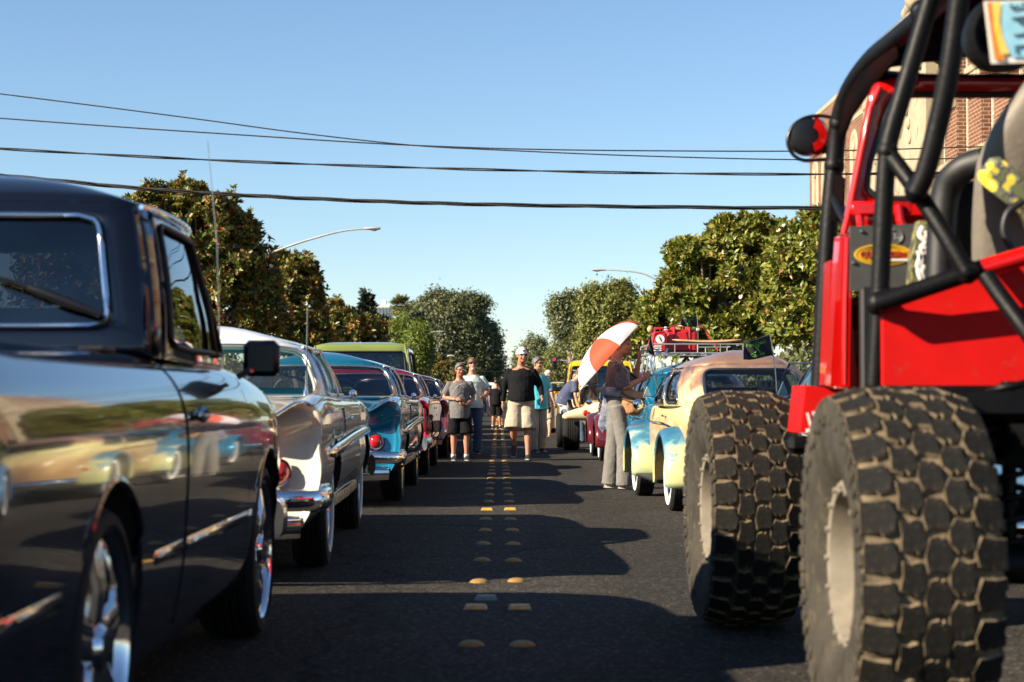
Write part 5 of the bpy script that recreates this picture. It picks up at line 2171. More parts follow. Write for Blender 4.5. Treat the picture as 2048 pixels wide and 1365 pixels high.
A, C = ang_sort(outer), ang_sort(inner)
b = MB()
dv = Vector((0, .06, 0))
b.grid([[p - BO + dv for p in C], [p - BO for p in C], [p - BO - Vector((0, .012, 0)) for p in [c.lerp(a, .25) for a, c in zip(A, C)]], [p - BO - Vector((0, .012, 0)) for p in [c.lerp(a, .8) for a, c in zip(A, C)]], [p - BO for p in A], [p - BO + dv for p in A], [p - BO + dv for p in C]], cu=True)
fr = b.build('windscreen_frame', M['buggy_red'], BUG, 40)
b = MB()
b.tube([p - BO - Vector((0, .004, 0)) for p in [c.lerp(a, -.015) for a, c in zip(A, C)]], .013, 8, closed=True)
b.build('rubber_seal', M['black_trim'], fr, 60)
b = MB()
b.tube([bp(1690, 468, 6.425), bp(1702, 420, 6.425), bp(1745, 215, 6.425), bp(1765, 170, 6.425)], .012, 8)
b.build('frame_bead', M['buggy_red'], fr, 60)
b = MB()
b.box(bp(1765, 416, 6.40), (.22, .02, .05), None, .008)
b.tube([bp(1722, 430, 6.39), bp(1724, 455, 6.38), bp(1736, 478, 6.38), bp(1752, 476, 6.38)], .014, 8)
b.tube([bp(1800, 410, 6.39), bp(1803, 440, 6.38), bp(1810, 452, 6.38)], .016, 8)
b.build('hinge', M['buggy_red'], fr, 40)

# --- grey dash panel with stickers
YP = 6.31
b = MB()
b.prism([bp(1703, 582, YP), bp(1703, 452, YP), bp(1852, 446, YP), bp(1852, 582, YP)], (0, .02, 0))
dash = b.build('dash_panel', M['panel_grey'], BUG, 30)
for (x, y) in ((1726, 462), (1709, 525), (1756, 598), (1745, 616)):
    b = MB()
    b.lathe([(0, -.008), (.006, -.006), (.008, 0)], 8, axis='Y', c=bp(x, y, YP - .002))
    b.build('bolt', M['chrome'], dash, 40)


def disc(parent, name, c, rx, rz, mat, yoff, n=40):
    b = MB()
    b.prism([c + Vector((math.cos(a) * rx, yoff, math.sin(a) * rz)) for a in [2 * math.pi * i / n for i in range(n)]][::-1], (0, .0015, 0))
    return b.build(name, mat, parent, 20)


cs = bp(1769, 509, YP)
st = disc(dash, 'oval_sticker', cs, .104, .038, M['sticker_yellow'], -.004)
for k in range(3):
    b = MB()
    b.tube([cs + Vector((math.cos(a) * (.094 - .013 * k), -.0048, math.sin(a) * (.033 - .005 * k))) for a in [2 * math.pi * i / 40 for i in range(40)]], .0012, 4, closed=True)
    o = b.build('sticker_line', M['sticker_brown'], dash, None)
b = MB()
b.prism([cs + Vector((math.cos(a) * .082, -.006, math.sin(a) * .014)) for a in [2 * math.pi * i / 24 for i in range(24)]][::-1], (0, .0015, 0))
b.build('sticker_band', M['sticker_brown'], dash, 20)
FX4 = lambda p: frame4(p, (1, 0, 0), (0, 0, 1))
text('lettering', 'CUS', .032, M['sticker_red'], dash, FX4(cs + Vector((-.055, -.0085, -.001))), .0004)
text('lettering', 'DRO', .032, M['sticker_red'], dash, FX4(cs + Vector((.058, -.0085, -.001))), .0004)
b = MB()
b.box(cs + Vector((.055, -.006, -.0185)), (.075, .001, .007))
b.build('sticker_strip', M['sticker_white'], dash)
ce = bp(1792, 472, YP)
b = MB()
for rr in (.027, .021, .012):
    b.tube([ce + Vector((math.cos(a) * rr, -.004, math.sin(a) * rr)) for a in [2 * math.pi * i / 30 for i in range(30)]], .0014, 5, closed=True)
b.box(ce + Vector((0, -.004, 0)), (.006, .002, .02))
o = b.build('round_emblem', M['steel'], dash)
o['kind'] = 'stuff'
# camo bag hanging by the pillar, with a white script patch
b = MB()
b.prism([bp(1822, 600, 6.15), bp(1828, 520, 6.15), bp(1843, 440, 6.15), bp(1868, 440, 6.15), bp(1876, 520, 6.15), bp(1868, 600, 6.15)], (0, .08, 0))
bag = b.build('camo_bag', M['camo'], BUG, 30)
b = MB()
for q in ([(1850, 452), (1843, 470), (1856, 482), (1846, 496), (1858, 505)], [(1856, 460), (1860, 480), (1850, 500), (1842, 520), (1838, 535)], [(1840, 500), (1846, 522), (1840, 540), (1846, 560)], [(1852, 530), (1846, 545), (1850, 562)]):
    b.tube(curve_pts([bp(x, y, 6.14) for x, y in q], 4), .010, 6, ry=.003, up=(0, 1, 0))
o = b.build('script_patch', M['sticker_white'], bag, 50)
o['kind'] = 'stuff'

# --- roll cage, each tube its own part


def cage(pts, r, mat=None, name='cage_tube'):
    b = MB()
    b.tube(curve_pts([bp(*p) for p in pts], 5), r, 14)
    return b.build(name, mat or M['cage_black'], BUG, 60)


cage([(1640, 775, 6.9), (1653, 560, 6.9), (1662, 430, 6.9), (1672, 330, 6.9), (1681, 245, 6.88), (1702, 180, 6.8), (1745, 118, 6.6), (1800, 70, 6.25), (1860, 20, 5.85), (1960, -70, 5.25), (2110, -200, 4.5)], .036)
cage([(1664, 430, 7.0), (1672, 330, 7.0), (1683, 255, 6.98)], .02)
cage([(1750, 772, 5.45), (1761, 600, 5.45), (1770, 430, 5.45), (1778, 310, 5.45), (1787, 262, 5.45), (1815, 170, 5.45), (1848, 60, 5.45), (1872, -20, 5.45), (1900, -110, 5.45)], .0295)
cage([(1836, 385, 5.2), (1856, 340, 5.18), (1884, 235, 5.15), (1906, 130, 5.12), (1925, 0, 5.1), (1940, -120, 5.08)], .031)
cage([(1778, 300, 5.45), (1834, 376, 5.36), (1894, 470, 5.28), (1938, 545, 5.24)], .026)
cage([(1757, 608, 5.32), (1860, 573, 5.30), (1967, 537, 5.28)], .028)
cage([(1967, 537, 5.28), (2060, 510, 5.27), (2260, 455, 5.26)], .0285, M['buggy_red'], 'side_rail')
cage([(1975, 550, 5.22), (2010, 600, 5.18), (2060, 668, 5.12), (2110, 740, 5.08)], .026)
cage([(1672, 395, 6.88), (1690, 430, 6.6), (1700, 445, 6.45)], .02)
# mirrored members on the far side and cross tubes
for (a, c2, r) in (((1.34, 6.7, 2.16), (2.42, 6.85, 2.1), .03), ((1.40, 5.45, 2.22), (2.3, 5.45, 2.22), .03), ((2.45, 6.9, 1.0), (2.42, 6.85, 2.1), .035), ((2.42, 6.85, 2.1), (2.3, 5.45, 2.22), .035), ((2.45, 5.45, 1.0), (2.3, 5.45, 2.22), .03), ((2.3, 5.45, 2.22), (2.3, 4.5, 2.15), .03)):
    b = MB()
    b.tube([Vector(a) - BO, Vector(c2) - BO], r, 12)
    b.build('cage_tube', M['cage_black'], BUG, 60)
# weld collars and clamp bolts where the tubes meet
for k, (x, y, Y, rr) in enumerate(((1779, 300, 5.45, .034), (1836, 378, 5.3, .036), (1757, 607, 5.36, .034), (1938, 543, 5.25, .034), (1672, 330, 6.9, .041), (1682, 245, 6.88, .041), (1850, 20, 5.9, .041), (1763, 590, 5.45, .034))):
    b = MB()
    b.ell(bp(x, y, Y), (rr, rr, rr * 1.1), None, 14, 9)
    for a in (-.7, .7):
        b.lathe([(0, -rr - .012), (.007, -rr - .01), (.009, -rr * .7)], 6, axis='Y', c=bp(x, y, Y) + Vector((a * rr * .5, 0, a * rr * .4)))
    b.build('tube_collar', M['cage_black'], BUG, 40)
# --- soft top
M['canvas'] = pmat('canvas_top', (0.0015, 0.001, 0.001), rough=.95, var=.3, col2=(0.008, 0.001, 0.001), scale=3, spec=.05)
b = MB()
R1 = [px(1775, 150, 6.5), px(1815, 62, 6.2), px(1862, 15, 5.85), px(1965, -75, 5.2), px(2110, -200, 4.5)]
rows = []
for p in R1:
    rows.append([Vector((p.x + (2.40 - p.x) * t, p.y, p.z + .03 + .05 * math.sin(math.pi * t))) - BO for t in [i / 8 for i in range(9)]])
b.grid(rows)
b.grid([[Vector((px(1758, 158, 6.5).x + t * (2.38 - 1.36), 6.52, px(1758, 158, 6.5).z + .02)) - BO for t in (0, .5, 1)], [Vector((px(1758, 158, 6.5).x + t * (2.38 - 1.36), 6.45, px(1758, 192, 6.45).z)) - BO for t in (0, .5, 1)]])
o = b.build('soft_top', M['canvas'], BUG, 60, fix=False)
sd = o.modifiers.new('t', 'SOLIDIFY')
sd.thickness = .012
b = MB()
b.grid([[bp(1683, 250, 6.86), bp(1700, 190, 6.78), bp(1745, 122, 6.58), bp(1800, 75, 6.25)], [bp(1692, 275, 6.7), bp(1712, 228, 6.65), bp(1755, 168, 6.5), bp(1806, 110, 6.2)]])
o = b.build('canvas_side', M['canvas'], BUG, 60, fix=False)
sd = o.modifiers.new('t', 'SOLIDIFY')
sd.thickness = .01
b = MB()
b.grid([[bp(1668, 345, 6.88), bp(1665, 400, 6.88), bp(1661, 440, 6.88)], [bp(1690, 355, 6.7), bp(1688, 400, 6.7), bp(1686, 445, 6.7)]])
o = b.build('canvas_side', M['canvas'], BUG, 60, fix=False)
sd = o.modifiers.new('t', 'SOLIDIFY')
sd.thickness = .01

# --- seats
for xs, yy in ((1.765, 5.75), (2.22, 5.95)):
    b = MB()
    rows = []
    for i in range(15):
        t = i / 14
        z = 1.20 + .77 * t
        w = (.235 + .03 * math.sin(t * 3.1)) * (1 if t < .62 else 1 - .55 * ((t - .62) / .38) ** 1.6)
        d = .075 * (1 if t < .9 else 1 - ((t - .9) / .1) ** 2 * .8)
        y = yy + .03 - .22 * t
        r = []
        for k in range(20):
            a = 2 * math.pi * k / 20
            ca, sa = math.cos(a), math.sin(a)
            r.append(Vector((xs + w * math.copysign(abs(ca) ** .55, ca), y + d * math.copysign(abs(sa) ** .7, sa), z)) - BO)
        rows.append(r)
    b.grid(rows, cu=True)
    b.add(rows[-1], [tuple(range(20))])
    b.box(Vector((xs, yy + .22, 1.2)) - BO, (.46, .46, .14), None, .05)
    so = b.build('seat', M['seat_grey'], BUG, 50)
    if xs < 2:
        b = MB()
        c2 = Vector((1.60, 5.52, 1.585)) - BO
        R = Matrix.Rotation(math.radians(38), 3, 'Y')
        b.box(c2, (.27, .05, .10), R, .02)
        b.build('strap_pad', M['floral'], so, 40)
        b = MB()
        b.tube(curve_pts([bp(2052, 400, 5.45), bp(2020, 425, 5.45), bp(2012, 465, 5.45), bp(2030, 500, 5.45)], 5), .012, 8)
        b.build('harness_loop', M['black_trim'], so, 50)
        b = MB()
        b.tube(curve_pts([bp(1880, 600, 5.95), bp(1893, 400, 5.95), bp(1925, 340, 5.9), bp(1975, 320, 5.85)], 5), .05, 8)
        b.build('seat_bracket', M['black_trim'], so, 50)
        b = MB()
        b.box(bp(1920, 450, 6.0), (.16, .05, .30), None, .03)
        b.build('seat_bracket', M['black_trim'], so, 50)

# --- spot lamp with red cover on the front tube
c2 = bp(1618, 272, 6.95)
b = MB()
b.lathe([(0, -.035), (.035, -.04), (.066, -.03), (.074, -.01), (.072, .03), (.05, .07), (0, .08)], 28, axis='Y', c=c2)
lamp = b.build('spot_lamp', M['black_plastic'], BUG, 45)
b = MB()
b.lathe([(.030, -.050), (.062, -.046), (.080, -.020), (.082, .02), (.074, .02)], 28, axis='Y', c=c2 + Vector((.006, 0, 0)), a0=-1.35, a1=1.25)
b.build('red_cover', M['buggy_red'], lamp, 45)
b = MB()
P = [(1672, 233), (1640, 229), (1610, 235), (1588, 252), (1578, 280), (1588, 306), (1610, 319), (1640, 318), (1672, 316)]
b.tube(curve_pts([bp(x, y, 6.93) for x, y in P], 6), .0075, 8)
b.tube([bp(1645, 300, 6.95), bp(1672, 300, 6.92)], .012, 8)
b.build('lamp_loop', M['black_plastic'], lamp, 60)

# --- red box ahead of the tub with white lettering
b = MB()
b.prism([bp(1612, 771, 6.62), bp(1700, 780, 6.62), bp(1690, 872, 6.62), bp(1601, 866, 6.62)][::-1], (0, .30, 0))
rb = b.build('side_box', M['buggy_red_flat'], BUG, 30)
text('lettering', 'JP', .088, M['sticker_white'], rb, frame4(bp(1631, 841, 6.612), (1, 0, .25), (-.15, 0, 1)), .0005)
b = MB()
b.box(bp(1622, 860, 6.615), (.038, .003, .012), Matrix.Rotation(.25, 3, 'Y').transposed(), .001)
b.build('lettering_bar', M['sticker_white'], rb)
b = MB()
b.box(bp(1640, 890, 6.7), (.25, .12, .06), None, .02)
b.build('rock_slider', M['cage_black'], BUG)

# --- rear running gear
b = MB()
b.tube([Vector((1.2, 5.0, .49)) - BO, Vector((2.4, 5.0, .49)) - BO], .055, 12)
b.ell(Vector((1.80, 5.0, .49)) - BO, (.17, .18, .17))
b.build('axle', M['cage_black'], BUG, 50)
b = MB()
b.tube([Vector((1.2, 7.6, .49)) - BO, Vector((2.4, 7.6, .49)) - BO], .055, 12)
b.ell(Vector((1.95, 7.6, .49)) - BO, (.15, .16, .15))
b.build('axle', M['cage_black'], BUG, 50)
for xs in (1.45, 2.15):
    b = MB()
    pts = [Vector((xs + .055 * math.cos(a), 5.12 + .055 * math.sin(a), .50 + .5 * a / 50)) - BO for a in [i * .5 for i in range(100)]]
    b.tube(pts, .011, 6)
    b.tube([Vector((xs, 5.12, .46)) - BO, Vector((xs, 5.12, 1.0)) - BO], .022, 8)
    b.build('coil_spring', M['cage_black'], BUG, 60)
b = MB()
b.tube([Vector((1.36, 5.2, .60)) - BO, Vector((1.42, 6.6, .70)) - BO], .03, 10)
b.tube([Vector((2.24, 5.2, .60)) - BO, Vector((2.18, 6.6, .70)) - BO], .03, 10)
b.build('link_arm', M['dull_chrome'], BUG, 50)

# --- round speaker and the licence plate hung from the rear of the cage
c2 = bp(2012, 66, 4.62)
b = MB()
b.lathe([(.060, -.012), (.080, -.03), (.097, -.025), (.100, 0), (.09, .06), (0, .08)], 32, axis='Y', c=c2)
sp = b.build('speaker', M['cage_black'], BUG, 45)
b = MB()
for k in range(5):
    a = 2 * math.pi * k / 5 + .4
    b.tube([c2 + Vector((math.cos(a) * .02, -.015, math.sin(a) * .02)), c2 + Vector((math.cos(a) * .08, -.015, math.sin(a) * .08))], .008, 6)
b.lathe([(0, -.03), (.03, -.025), (.035, .01)], 16, axis='Y', c=c2)
b.build('speaker_grille', M['cage_black'], sp, 50)
pl = bp(1990, 123, 4.35)
ex = Vector((.995, 0, .03)).normalized()
ez = Vector((-.125, -.05, .99)).normalized()


def plate_pt(u, v, d=0.0):
    return pl + ex * u + ez * v + Vector((0, -d, 0))


def plate_poly(pts, d, mat, name, parent, th=.0015):
    b = MB()
    b.prism([plate_pt(u, v, d) for u, v in pts], (0, th, 0))
    return b.build(name, mat, parent, 20)


M['plate_white'] = pmat('plate_white', (0.72, 0.66, 0.58), rough=.45)
M['plate_blue'] = pmat('plate_blue', (0.22, 0.52, 0.68), rough=.45, var=.1, col2=(0.36, 0.60, 0.68), scale=16)
M['plate_orange'] = pmat('plate_orange', (0.72, 0.28, 0.03), rough=.45, var=.1, col2=(0.70, 0.10, 0.02), scale=34)
M['plate_yellow'] = pmat('plate_yellow', (0.80, 0.62, 0.16), rough=.45, var=.1, col2=(0.82, 0.48, 0.03), scale=28)
M['plate_ink'] = pmat('plate_ink', (0.02, 0.05, 0.07), rough=.5)
plate = plate_poly([(0, 0), (.305, 0), (.305, .152), (0, .152)], .0, M['plate_white'], 'licence_plate', BUG, .003)
plate_poly([(.008, .008), (.034, .006), (.030, .05), (.022, .10), (.026, .148), (.006, .148)], .004, M['plate_orange'], 'plate_band', plate)
plate_poly([(.024, .02), (.046, .022), (.034, .06), (.030, .10), (.040, .148), (.018, .148), (.016, .08)], .0055, M['plate_yellow'], 'plate_band', plate)
plate_poly([(.052, .012), (.296, .012), (.296, .148), (.044, .148), (.034, .09), (.036, .05)], .0045, M['plate_blue'], 'plate_field', plate)
for k, ch in enumerate('3PTL'):
    text('lettering', ch, .05, M['plate_ink'], plate, frame4(plate_pt(.075, .135 - .034 * k, .008), -ez, ex), .0004)
# ------------------------------------------------------------------ people
SKIN = pmat('skin', (0.42, 0.215, 0.135), rough=.5, var=.12, scale=9, spec=.4)
SKIN_R = pmat('skin_ruddy', (0.40, 0.175, 0.105), rough=.5, var=.14, scale=9, spec=.4)
SKIN_P = pmat('skin_pale', (0.50, 0.29, 0.20), rough=.5, var=.1, scale=9, spec=.4)
M['eye'] = pmat('eye_dark', (0.02, 0.015, 0.012), rough=.2)
M['lips'] = pmat('lips', (0.24, 0.08, 0.06), rough=.5)
M['teeth'] = pmat('teeth', (0.6, 0.56, 0.48), rough=.3)
M['sunglass'] = pmat('sunglass', (0.008, 0.007, 0.007), rough=.12, coat=.5)


def cloth(name, col, **kw):
    return pmat(name, col, rough=.9, var=kw.pop('var', .13), scale=kw.pop('scale', 11), sheen=.15, spec=.2, bump=.25, bscale=70, **kw)


CLOUD = bpy.data.textures.new('cloth_folds', 'CLOUDS')
CLOUD.noise_scale = .16
CLOUD.noise_depth = 2
CLOUD2 = bpy.data.textures.new('cloth_creases', 'CLOUDS')
CLOUD2.noise_scale = .045


def voxel(o, size, smooth=2, folds=0.0):
    m = o.modifiers.new('r', 'REMESH')
    m.mode = 'VOXEL'
    m.voxel_size = size
    m.use_smooth_shade = True
    if smooth:
        s = o.modifiers.new('s', 'SMOOTH')
        s.factor = .5
        s.iterations = smooth
    if folds:
        d = o.modifiers.new('d', 'DISPLACE')
        d.texture = CLOUD
        d.strength = folds
        d.mid_level = .5
        d = o.modifiers.new('d2', 'DISPLACE')
        d.texture = CLOUD2
        d.strength = folds * .35
        d.mid_level = .5
    bake(o)
    o.data.polygons.foreach_set('use_smooth', [True] * len(o.data.polygons))
    return o


def hand(b, w, d, n, thumb_side, curl=.35, s=1.0, spreadf=.12):
    """palm and five fingers from wrist w; d = finger direction, n = palm normal, thumb_side = +-1"""
    d = Vector(d).normalized()
    n = Vector(n)
    n = (n - d * n.dot(d)).normalized()
    t = d.cross(n) * thumb_side
    c = w + d * .05 * s
    R = Matrix((t, d, n)).transposed()
    b.ell(c, (.043 * s, .056 * s, .019 * s), R, 10, 7)
    for k, (off, ln) in enumerate(((.030, .072), (.011, .080), (-.010, .074), (-.029, .058))):
        p0 = w + d * (.080 * s) + t * off * s
        dd = (d + t * off * 3 * spreadf / .12 * .5).normalized()
        p = [p0 - d * .03 * s, p0]
        a = 0
        q = p0
        for j in range(3):
            a += curl * (.8 + .25 * j)
            q = q + (dd * math.cos(a) + n * math.sin(a)) * ln * s * (.42, .33, .25)[j]
            p.append(q)
        b.tube(p, [.0095 * s, .0095 * s, .0088 * s, .008 * s, .0065 * s], 7)
    p0 = w + d * .025 * s + t * .030 * s
    b.tube([p0 - t * .015 * s, p0 + t * .022 * s + d * .02 * s + n * .006, p0 + t * .034 * s + d * .048 * s + n * .014, p0 + t * .034 * s + d * .070 * s + n * .02], [.012 * s, .0115 * s, .010 * s, .008 * s], 7)


def person(label, loc, rz, H, J, skin, build=1.0, belly=0.0, lean=(0, 0, 0), shirt=None, sleeve='short', pants=None, pant_kind='short', shoes=None, hair=None, hair_kind='short', hat=None, glasses=None,
           beard=None, hand_pose=None, vox=.010, head_turn=0.0, head_tilt=0.0, feet='shoes', shirt_len=.84, socks=None, cat='person', pant_flare=1.0, female=False):
    """J overrides joints (metres for a 1.75 m person, local: forward is -y, x to the viewer's right when facing us)"""
    s = H / 1.75
    root = thing('person', label, cat, loc, rz)
    jt = dict(ankL=(-.10, .01, .08), ankR=(.10, .01, .08), kneL=(-.105, -.02, .49), kneR=(.105, -.02, .49), hipL=(-.09, .01, .90), hipR=(.09, .01, .90),
              pel=(0, .01, .95), wai=(0, .0, 1.10), che=(0, .0, 1.30), sho=(0, .02, 1.405), nek=(0, .01, 1.49), hea=(0, -.025, 1.635),
              shL=(-.178, .02, 1.372), shR=(.178, .02, 1.372), elL=(-.245, .03, 1.13), elR=(.245, .03, 1.13), wrL=(-.255, -.06, .88), wrR=(.255, -.06, .88))
    jt.update(J or {})
    j = {k: Vector(v) * s for k, v in jt.items()}
    w = build
    b = MB()
    X = (0, 1, 0)

    def ell_tube(bb, pts, rx, ry, n=16):
        """rx across (x), ry front-back"""
        bb.tube(pts, [r * s for r in rx], n, ry=[r * s for r in ry], up=(0, -1, 0))
    # torso and neck
    ell_tube(b, [j['pel'] - Vector((0, 0, .10 * s)), j['pel'], j['wai'], j['che'], j['sho'], j['sho'].lerp(j['nek'], .5), j['nek'], j['nek'].lerp(j['hea'], .5)],
             [.10 * w, .158 * w, .145 * w, .165 * w, .14 * w, .075, .060, .058], [.08 * w, .115 * w, (.105 + belly * .5) * w, .115 * w, .085 * w, .065, .062, .060])
    for S in 'LR':
        b.tube([j['sh' + S], j['el' + S].lerp(j['sh' + S], .5), j['el' + S], j['el' + S].lerp(j['wr' + S], .3), j['wr' + S].lerp(j['el' + S], .15), j['wr' + S]], [.052 * s * w, .047 * s * w, .038 * s, .040 * s, .028 * s, .026 * s], 12)
        b.ell(j['sh' + S] - Vector((0, 0, .012 * s)), (.052 * s * w, .052 * s, .052 * s))
        k, a, h = j['kne' + S], j['ank' + S], j['hip' + S]
        b.tube([h, h.lerp(k, .5), k, k.lerp(a, .3) + Vector((0, .012 * s, 0)), k.lerp(a, .7), a], [.088 * s * w, .075 * s * w, .056 * s, .058 * s, .042 * s, .038 * s], 12)
    hp = hand_pose or {}
    for S, sg in (('L', 1), ('R', -1)):
        d0 = (j['wr' + S] - j['el' + S]).normalized()
        d, n, th, cu = hp.get(S, (d0, Vector((-sg * -1, 0, 0)) if False else Vector((sg, 0, 0)), sg, .35))
        hand(b, j['wr' + S], d, n, th, cu, s * 1.02)
    # head
    hc = j['hea']
    HR = Matrix.Rotation(head_turn, 3, 'Z') @ Matrix.Rotation(head_tilt, 3, 'X')

    def hpnt(x, y, z):
        return hc + HR @ (Vector((x, y, z)) * s)
    b.ell(hpnt(0, .012, .022), (.074 * s, .094 * s, .096 * s), HR, 18, 12)
    b.ell(hpnt(0, -.018, -.035), (.060 * s, .072 * s, .078 * s), HR, 16, 10)
    b.ell(hpnt(0, -.058, -.082), (.030 * s, .028 * s, .024 * s), HR, 10, 7)
    b.tube([hpnt(0, -.078, .018), hpnt(0, -.104, -.022), hpnt(0, -.090, -.036)], [.009 * s, .016 * s, .012 * s], 8)
    b.ell(hpnt(0, -.072, .030), (.055 * s, .018 * s, .010 * s), HR, 10, 6)
    for sg in (-1, 1):
        b.ell(hpnt(sg * .076, .012, -.008), (.010 * s, .020 * s, .032 * s), HR, 8, 6)
        b.ell(hpnt(sg * .040, -.066, -.030), (.024 * s, .022 * s, .022 * s), HR, 8, 6)
    if feet == 'bare':
        for S in 'LR':
            a = j['ank' + S]
            b.tube([a + Vector((0, .03 * s, -.03 * s)), a + Vector((0, -.06 * s, -.045 * s)), a + Vector((0, -.15 * s, -.062 * s)), a + Vector((0, -.185 * s, -.066 * s))], [.036 * s, .042 * s, .046 * s, .03 * s], 10, ry=[.036 * s, .030 * s, .016 * s, .010 * s], up=(0, 0, 1))
    body = b.build('body', skin, root, 60, merge=False)
    voxel(body, vox * s * .85, 2)
    # face details
    for sg in (-1, 1):
        e = MB()
        e.ell(hpnt(sg * .031, -.082, .008), (.013 * s, .008 * s, .0065 * s), HR, 8, 6)
        e.build('eye', M['eye'], root, 60)
    e = MB()
    e.tube([hpnt(-.026, -.083, -.058), hpnt(0, -.094, -.056), hpnt(.026, -.083, -.058)], [.003 * s, .006 * s, .003 * s], 6)
    e.build('mouth', M['lips'], root, 60)
    # hair
    if hair and not (hat and hat[0] != 'straw'):
        e = MB()
        rows = []
        for i in range(11):
            th = i / 10
            row = []
            for k in range(22):
                ph = 2 * math.pi * k / 22
                fr = max(0, -math.sin(ph))            # front (-y)
                lim = {'short': 1.85 - .98 * fr, 'bald': 1.85 - .35 * fr, 'long': 2.35 - 1.15 * fr, 'bun': 1.95 - .7 * fr}[hair_kind]
                t0 = {'bald': .75 if True else 0}.get(hair_kind, 0)
                t = t0 + (lim * (1 + .09 * noise.noise(Vector((k * 2.3, H * 5, 3)))) - t0) * th
                g = 1.045 + .12 * noise.noise(Vector((k * 1.9, i * 1.1, H * 9)))
                row.append(hpnt(.076 * g * math.sin(t) * math.cos(ph), .012 + .098 * g * math.sin(t) * math.sin(ph), .020 + .101 * g * math.cos(t)))
            rows.append(row)
        e.grid(rows, cu=True)
        o = e.build('hair', hair, root, 60, fix=True)
        sd = o.modifiers.new('t', 'SOLIDIFY')
        sd.thickness = .014 * s
        sd.offset = .3
    if beard:
        e = MB()
        e.ell(hpnt(0, -.070, -.088), (.034 * s, .030 * s, .034 * s), HR, 10, 8)
        e.tube([hpnt(-.034, -.080, -.066), hpnt(-.02, -.094, -.046), hpnt(0, -.098, -.044), hpnt(.02, -.094, -.046), hpnt(.034, -.080, -.066)], .008 * s, 6)
        e.build('beard', beard, root, 60)
    if glasses:
        e = MB()
        for sg in (-1, 1):
            e.ell(hpnt(sg * .034, -.093, .010), (.029 * s, .007 * s, .019 * s), HR @ Matrix.Rotation(-sg * .25, 3, 'Z'), 12, 7)
            e.tube([hpnt(sg * .060, -.082, .016), hpnt(sg * .080, -.02, .014), hpnt(sg * .080, .02, .008)], .0035 * s, 6)
        e.tube([hpnt(-.012, -.098, .014), hpnt(.012, -.098, .014)], .004 * s, 6)
        e.build('sunglasses' if glasses != 'clear' else 'glasses', M['sunglass'] if glasses != 'clear' else M['dull_chrome'], root, 60)
    if hat:
        kind, hm = hat
        e = MB()
        if kind == 'cap_back':
            rows = []
            for i in range(9):
                t = 1.42 * i / 8
                rows.append([hpnt(.083 * math.sin(t) * math.cos(p), .012 + .106 * math.sin(t) * math.sin(p), .030 + .108 * math.cos(t)) for p in [2 * math.pi * k / 22 for k in range(22)]])
            e.grid(rows, cu=True)
            e.tube([hpnt(.084 * math.cos(p), .012 + .107 * math.sin(p), .040 - .008) for p in [2 * math.pi * k / 22 for k in range(22)]], .009 * s, 6, ry=.016 * s, up=HR @ Vector((0, 0, 1)), closed=True)
            e.prism([hpnt(-.065, .10, .028), hpnt(.065, .10, .028), hpnt(.055, .17, .012), hpnt(0, .19, .008), hpnt(-.055, .17, .012)], HR @ Vector((0, 0, .008)))
        elif kind == 'cap':
            rows = []
            for i in range(9):
                t = 1.45 * i / 8
                rows.append([hpnt(.084 * math.sin(t) * math.cos(p), .012 + .106 * math.sin(t) * math.sin(p), .030 + .106 * math.cos(t)) for p in [2 * math.pi * k / 20 for k in range(20)]])
            e.grid(rows, cu=True)
            e.prism([hpnt(-.065, -.075, .040), hpnt(.065, -.075, .040), hpnt(.055, -.15, .028), hpnt(0, -.17, .024), hpnt(-.055, -.15, .028)], HR @ Vector((0, 0, .008)))
        elif kind == 'straw':
            pr = [(0, .145), (.045, .143), (.074, .125), (.083, .08), (.087, .050), (.12, .044), (.155, .036), (.172, .048), (.155, .030), (.12, .037), (.085, .040)]
            rows = [[hpnt(r * math.cos(p), .01 + r * 1.12 * math.sin(p), z) for p in [2 * math.pi * k / 26 for k in range(26)]] for r, z in pr]
            e.grid(rows, cu=True)
        o = e.build('hat' if kind == 'straw' else 'cap', hm, root, 50, fix=True)
        if kind == 'straw':
            e = MB()
            e.grid([[hpnt(r * math.cos(p), .01 + r * 1.12 * math.sin(p), z) for p in [2 * math.pi * k / 26 for k in range(26)]] for r, z in ((.088, .052), (.0875, .075))], cu=True)
            e.build('hat_band', M['black_trim'], o, 50)
        elif kind == 'cap_back':
            e = MB()
            e.ell(hpnt(.0, -.095, .070), (.030 * s, .006 * s, .012 * s), HR, 10, 5)
            e.build('hair', hair or M['eye'], o, 50)
    # shirt
    if shirt:
        e = MB()
        bt = Vector((j['pel'].x, j['pel'].y, shirt_len * s)) if shirt_len < .95 else j['pel'].lerp(j['wai'], (shirt_len - .95) / .15)
        fx = .022
        ell_tube(e, [bt, bt.lerp(j['wai'], .45), j['wai'], j['wai'].lerp(j['che'], .5), j['che'], j['sho'] - Vector((0, 0, .02 * s)), j['sho'].lerp(j['nek'], .35)],
                 [.178 * w + fx * .6, .176 * w + fx * .4, .168 * w + fx * .4, .172 * w + fx * .3, .174 * w + fx, .150 * w + fx * .3, .092, .072], [.128 * w + fx + belly * .95, .128 * w + fx + belly, .122 * w + fx * .5 + belly, .122 * w + fx * .5 + belly * .5, .118 * w + fx, .090 * w + fx * .5, .078, .070], 20)
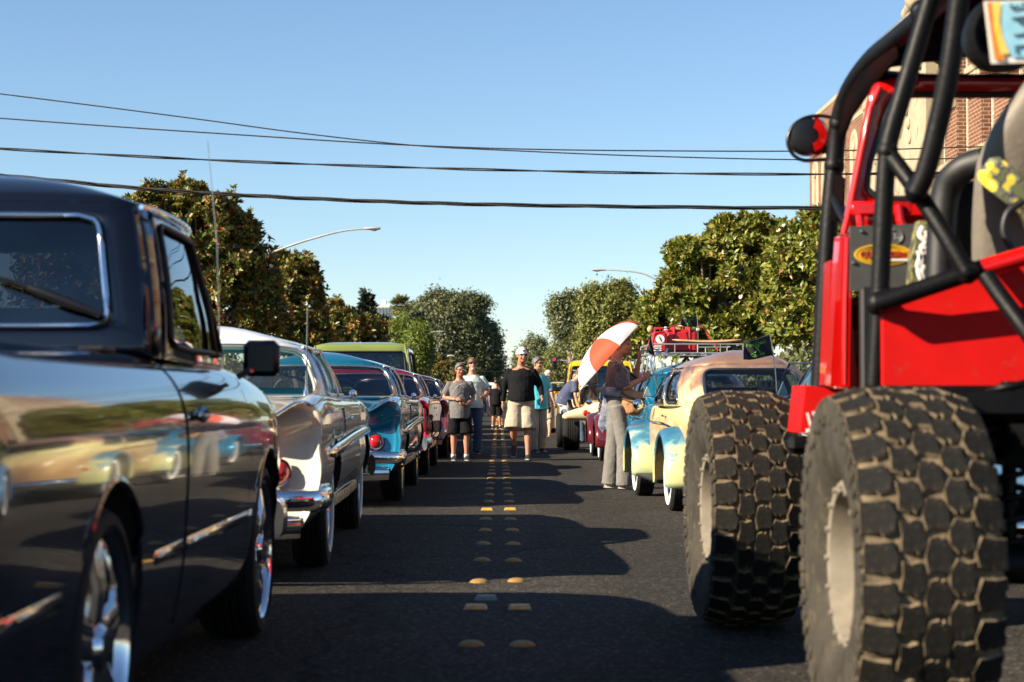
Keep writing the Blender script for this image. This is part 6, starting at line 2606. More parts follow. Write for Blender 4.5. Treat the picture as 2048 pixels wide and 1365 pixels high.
        for S in 'LR':
            sh, el, wr = j['sh' + S], j['el' + S], j['wr' + S]
            inn = sh.lerp(j['sho'], .35)
            if sleeve == 'short':
                pts, rs = [inn - Vector((0, 0, .02)), sh - Vector((0, 0, .002)), sh.lerp(el, .4), sh.lerp(el, .76)], [.060, .068 * w, .070 * w, .080 * w]
            elif sleeve == 'elbow':
                pts, rs = [inn - Vector((0, 0, .02)), sh - Vector((0, 0, .002)), sh.lerp(el, .5), el.lerp(sh, .02)], [.060, .068 * w, .070 * w, .080 * w]
            else:
                pts, rs = [inn - Vector((0, 0, .02)), sh - Vector((0, 0, .002)), sh.lerp(el, .5), el, el.lerp(wr, .4), wr.lerp(el, .06)], [.060, .069 * w, .062 * w, .056, .050, .039]
            e.tube(pts, [r * s for r in rs], 14)
        o = e.build('shirt', shirt, root, 60, merge=False)
        voxel(o, vox * s * 1.1, 3, .020 * s)
    if pants:
        e = MB()
        p = j['pel']
        ell_tube(e, [p + Vector((0, 0, .10 * s)), p, p - Vector((0, 0, .09 * s))], [.165 * w, .172 * w, .168 * w], [.122 * w + belly * .5, .128 * w + belly * .4, .125 * w], 18)
        for S in 'LR':
            h, k, a = j['hip' + S], j['kne' + S], j['ank' + S]
            if pant_kind == 'short':
                end = h.lerp(k, 1.02)
                e.tube([h + Vector((0, 0, .02)), h.lerp(k, .4), h.lerp(k, .8), end], [.100 * s * w, .105 * s * w, .104 * s * w * pant_flare, .108 * s * w * pant_flare], 16)
            else:
                e.tube([h + Vector((0, 0, .02)), h.lerp(k, .5), k, k.lerp(a, .5), a + (a - k).normalized() * .035 * s], [.102 * s * w, .092 * s * w, .076 * s * w * pant_flare, .076 * s * w * pant_flare, .082 * s * w * pant_flare], 16)
        o = e.build('shorts' if pant_kind == 'short' else 'trousers', pants, root, 60, merge=False)
        voxel(o, vox * s * 1.1, 3, .020 * s)
    for S in 'LR':
        a, k = j['ank' + S], j['kne' + S]
        tilt = (jt.get('foot' + S) or (0, 0, 0))
        R = Matrix.Rotation(tilt[2], 3, 'Z') @ Matrix.Rotation(tilt[0], 3, 'X')

        def fp(x, y, z):
            return a + R @ (Vector((x, y, z)) * s)
        if shoes and feet == 'shoes':
            e = MB()
            e.tube([fp(0, .065, -.035), fp(0, .03, -.022), fp(0, -.05, -.032), fp(0, -.13, -.046), fp(0, -.19, -.055), fp(0, -.205, -.058)], [.034 * s, .042 * s, .045 * s, .050 * s, .038 * s, .014 * s], 12, ry=[.034 * s, .052 * s, .040 * s, .028 * s, .020 * s, .01 * s], up=R @ Vector((0, 0, 1)))
            o = e.build('shoe', shoes, root, 60)
            e = MB()
            e.tube([fp(0, .072, -.069), fp(0, .0, -.069), fp(0, -.12, -.069), fp(0, -.20, -.066), fp(0, -.212, -.064)], [.032 * s, .041 * s, .051 * s, .040 * s, .016 * s], 12, ry=.011 * s, up=R @ Vector((0, 0, 1)))
            e.build('sole', M['shoe_sole'] if 'shoe_sole' in M else M['white_paint'], o, 60)
        elif feet == 'bare' and shoes:
            e = MB()
            e.tube([fp(0, .05, -.073), fp(0, -.1, -.073), fp(0, -.2, -.073)], [.03 * s, .05 * s, .04 * s], 10, ry=.008 * s, up=(0, 0, 1))
            e.tube([fp(-.045, -.08, -.06), fp(0, -.14, -.035), fp(.045, -.08, -.06)], .006 * s, 6)
            e.build('sandal', shoes, root, 60)
        if socks:
            e = MB()
            e.tube([a + Vector((0, .005, -.02 * s)), a, a.lerp(k, .10)], [.045 * s, .043 * s, .046 * s], 12)
            e.build('sock', socks, root, 60)
    root['_j'] = 0
    del root['_j']
    return root, j, hpnt


M['shoe_sole'] = pmat('shoe_sole', (0.35, 0.34, 0.33), rough=.7)
HAIR_G = pmat('hair_grey', (0.10, 0.094, 0.088), rough=.6, var=.35, scale=60)
HAIR_B = pmat('hair_brown', (0.10, 0.05, 0.03), rough=.6, var=.35, scale=60)
HAIR_K = pmat('hair_black', (0.012, 0.011, 0.011), rough=.5, var=.3, scale=60)
BEARD_G = pmat('beard_grey', (0.42, 0.38, 0.34), rough=.8, var=.3, scale=80)
C_GREY = cloth('tee_grey', (0.125, 0.118, 0.118))
C_BLACK = pmat('cotton_black', (0.007, 0.007, 0.008), rough=.95, var=.2, scale=11, spec=.12, bump=.25, bscale=70)
C_KHAKI = cloth('khaki', (0.33, 0.28, 0.21))
C_MINT = cloth('mint', (0.42, 0.52, 0.47))
C_JEAN = cloth('denim', (0.055, 0.085, 0.125))
C_TURQ = cloth('turquoise', (0.06, 0.40, 0.48))
C_NAVY = cloth('navy_tee', (0.055, 0.065, 0.12))
C_STONE = cloth('stone_shorts', (0.42, 0.40, 0.38))
C_TROU = cloth('grey_trousers', (0.15, 0.142, 0.13))
C_BLUE = cloth('blue_shirt', (0.09, 0.13, 0.26))
SH_BLACK = pmat('shoe_black', (0.012, 0.012, 0.014), rough=.6)
SH_BROWN = pmat('shoe_brown', (0.16, 0.075, 0.03), rough=.6)
SH_CREAM = pmat('shoe_cream', (0.55, 0.48, 0.38), rough=.6)
SOCK = cloth('sock_white', (0.6, 0.6, 0.6))
STRAW = pmat('straw', (0.32, 0.24, 0.13), rough=.8, var=.25, scale=50, bump=.4, bscale=120)
CAPW = cloth('cap_white', (0.70, 0.68, 0.66))

# grey T-shirt man, both hands round a cup
r1, j1, h1 = person('grey haired person in a grey printed T-shirt and black shorts, holding a cup', (-.61, 27.6, 0), 6, 1.50,
    dict(elL=(-.275, .04, 1.13), wrL=(-.09, -.20, 1.10), elR=(.25, .03, 1.12), wrR=(.10, -.21, 1.00), ankL=(-.11, .0, .08), ankR=(.12, -.05, .08), kneR=(.115, -.06, .49), hea=(0, -.05, 1.625)),
    SKIN_R, 1.03, .035, shirt=C_GREY, pants=C_BLACK, shoes=SH_BLACK, hair=HAIR_G, glasses='clear', socks=SOCK, head_turn=.25, head_tilt=.12, beard=None, shirt_len=.76, pant_flare=1.12,
    hand_pose={'L': (Vector((1, -.15, .0)), Vector((0, .7, -.6)), 1, .45), 'R': (Vector((-1, -.3, .05)), Vector((0, .3, 1)), -1, .4)})
e = MB()
e.lathe([(.0, 0), (.030, 0), (.038, .11), (.036, .11), (.029, .004), (0, .004)], 18, axis='Z', c=j1['wrL'] + Vector((.10, -.035, -.075)))
tag(e.build('plastic_cup', M['glass_clear'], None, 50), 'clear plastic cup held by the grey haired person', 'cup')
cup = bpy.data.objects['plastic_cup']
cup.matrix_world = r1.matrix_basis.copy()
ps = r1
b_ink = pmat('shirt_print', (0.02, 0.02, 0.025), rough=.9)
b_ink2 = pmat('shirt_print_pale', (0.42, 0.40, 0.38), rough=.9)


def chest_text(root, body, c, size, mat, bend=.0):
    return text('shirt_print', body, size, mat, root, frame4(c, (1, 0, 0), (0, -.1, 1)), .0005)


chest_text(r1, 'POLE', Vector((.07, -.185, 1.12)), .10, b_ink)
e = MB()
e.tube(curve_pts([(-.13, -.150, 1.02), (-.09, -.166, 1.10), (-.02, -.178, 1.165), (.06, -.180, 1.195), (.075, -.178, 1.185)], 5), .0035, 6)
e.build('shirt_print', b_ink2, r1, 60)

# mint shirt man behind
person('goateed person in sunglasses and a pale mint collared shirt with blue jeans', (-.47, 31.0, 0), 8, 1.66,
    dict(elR=(.29, .02, 1.14), wrR=(.20, -.20, 1.06)), SKIN, 1.05, .03, shirt=C_MINT, pants=C_JEAN, pant_kind='long', shoes=SH_BLACK, hair=HAIR_B, hair_kind='bald', glasses='dark', beard=BEARD_G)

# black shirt man, mid stride
r3, j3, h3 = person('striding person in a black long-sleeved top, khaki shorts and backward white cap', (.335, 27.75, 0), -4, 1.74,
    dict(kneL=(-.115, -.10, .50), ankL=(-.125, .19, .24), footL=(.75, 0, 0), hipL=(-.095, .0, .90), kneR=(.105, -.07, .49), ankR=(.11, -.10, .08), footR=(-.05, 0, .05),
         elL=(-.27, .05, 1.14), wrL=(-.285, -.02, .90), elR=(.29, .04, 1.15), wrR=(.33, -.16, .98), hea=(.015, -.05, 1.625)),
    SKIN_R, 1.14, .05, shirt=C_BLACK, sleeve='long', pants=C_KHAKI, shoes=SH_BLACK, hair=HAIR_K, hair_kind='short', hat=('cap_back', CAPW), glasses='dark', head_turn=.38, shirt_len=.93, pant_flare=1.22)
e = MB()
hx = [h3(-.024, -.090, -.056), h3(0, -.099, -.054), h3(.024, -.090, -.056)]
e.tube(hx, .0035, 6)
e.build('teeth', M['teeth'], r3, 60)

# turquoise shirt
person('grey haired person in a turquoise short-sleeved shirt and tan trousers', (.665, 31.8, 0), 30, 1.68,
    dict(elR=(.25, .05, 1.12), wrR=(.26, .0, .86), kneL=(-.10, -.05, .48), kneR=(.11, .0, .48), ankR=(.11, .10, .09)), SKIN, 1.08, .06, shirt=C_TURQ, pants=C_KHAKI, pant_kind='long', shoes=SH_BLACK, hair=HAIR_G, glasses='dark', head_turn=.3, pant_flare=1.15, shirt_len=.80)

# white cap, sandals
person('person in a white cap, blue shirt and beige shorts with pink sandals', (1.22, 45.5, 0), 120, 1.66,
    dict(ankR=(.10, -.12, .08), kneR=(.105, -.10, .48)), SKIN_P, 1.0, .03, shirt=C_BLUE, pants=C_KHAKI, shoes=pmat('sandal_pink', (.45, .22, .18)), feet='bare', hair=HAIR_G, hat=('cap', CAPW), vox=.012)

# straw hat man bending toward the hot rod
person('person in a straw hat, navy T-shirt and pale shorts, bending over the hot rod', (1.39, 37.6, 0), 100, 1.66,
    dict(pel=(0, .05, .94), wai=(0, -.02, 1.09), che=(0, -.12, 1.26), sho=(0, -.19, 1.37), nek=(0, -.24, 1.43), hea=(0, -.32, 1.53), shL=(-.185, -.17, 1.35), shR=(.185, -.17, 1.35),
         elL=(-.23, -.16, 1.08), wrL=(-.20, -.26, .84), elR=(.24, -.18, 1.08), wrR=(.22, -.26, .84)), SKIN_P, 1.05, .04, shirt=C_NAVY, pants=C_STONE, shoes=SH_BROWN, hair=HAIR_G, hat=('straw', STRAW), head_tilt=.35, shirt_len=.86, vox=.011)

# black T-shirt man, back turned
person('dark haired person in a black T-shirt and dark shorts, seen from behind down the street', (-.10, 57, 0), 168, 1.56,
    dict(elL=(-.24, -.05, 1.15), wrL=(-.14, -.2, 1.05), elR=(.25, .0, 1.13), ankL=(-.14, .0, .08), ankR=(.14, -.03, .08)), SKIN_R, 1.12, .04, shirt=C_BLACK, pants=C_BLACK, shoes=SH_BLACK, socks=SOCK, hair=HAIR_K, vox=.014)
# yellow shirt leaning over the hot rod
person('person in a yellow top leaning behind the tall black cylinder of the hot rod', (1.72, 38.5, 0), -60, 1.55, dict(hea=(0, -.10, 1.6)), SKIN_R, 1.0, .02, shirt=cloth('yellow_top', (.55, .30, .02)), pants=C_JEAN, pant_kind='long', shoes=SH_BLACK, hair=HAIR_K, vox=.014)

# far walkers
fars = [('person in a pale blue shirt and bare legs, far behind the mint shirt', -.85, 66, 200, SKIN_P, cloth('sky_shirt', (.30, .36, .46)), C_KHAKI, 'short', HAIR_G),
        ('far person in dark blue, side by side with one in black', -.98, 92, 170, SKIN_R, cloth('deep_blue', (.03, .04, .10)), cloth('deep_blue2', (.025, .03, .08)), 'long', HAIR_K),
        ('far person in black, side by side with one in dark blue', -1.42, 91, 185, SKIN_R, C_BLACK, C_BLACK, 'long', HAIR_K),
        ('far person in a white shirt walking away past the pair in dark clothes', -.50, 98, 175, SKIN_P, cloth('white_shirt', (.6, .58, .56)), C_KHAKI, 'short', HAIR_B),
        ('far person in a tan top walking toward us beyond the dark pair', -1.05, 122, 10, SKIN, cloth('tan_top', (.40, .33, .24)), C_JEAN, 'long', HAIR_B),
        ('far person in a dark red top on the sunny edge of the crowd', -.02, 112, 185, SKIN, cloth('dark_red_top', (.18, .03, .03)), C_BLACK, 'long', HAIR_K)]
for lab, X, Y, rz, sk, sh, pa, pk, ha in fars:
    person(lab, (X, Y, 0), rz, 1.68, None, sk, 1.05, .02, shirt=sh, pants=pa, pant_kind=pk, shoes=SH_BLACK, hair=ha, vox=.02)

# ------------------------------------------------------------------ woman with the umbrella
C_TOP = cloth('patterned_top', (0.055, 0.058, 0.085), col2=(0.13, 0.105, 0.11), scale=34, var=.2)
C_TANK = cloth('beige_top', (0.34, 0.25, 0.18))
C_SCARF = cloth('tied_scarf', (0.04, 0.06, 0.11), col2=(0.30, 0.31, 0.36), scale=12)
rw, jw, hw = person('person in grey trousers shading under a white and orange umbrella', (1.245, 19.0, 0), 80, 1.63,
    dict(pel=(0, .0, .98), wai=(0, .0, 1.12), kneL=(-.10, -.09, .50), ankL=(-.10, -.09, .08), kneR=(.11, .06, .50), ankR=(.11, .10, .08), hipL=(-.09, -.01, .92), hipR=(.09, .02, .92),
         hea=(0, -.06, 1.63), shL=(-.160, .0, 1.375), shR=(.160, .02, 1.375), elL=(-.20, -.10, 1.14), wrL=(-.13, -.31, 1.25), elR=(.25, -.17, 1.20), wrR=(.13, -.235, 1.47)),
    SKIN_R, .94, .02, shirt=C_TOP, sleeve='elbow', pants=C_TROU, pant_kind='long', shoes=SH_CREAM, hair=HAIR_B, hair_kind='bun', shirt_len=1.0, pant_flare=1.28, glasses=None, vox=.009, head_turn=-.25,
    hand_pose={'L': (Vector((.3, -.6, .5)), Vector((.9, .3, 0)), 1, .9), 'R': (Vector((-.1, -.15, 1)), Vector((-.3, .9, 0)), -1, .5)})
# beige front panel of the top, scarf tied at the waist
e = MB()
e.tube([jw['wai'] + Vector((0, -.05, -.02)), jw['che'] + Vector((0, -.045, 0)), jw['sho'] + Vector((0, -.045, -.04))], [.125, .12, .08], 16, ry=[.085, .09, .06], up=(0, -1, 0))
voxel(e.build('camisole', C_TANK, rw, 60, merge=False), .012, 2, .02)
e = MB()
P = [(-.17, .02, 1.02), (-.10, -.13, 1.02), (.10, -.13, 1.02), (.18, .02, 1.02), (.10, .14, 1.03), (-.10, .14, 1.03)]
e.tube([Vector(p) for p in P], .035, 10, ry=.055, up=(0, 0, 1), closed=True)
for dx in (0, .05):
    e.tube([Vector((.17, .06 + dx, 1.02)), Vector((.20, .09 + dx, .92)), Vector((.20, .11 + dx, .80)), Vector((.205, .115 + dx * 1.5, .66)), Vector((.205, .11 + dx * 1.3, .58))], [.03, .045, .05, .055, .012], 10, ry=[.02, .02, .018, .018, .01], up=(1, 0, 0))
voxel(e.build('tied_scarf', C_SCARF, rw, 60, merge=False), .010, 2, .014)

# tan bag on her hip
BAGM = pmat('bag_tan', (0.36, 0.19, 0.085), rough=.7, var=.2, scale=12, bump=.3)
BAGD = pmat('bag_strap_brown', (0.10, 0.045, 0.02), rough=.7)
bagr = thing('hip_bag', 'tan cloth bag with dark brown strap slung at the hip of the umbrella holder', 'bag', px(1266, 806, 18.86), 0)
e = MB()
e.tube([(0, 0, .13), (-.01, 0, .09), (.0, 0, .0), (.015, 0, -.10), (.02, 0, -.135)], [.105, .12, .118, .085, .03], 18, ry=[.045, .06, .065, .055, .02], up=(0, 1, 0))
voxel(e.build('bag_body', BAGM, bagr, 60, merge=False), .010, 2, .03)
e = MB()
e.tube(curve_pts([(-.12, -.05, .10), (-.04, -.072, .055), (.05, -.072, .035), (.12, -.04, .04)], 4), .008, 6, ry=.014, up=(0, 0, 1))
e.tube(curve_pts([(-.12, -.05, .05), (-.04, -.076, .015), (.05, -.076, -.005), (.12, -.04, .0)], 4), .006, 6, ry=.010, up=(0, 0, 1))
e.tube(curve_pts([(-.10, 0, .12), (-.16, -.03, .24), (-.12, -.10, .42), (-.02, -.10, .58)], 5), .006, 6, ry=.008)
o = e.build('strap', BAGD, bagr, 60)

# umbrella: eight cloth panels between ribs
apex = px(1190, 683, 18.93)
rim_c = px(1227, 716, 18.92)
axis = (rim_c - apex).normalized()
um = thing('umbrella', 'open umbrella with white and orange-red panels, tilted over one shoulder', 'umbrella', apex, 0)
UM_W = pmat('umbrella_white', (0.72, 0.70, 0.74), rough=.7, var=.05)
UM_O = pmat('umbrella_orange', (0.62, 0.085, 0.03), rough=.7, var=.08)


def translucent(m, f=.35):
    nt = m.node_tree
    out = next(n for n in nt.nodes if n.type == 'OUTPUT_MATERIAL')
    p = next(n for n in nt.nodes if n.type == 'BSDF_PRINCIPLED')
    t = N(nt, 'ShaderNodeBsdfTranslucent')
    src = p.inputs['Base Color'].links[0].from_socket
    L(nt, src, t.inputs['Color'])
    mx = N(nt, 'ShaderNodeMixShader')
    mx.inputs[0].default_value = f
    L(nt, p.outputs[0], mx.inputs[1])
    L(nt, t.outputs[0], mx.inputs[2])
    L(nt, mx.outputs[0], out.inputs[0])


translucent(UM_W)
translucent(UM_O)
e1 = axis.cross(Vector((0, 0, 1))).normalized()
e2 = axis.cross(e1).normalized()
RUM, DUM = .475, .235


def um_pt(a, t, sag=0.0):
    r = RUM * math.sin(t * math.pi / 2 * .98)
    dp = DUM * (1 - math.cos(t * math.pi / 2 * .98))
    r *= 1 - sag
    return (e1 * math.cos(a) + e2 * math.sin(a)) * r + axis * dp


A0 = .52
for k in range(8):
    a0, a1 = A0 + 2 * math.pi * k / 8, A0 + 2 * math.pi * (k + 1) / 8
    rows = []
    for i in range(9):
        t = i / 8
        row = []
        for q in range(9):
            f = q / 8
            sg = .075 * math.sin(math.pi * f) * t ** 1.5
            row.append(um_pt(a0 + (a1 - a0) * f, t, sg))
        rows.append(row)
    e = MB()
    e.grid(rows)
    o = e.build('canopy_panel', UM_O if k % 2 else UM_W, um, 60, fix=False)
    e = MB()
    e.tube([um_pt(a0, i / 10) + axis * .006 for i in range(11)] + [um_pt(a0, 1) * 1.03], .0028, 5)
    e.build('rib', M['steel'], um, 60)
e = MB()
e.tube([-axis * .05, axis * .02], [.004, .008], 8)
e.build('ferrule', SH_BROWN, um, 60)
e = MB()
e.tube([axis * 0, axis * .52], .006, 8)
e.build('shaft', M['steel'], um, 60)
e = MB()
e.tube([axis * .50, axis * .60], .015, 10)
e.build('handle', M['black_plastic'], um, 60)
# ------------------------------------------------------------------ the rows of cars
P_CHAMP = paint('champagne_paint', (0.66, 0.60, 0.485), metal=.0, rough=.3)
P_WHITE = paint('white_roof_paint', (0.74, 0.72, 0.70), rough=.25)
P_TEAL = paint('teal_metallic', (0.004, 0.125, 0.22), metal=.25, rough=.25)
P_RED = paint('candy_red', (0.30, 0.006, 0.018), metal=.25, rough=.22)
P_MAROON = paint('maroon_paint', (0.085, 0.012, 0.016), metal=.15, rough=.2)
P_LIME = paint('lime_paint', (0.20, 0.245, 0.055), metal=.1, rough=.25)
P_CREAM = paint('cream_paint', (0.72, 0.56, 0.34), rough=.25)
P_YEL = paint('yellow_paint', (0.72, 0.42, 0.01), rough=.25)
P_SLATE = paint('slate_blue_paint', (0.10, 0.20, 0.33), metal=.1, rough=.3)
P_SKY = paint('pale_blue_paint', (0.30, 0.42, 0.52), rough=.3)
P_BLACK = paint('gloss_black', (0.006, 0.006, 0.007), rough=.15)
SEAT_T = pmat('turquoise_seat', (0.03, 0.36, 0.38), rough=.6)
SEAT_W = pmat('cream_seat', (0.40, 0.38, 0.33), rough=.6)

make_pickup()


def ant(root, x, y, z, h, r=.004):
    b = MB()
    b.lathe([(.0, .05), (.012, .045), (.016, .02), (.022, 0)], 10, axis='Z', c=(x, y, z))
    b.tube([(x, y, z + .03), (x + .005, y - .01, z + h * .3)], .007, 8)
    b.tube([(x + .005, y - .01, z + h * .3), (x + .01, y - .02, z + h)], r, 6)
    b.build('antenna', M['chrome'], root, 50)


car = make_fifties('champagne coupe with a white roof and turquoise seats, right ahead of the black pickup', (-1.835, 10.3, 0), 1.1, P_CHAMP, P_WHITE, SEAT_T, M['glass_clear'], 'whitewall', extra=lambda r, c: ant(r, .74, -.15, .955, .50))
make_fifties('teal blue coupe with gold wire wheels and round red tail light', (-1.77, 16.9, 0), 0, P_TEAL, P_TEAL, SEAT_W, M['glass_tint'], 'gold')


def red_extra(r, c):
    ant(r, .55, -.2, .95, .30, .003)


make_fifties('candy red sedan with tall red tail lights, ahead of the teal coupe', (-1.755, 22.75, 0), 0, P_RED, P_RED, M['dark_cabin'], M['glass_tint'], 'plain', spear=False, fins=False, tall_lights=True, extra=red_extra)
make_van('lime green panel van with a big dark rear window, standing behind the teal coupe', (-2.36, 31.3, 0), 0, P_LIME, 1.93)
mar = make_fifties('dark maroon coupe with a black ball mirror, ahead of the candy red sedan', (-1.70, 29.2, 0), 0, P_MAROON, P_MAROON, M['dark_cabin'], M['glass_dark'], 'plain', spear=False, fins=False)
b = MB()
b.lathe([(0, -.06), (.06, -.05), (.088, -.02), (.092, .02), (.07, .06), (0, .075)], 22, axis='Y', c=(.83, 1.0, 1.02))
o = b.build('mirror', M['black_plastic'], mar, 50)
b = MB()
b.tube([(.80, 1.02, .94), (.83, 1.02, .98)], .012, 6)
b.build('mirror_arm', M['chrome'], o)
# something red raised over the roofs: an opened rear lid
hr = thing('raised_lid', 'red rear lid propped up behind the maroon coupe', 'car lid', px(841, 772, 33.5), 0)
b = MB()
b.prism([(-.10, 0, .0), (.03, 0, .0), (.05, 0, .24), (-.14, 0, .25)], (0, .04, 0))
b.build('panel', P_RED, hr, 30)
b = MB()
b.tube([(0, .02, 0), (0, .02, -.55)], .012, 6)
b.build('prop', M['black_trim'], hr)

# farther cars, copies with another coat of paint
far_src = bpy.data.objects['classic_car.002'] if 'classic_car.002' in bpy.data.objects else mar
FAR = [('white coupe far along the kerb row, past the maroon one', -1.95, 36.5, P_WHITE, 0),
       ('pale blue coupe far along the kerb row, past the white one', -2.15, 43.0, P_SKY, 1),
       ('black coupe far along the kerb row, past the pale blue one', -2.2, 50.5, P_BLACK, 0),
       ('cream coupe farthest along the kerb row', -2.3, 58.5, P_CREAM, 0),
       ('white coupe on the sunny side, far past the yellow truck', 2.55, 62.0, P_WHITE, 0),
       ('teal coupe on the sunny side, farthest past the yellow truck', 2.6, 70.0, P_TEAL, 0)]
for lab, X, Y, pm, rz in FAR:
    c = copy_tree(far_src, None, {'candy_red': pm})
    c.location = (X, Y, 0)
    c.rotation_euler = (0, 0, math.radians(rz))
    tag(c, lab)


# --- patina small car
def patina(name, mode):
    m, nt = new_mat(name)
    out = N(nt, 'ShaderNodeOutputMaterial')
    p = N(nt, 'ShaderNodeBsdfPrincipled', Roughness=.30)
    p.inputs['Coat Weight'].default_value = .5
    p.inputs['Coat Roughness'].default_value = .12
    L(nt, p.outputs[0], out.inputs[0])
    tc = N(nt, 'ShaderNodeTexCoord')
    sx = N(nt, 'ShaderNodeSeparateXYZ')
    L(nt, tc.outputs['Object'], sx.inputs[0])
    nz = N(nt, 'ShaderNodeTexNoise', Scale=4.5, Detail=5.0, Roughness=.6)
    L(nt, tc.outputs['Object'], nz.inputs['Vector'])
    fine = N(nt, 'ShaderNodeTexNoise', Scale=17.0, Detail=6.0, Roughness=.7)
    L(nt, tc.outputs['Object'], fine.inputs['Vector'])
    ad = N(nt, 'ShaderNodeMath', operation='MULTIPLY_ADD')
    L(nt, nz.outputs['Fac'], ad.inputs[0])
    if mode == 'fender':
        ad.inputs[1].default_value = .85
        L(nt, sx.outputs['Z'], ad.inputs[2])
        mr = N(nt, 'ShaderNodeMapRange')
        mr.inputs['From Min'].default_value = .62
        mr.inputs['From Max'].default_value = 1.14
        L(nt, ad.outputs[0], mr.inputs['Value'])
        r = ramp(nt, [(0, (.36, .44, .25)), (.14, (.50, .52, .23)), (.42, (.50, .50, .24)), (.58, (.17, .30, .31)), (.72, (.045, .16, .24)), (1, (.03, .12, .20))])
    elif mode == 'roof':
        ad.inputs[1].default_value = .9
        L(nt, sx.outputs['Z'], ad.inputs[2])
        mr = N(nt, 'ShaderNodeMapRange')
        mr.inputs['From Min'].default_value = 1.30
        mr.inputs['From Max'].default_value = 1.85
        L(nt, ad.outputs[0], mr.inputs['Value'])
        r = ramp(nt, [(0, (.64, .58, .26)), (.22, (.60, .46, .22)), (.42, (.34, .20, .115)), (.75, (.205, .115, .070)), (1, (.22, .13, .085))])
    else:
        ad.inputs[1].default_value = .9
        L(nt, sx.outputs['Z'], ad.inputs[2])
        mr = N(nt, 'ShaderNodeMapRange')
        mr.inputs['From Min'].default_value = .65
        mr.inputs['From Max'].default_value = 1.45
        L(nt, ad.outputs[0], mr.inputs['Value'])
        r = ramp(nt, [(0, (.26, .16, .08)), (.35, (.34, .20, .09)), (.6, (.52, .36, .16)), (.85, (.62, .56, .26)), (1, (.62, .58, .28))])
    L(nt, mr.outputs[0], r.inputs[0])
    # chips and rust
    ch = N(nt, 'ShaderNodeMapRange')
    ch.inputs['From Min'].default_value = .66
    ch.inputs['From Max'].default_value = .70
    L(nt, fine.outputs['Fac'], ch.inputs['Value'])
    mx = N(nt, 'ShaderNodeMix', data_type='RGBA')
    mx.inputs['B'].default_value = ((.72, .62, .40, 1) if mode == 'roof' else (.22, .08, .03, 1))
    L(nt, ch.outputs[0], mx.inputs['Factor'])
    L(nt, r.outputs[0], mx.inputs['A'])
    L(nt, mx.outputs['Result'], p.inputs['Base Color'])
    return m


gold, gcab = make_beetle('patina small car with a coppery tan roof and fenders fading from blue to yellow', (2.13, 15.35, 0), 2.4, patina('patina_body', 'body'), patina('patina_roof', 'roof'), patina('patina_fender', 'fender'))
teal, tcab = make_beetle('teal round-backed small car carrying a roof rack, ahead of the patina one', (2.25, 20.35, 0), 1.5, P_TEAL, P_TEAL, P_TEAL)
slate, scab = make_beetle('slate blue round-backed small car hidden behind the front tyre of the buggy', (2.50, 10.05, 0), 0, P_SLATE, P_SLATE, P_SLATE)
maro, mcab = make_beetle('maroon small car with big fenders behind the umbrella holder', (2.22, 27.6, 0), 0, P_MAROON, P_MAROON, P_MAROON)

# yellow show board standing inside the rear window of the patina car
Ys = 15.75
bd = thing('display_board', 'small yellow and white display board inside the rear window of the patina car', 'display board', px(1537, 790, Ys))
b = MB()
b.box((0, 0, .085), (.20, .012, .085), None, .003)
b.build('board', M['sign_white'], bd)
b = MB()
b.box((0, -.009, .052), (.20, .006, .022), None, .001)
b.build('yellow_strip', P_YEL, bd)
for k, mm in enumerate((P_LIME, P_BLACK, P_LIME)):
    b = MB()
    b.box((-.045 + .05 * k, -.009, .092), (.035, .005, .045), None, .001)
    b.build('picture', mm, bd)
for x in (-.09, .0, .09):
    b = MB()
    b.box((x, .0, .02), (.012, .012, .05))
    b.build('leg', M['white_paint'], bd)
# --- roof rack with its load
b = MB()
Z = 1.47
for z in (Z, Z + .10):
    b.tube([(-.52, .05, z), (.52, .05, z), (.52, 1.25, z), (-.52, 1.25, z)], .009, 6, closed=True)
for k in range(9):
    b.tube([(-.52 + .13 * k, .05, Z), (-.52 + .13 * k, 1.25, Z)], .007, 6)
for x in (-.52, -.26, 0, .26, .52):
    for y in (.05, 1.25):
        b.tube([(x, y, Z), (x, y, Z + .10)], .007, 6)
for y in (.2, .6, 1.1):
    for x in (-.50, .50):
        b.tube([(x, y, Z), (x * 1.03, y, Z - .16), (x * 1.06, y, Z - .21)], .010, 6)
b.build('roof_rack', M['steel'], teal, 60)
b = MB()
for x in (-.50, -.40):
    b.tube([(x, .0, 1.22), (x - .02, -.02, 1.38), (x + .06, .05, 1.52)], .009, 6)
b.tube([(-.53, -.04, 1.22), (-.56, -.02, 1.45), (-.50, .05, 1.57)], .008, 6)
b.build('rack_hook', M['chrome'], teal, 60)
TEAL_M = teal.matrix_basis.copy()


def on_teal(p):
    return TEAL_M @ Vector(p)


M['case_red'] = pmat('case_red', (0.50, 0.012, 0.02), rough=.35, var=.1)
M['strap_red'] = pmat('strap_red', (0.45, 0.02, 0.03), rough=.6)
M['tan_leather'] = pmat('tan_leather', (0.42, 0.24, 0.11), rough=.5)
r = thing('suitcase', 'bright red travel case with pale corners strapped on the roof rack', 'suitcase', on_teal((-.11, .75, Z + .01)), 3)
b = MB()
b.box((0, 0, .14), (.38, .26, .28), None, .04)
b.build('case_shell', M['case_red'], r)
for sx in (-1, 1):
    b = MB()
    b.box((sx * .19, -.125, .285), (.045, .03, .05), None, .012)
    b.build('corner', M['white_paint'], r)
    b = MB()
    b.box((sx * .09, -.002, .155), (.018, .275, .325), None, .004)
    b.build('strap', M['strap_red'], r)
b = MB()
b.box((0, 0, .325), (.13, .03, .02), None, .008)
b.build('handle', M['white_paint'], r)
r = thing('fuel_can', 'small red fuel can with a round pale badge, beside the red case', 'fuel can', on_teal((-.38, .55, Z + .01)), 3)
b = MB()
b.box((0, 0, .125), (.17, .14, .25), None, .03)
b.build('can_body', M['case_red'], r)
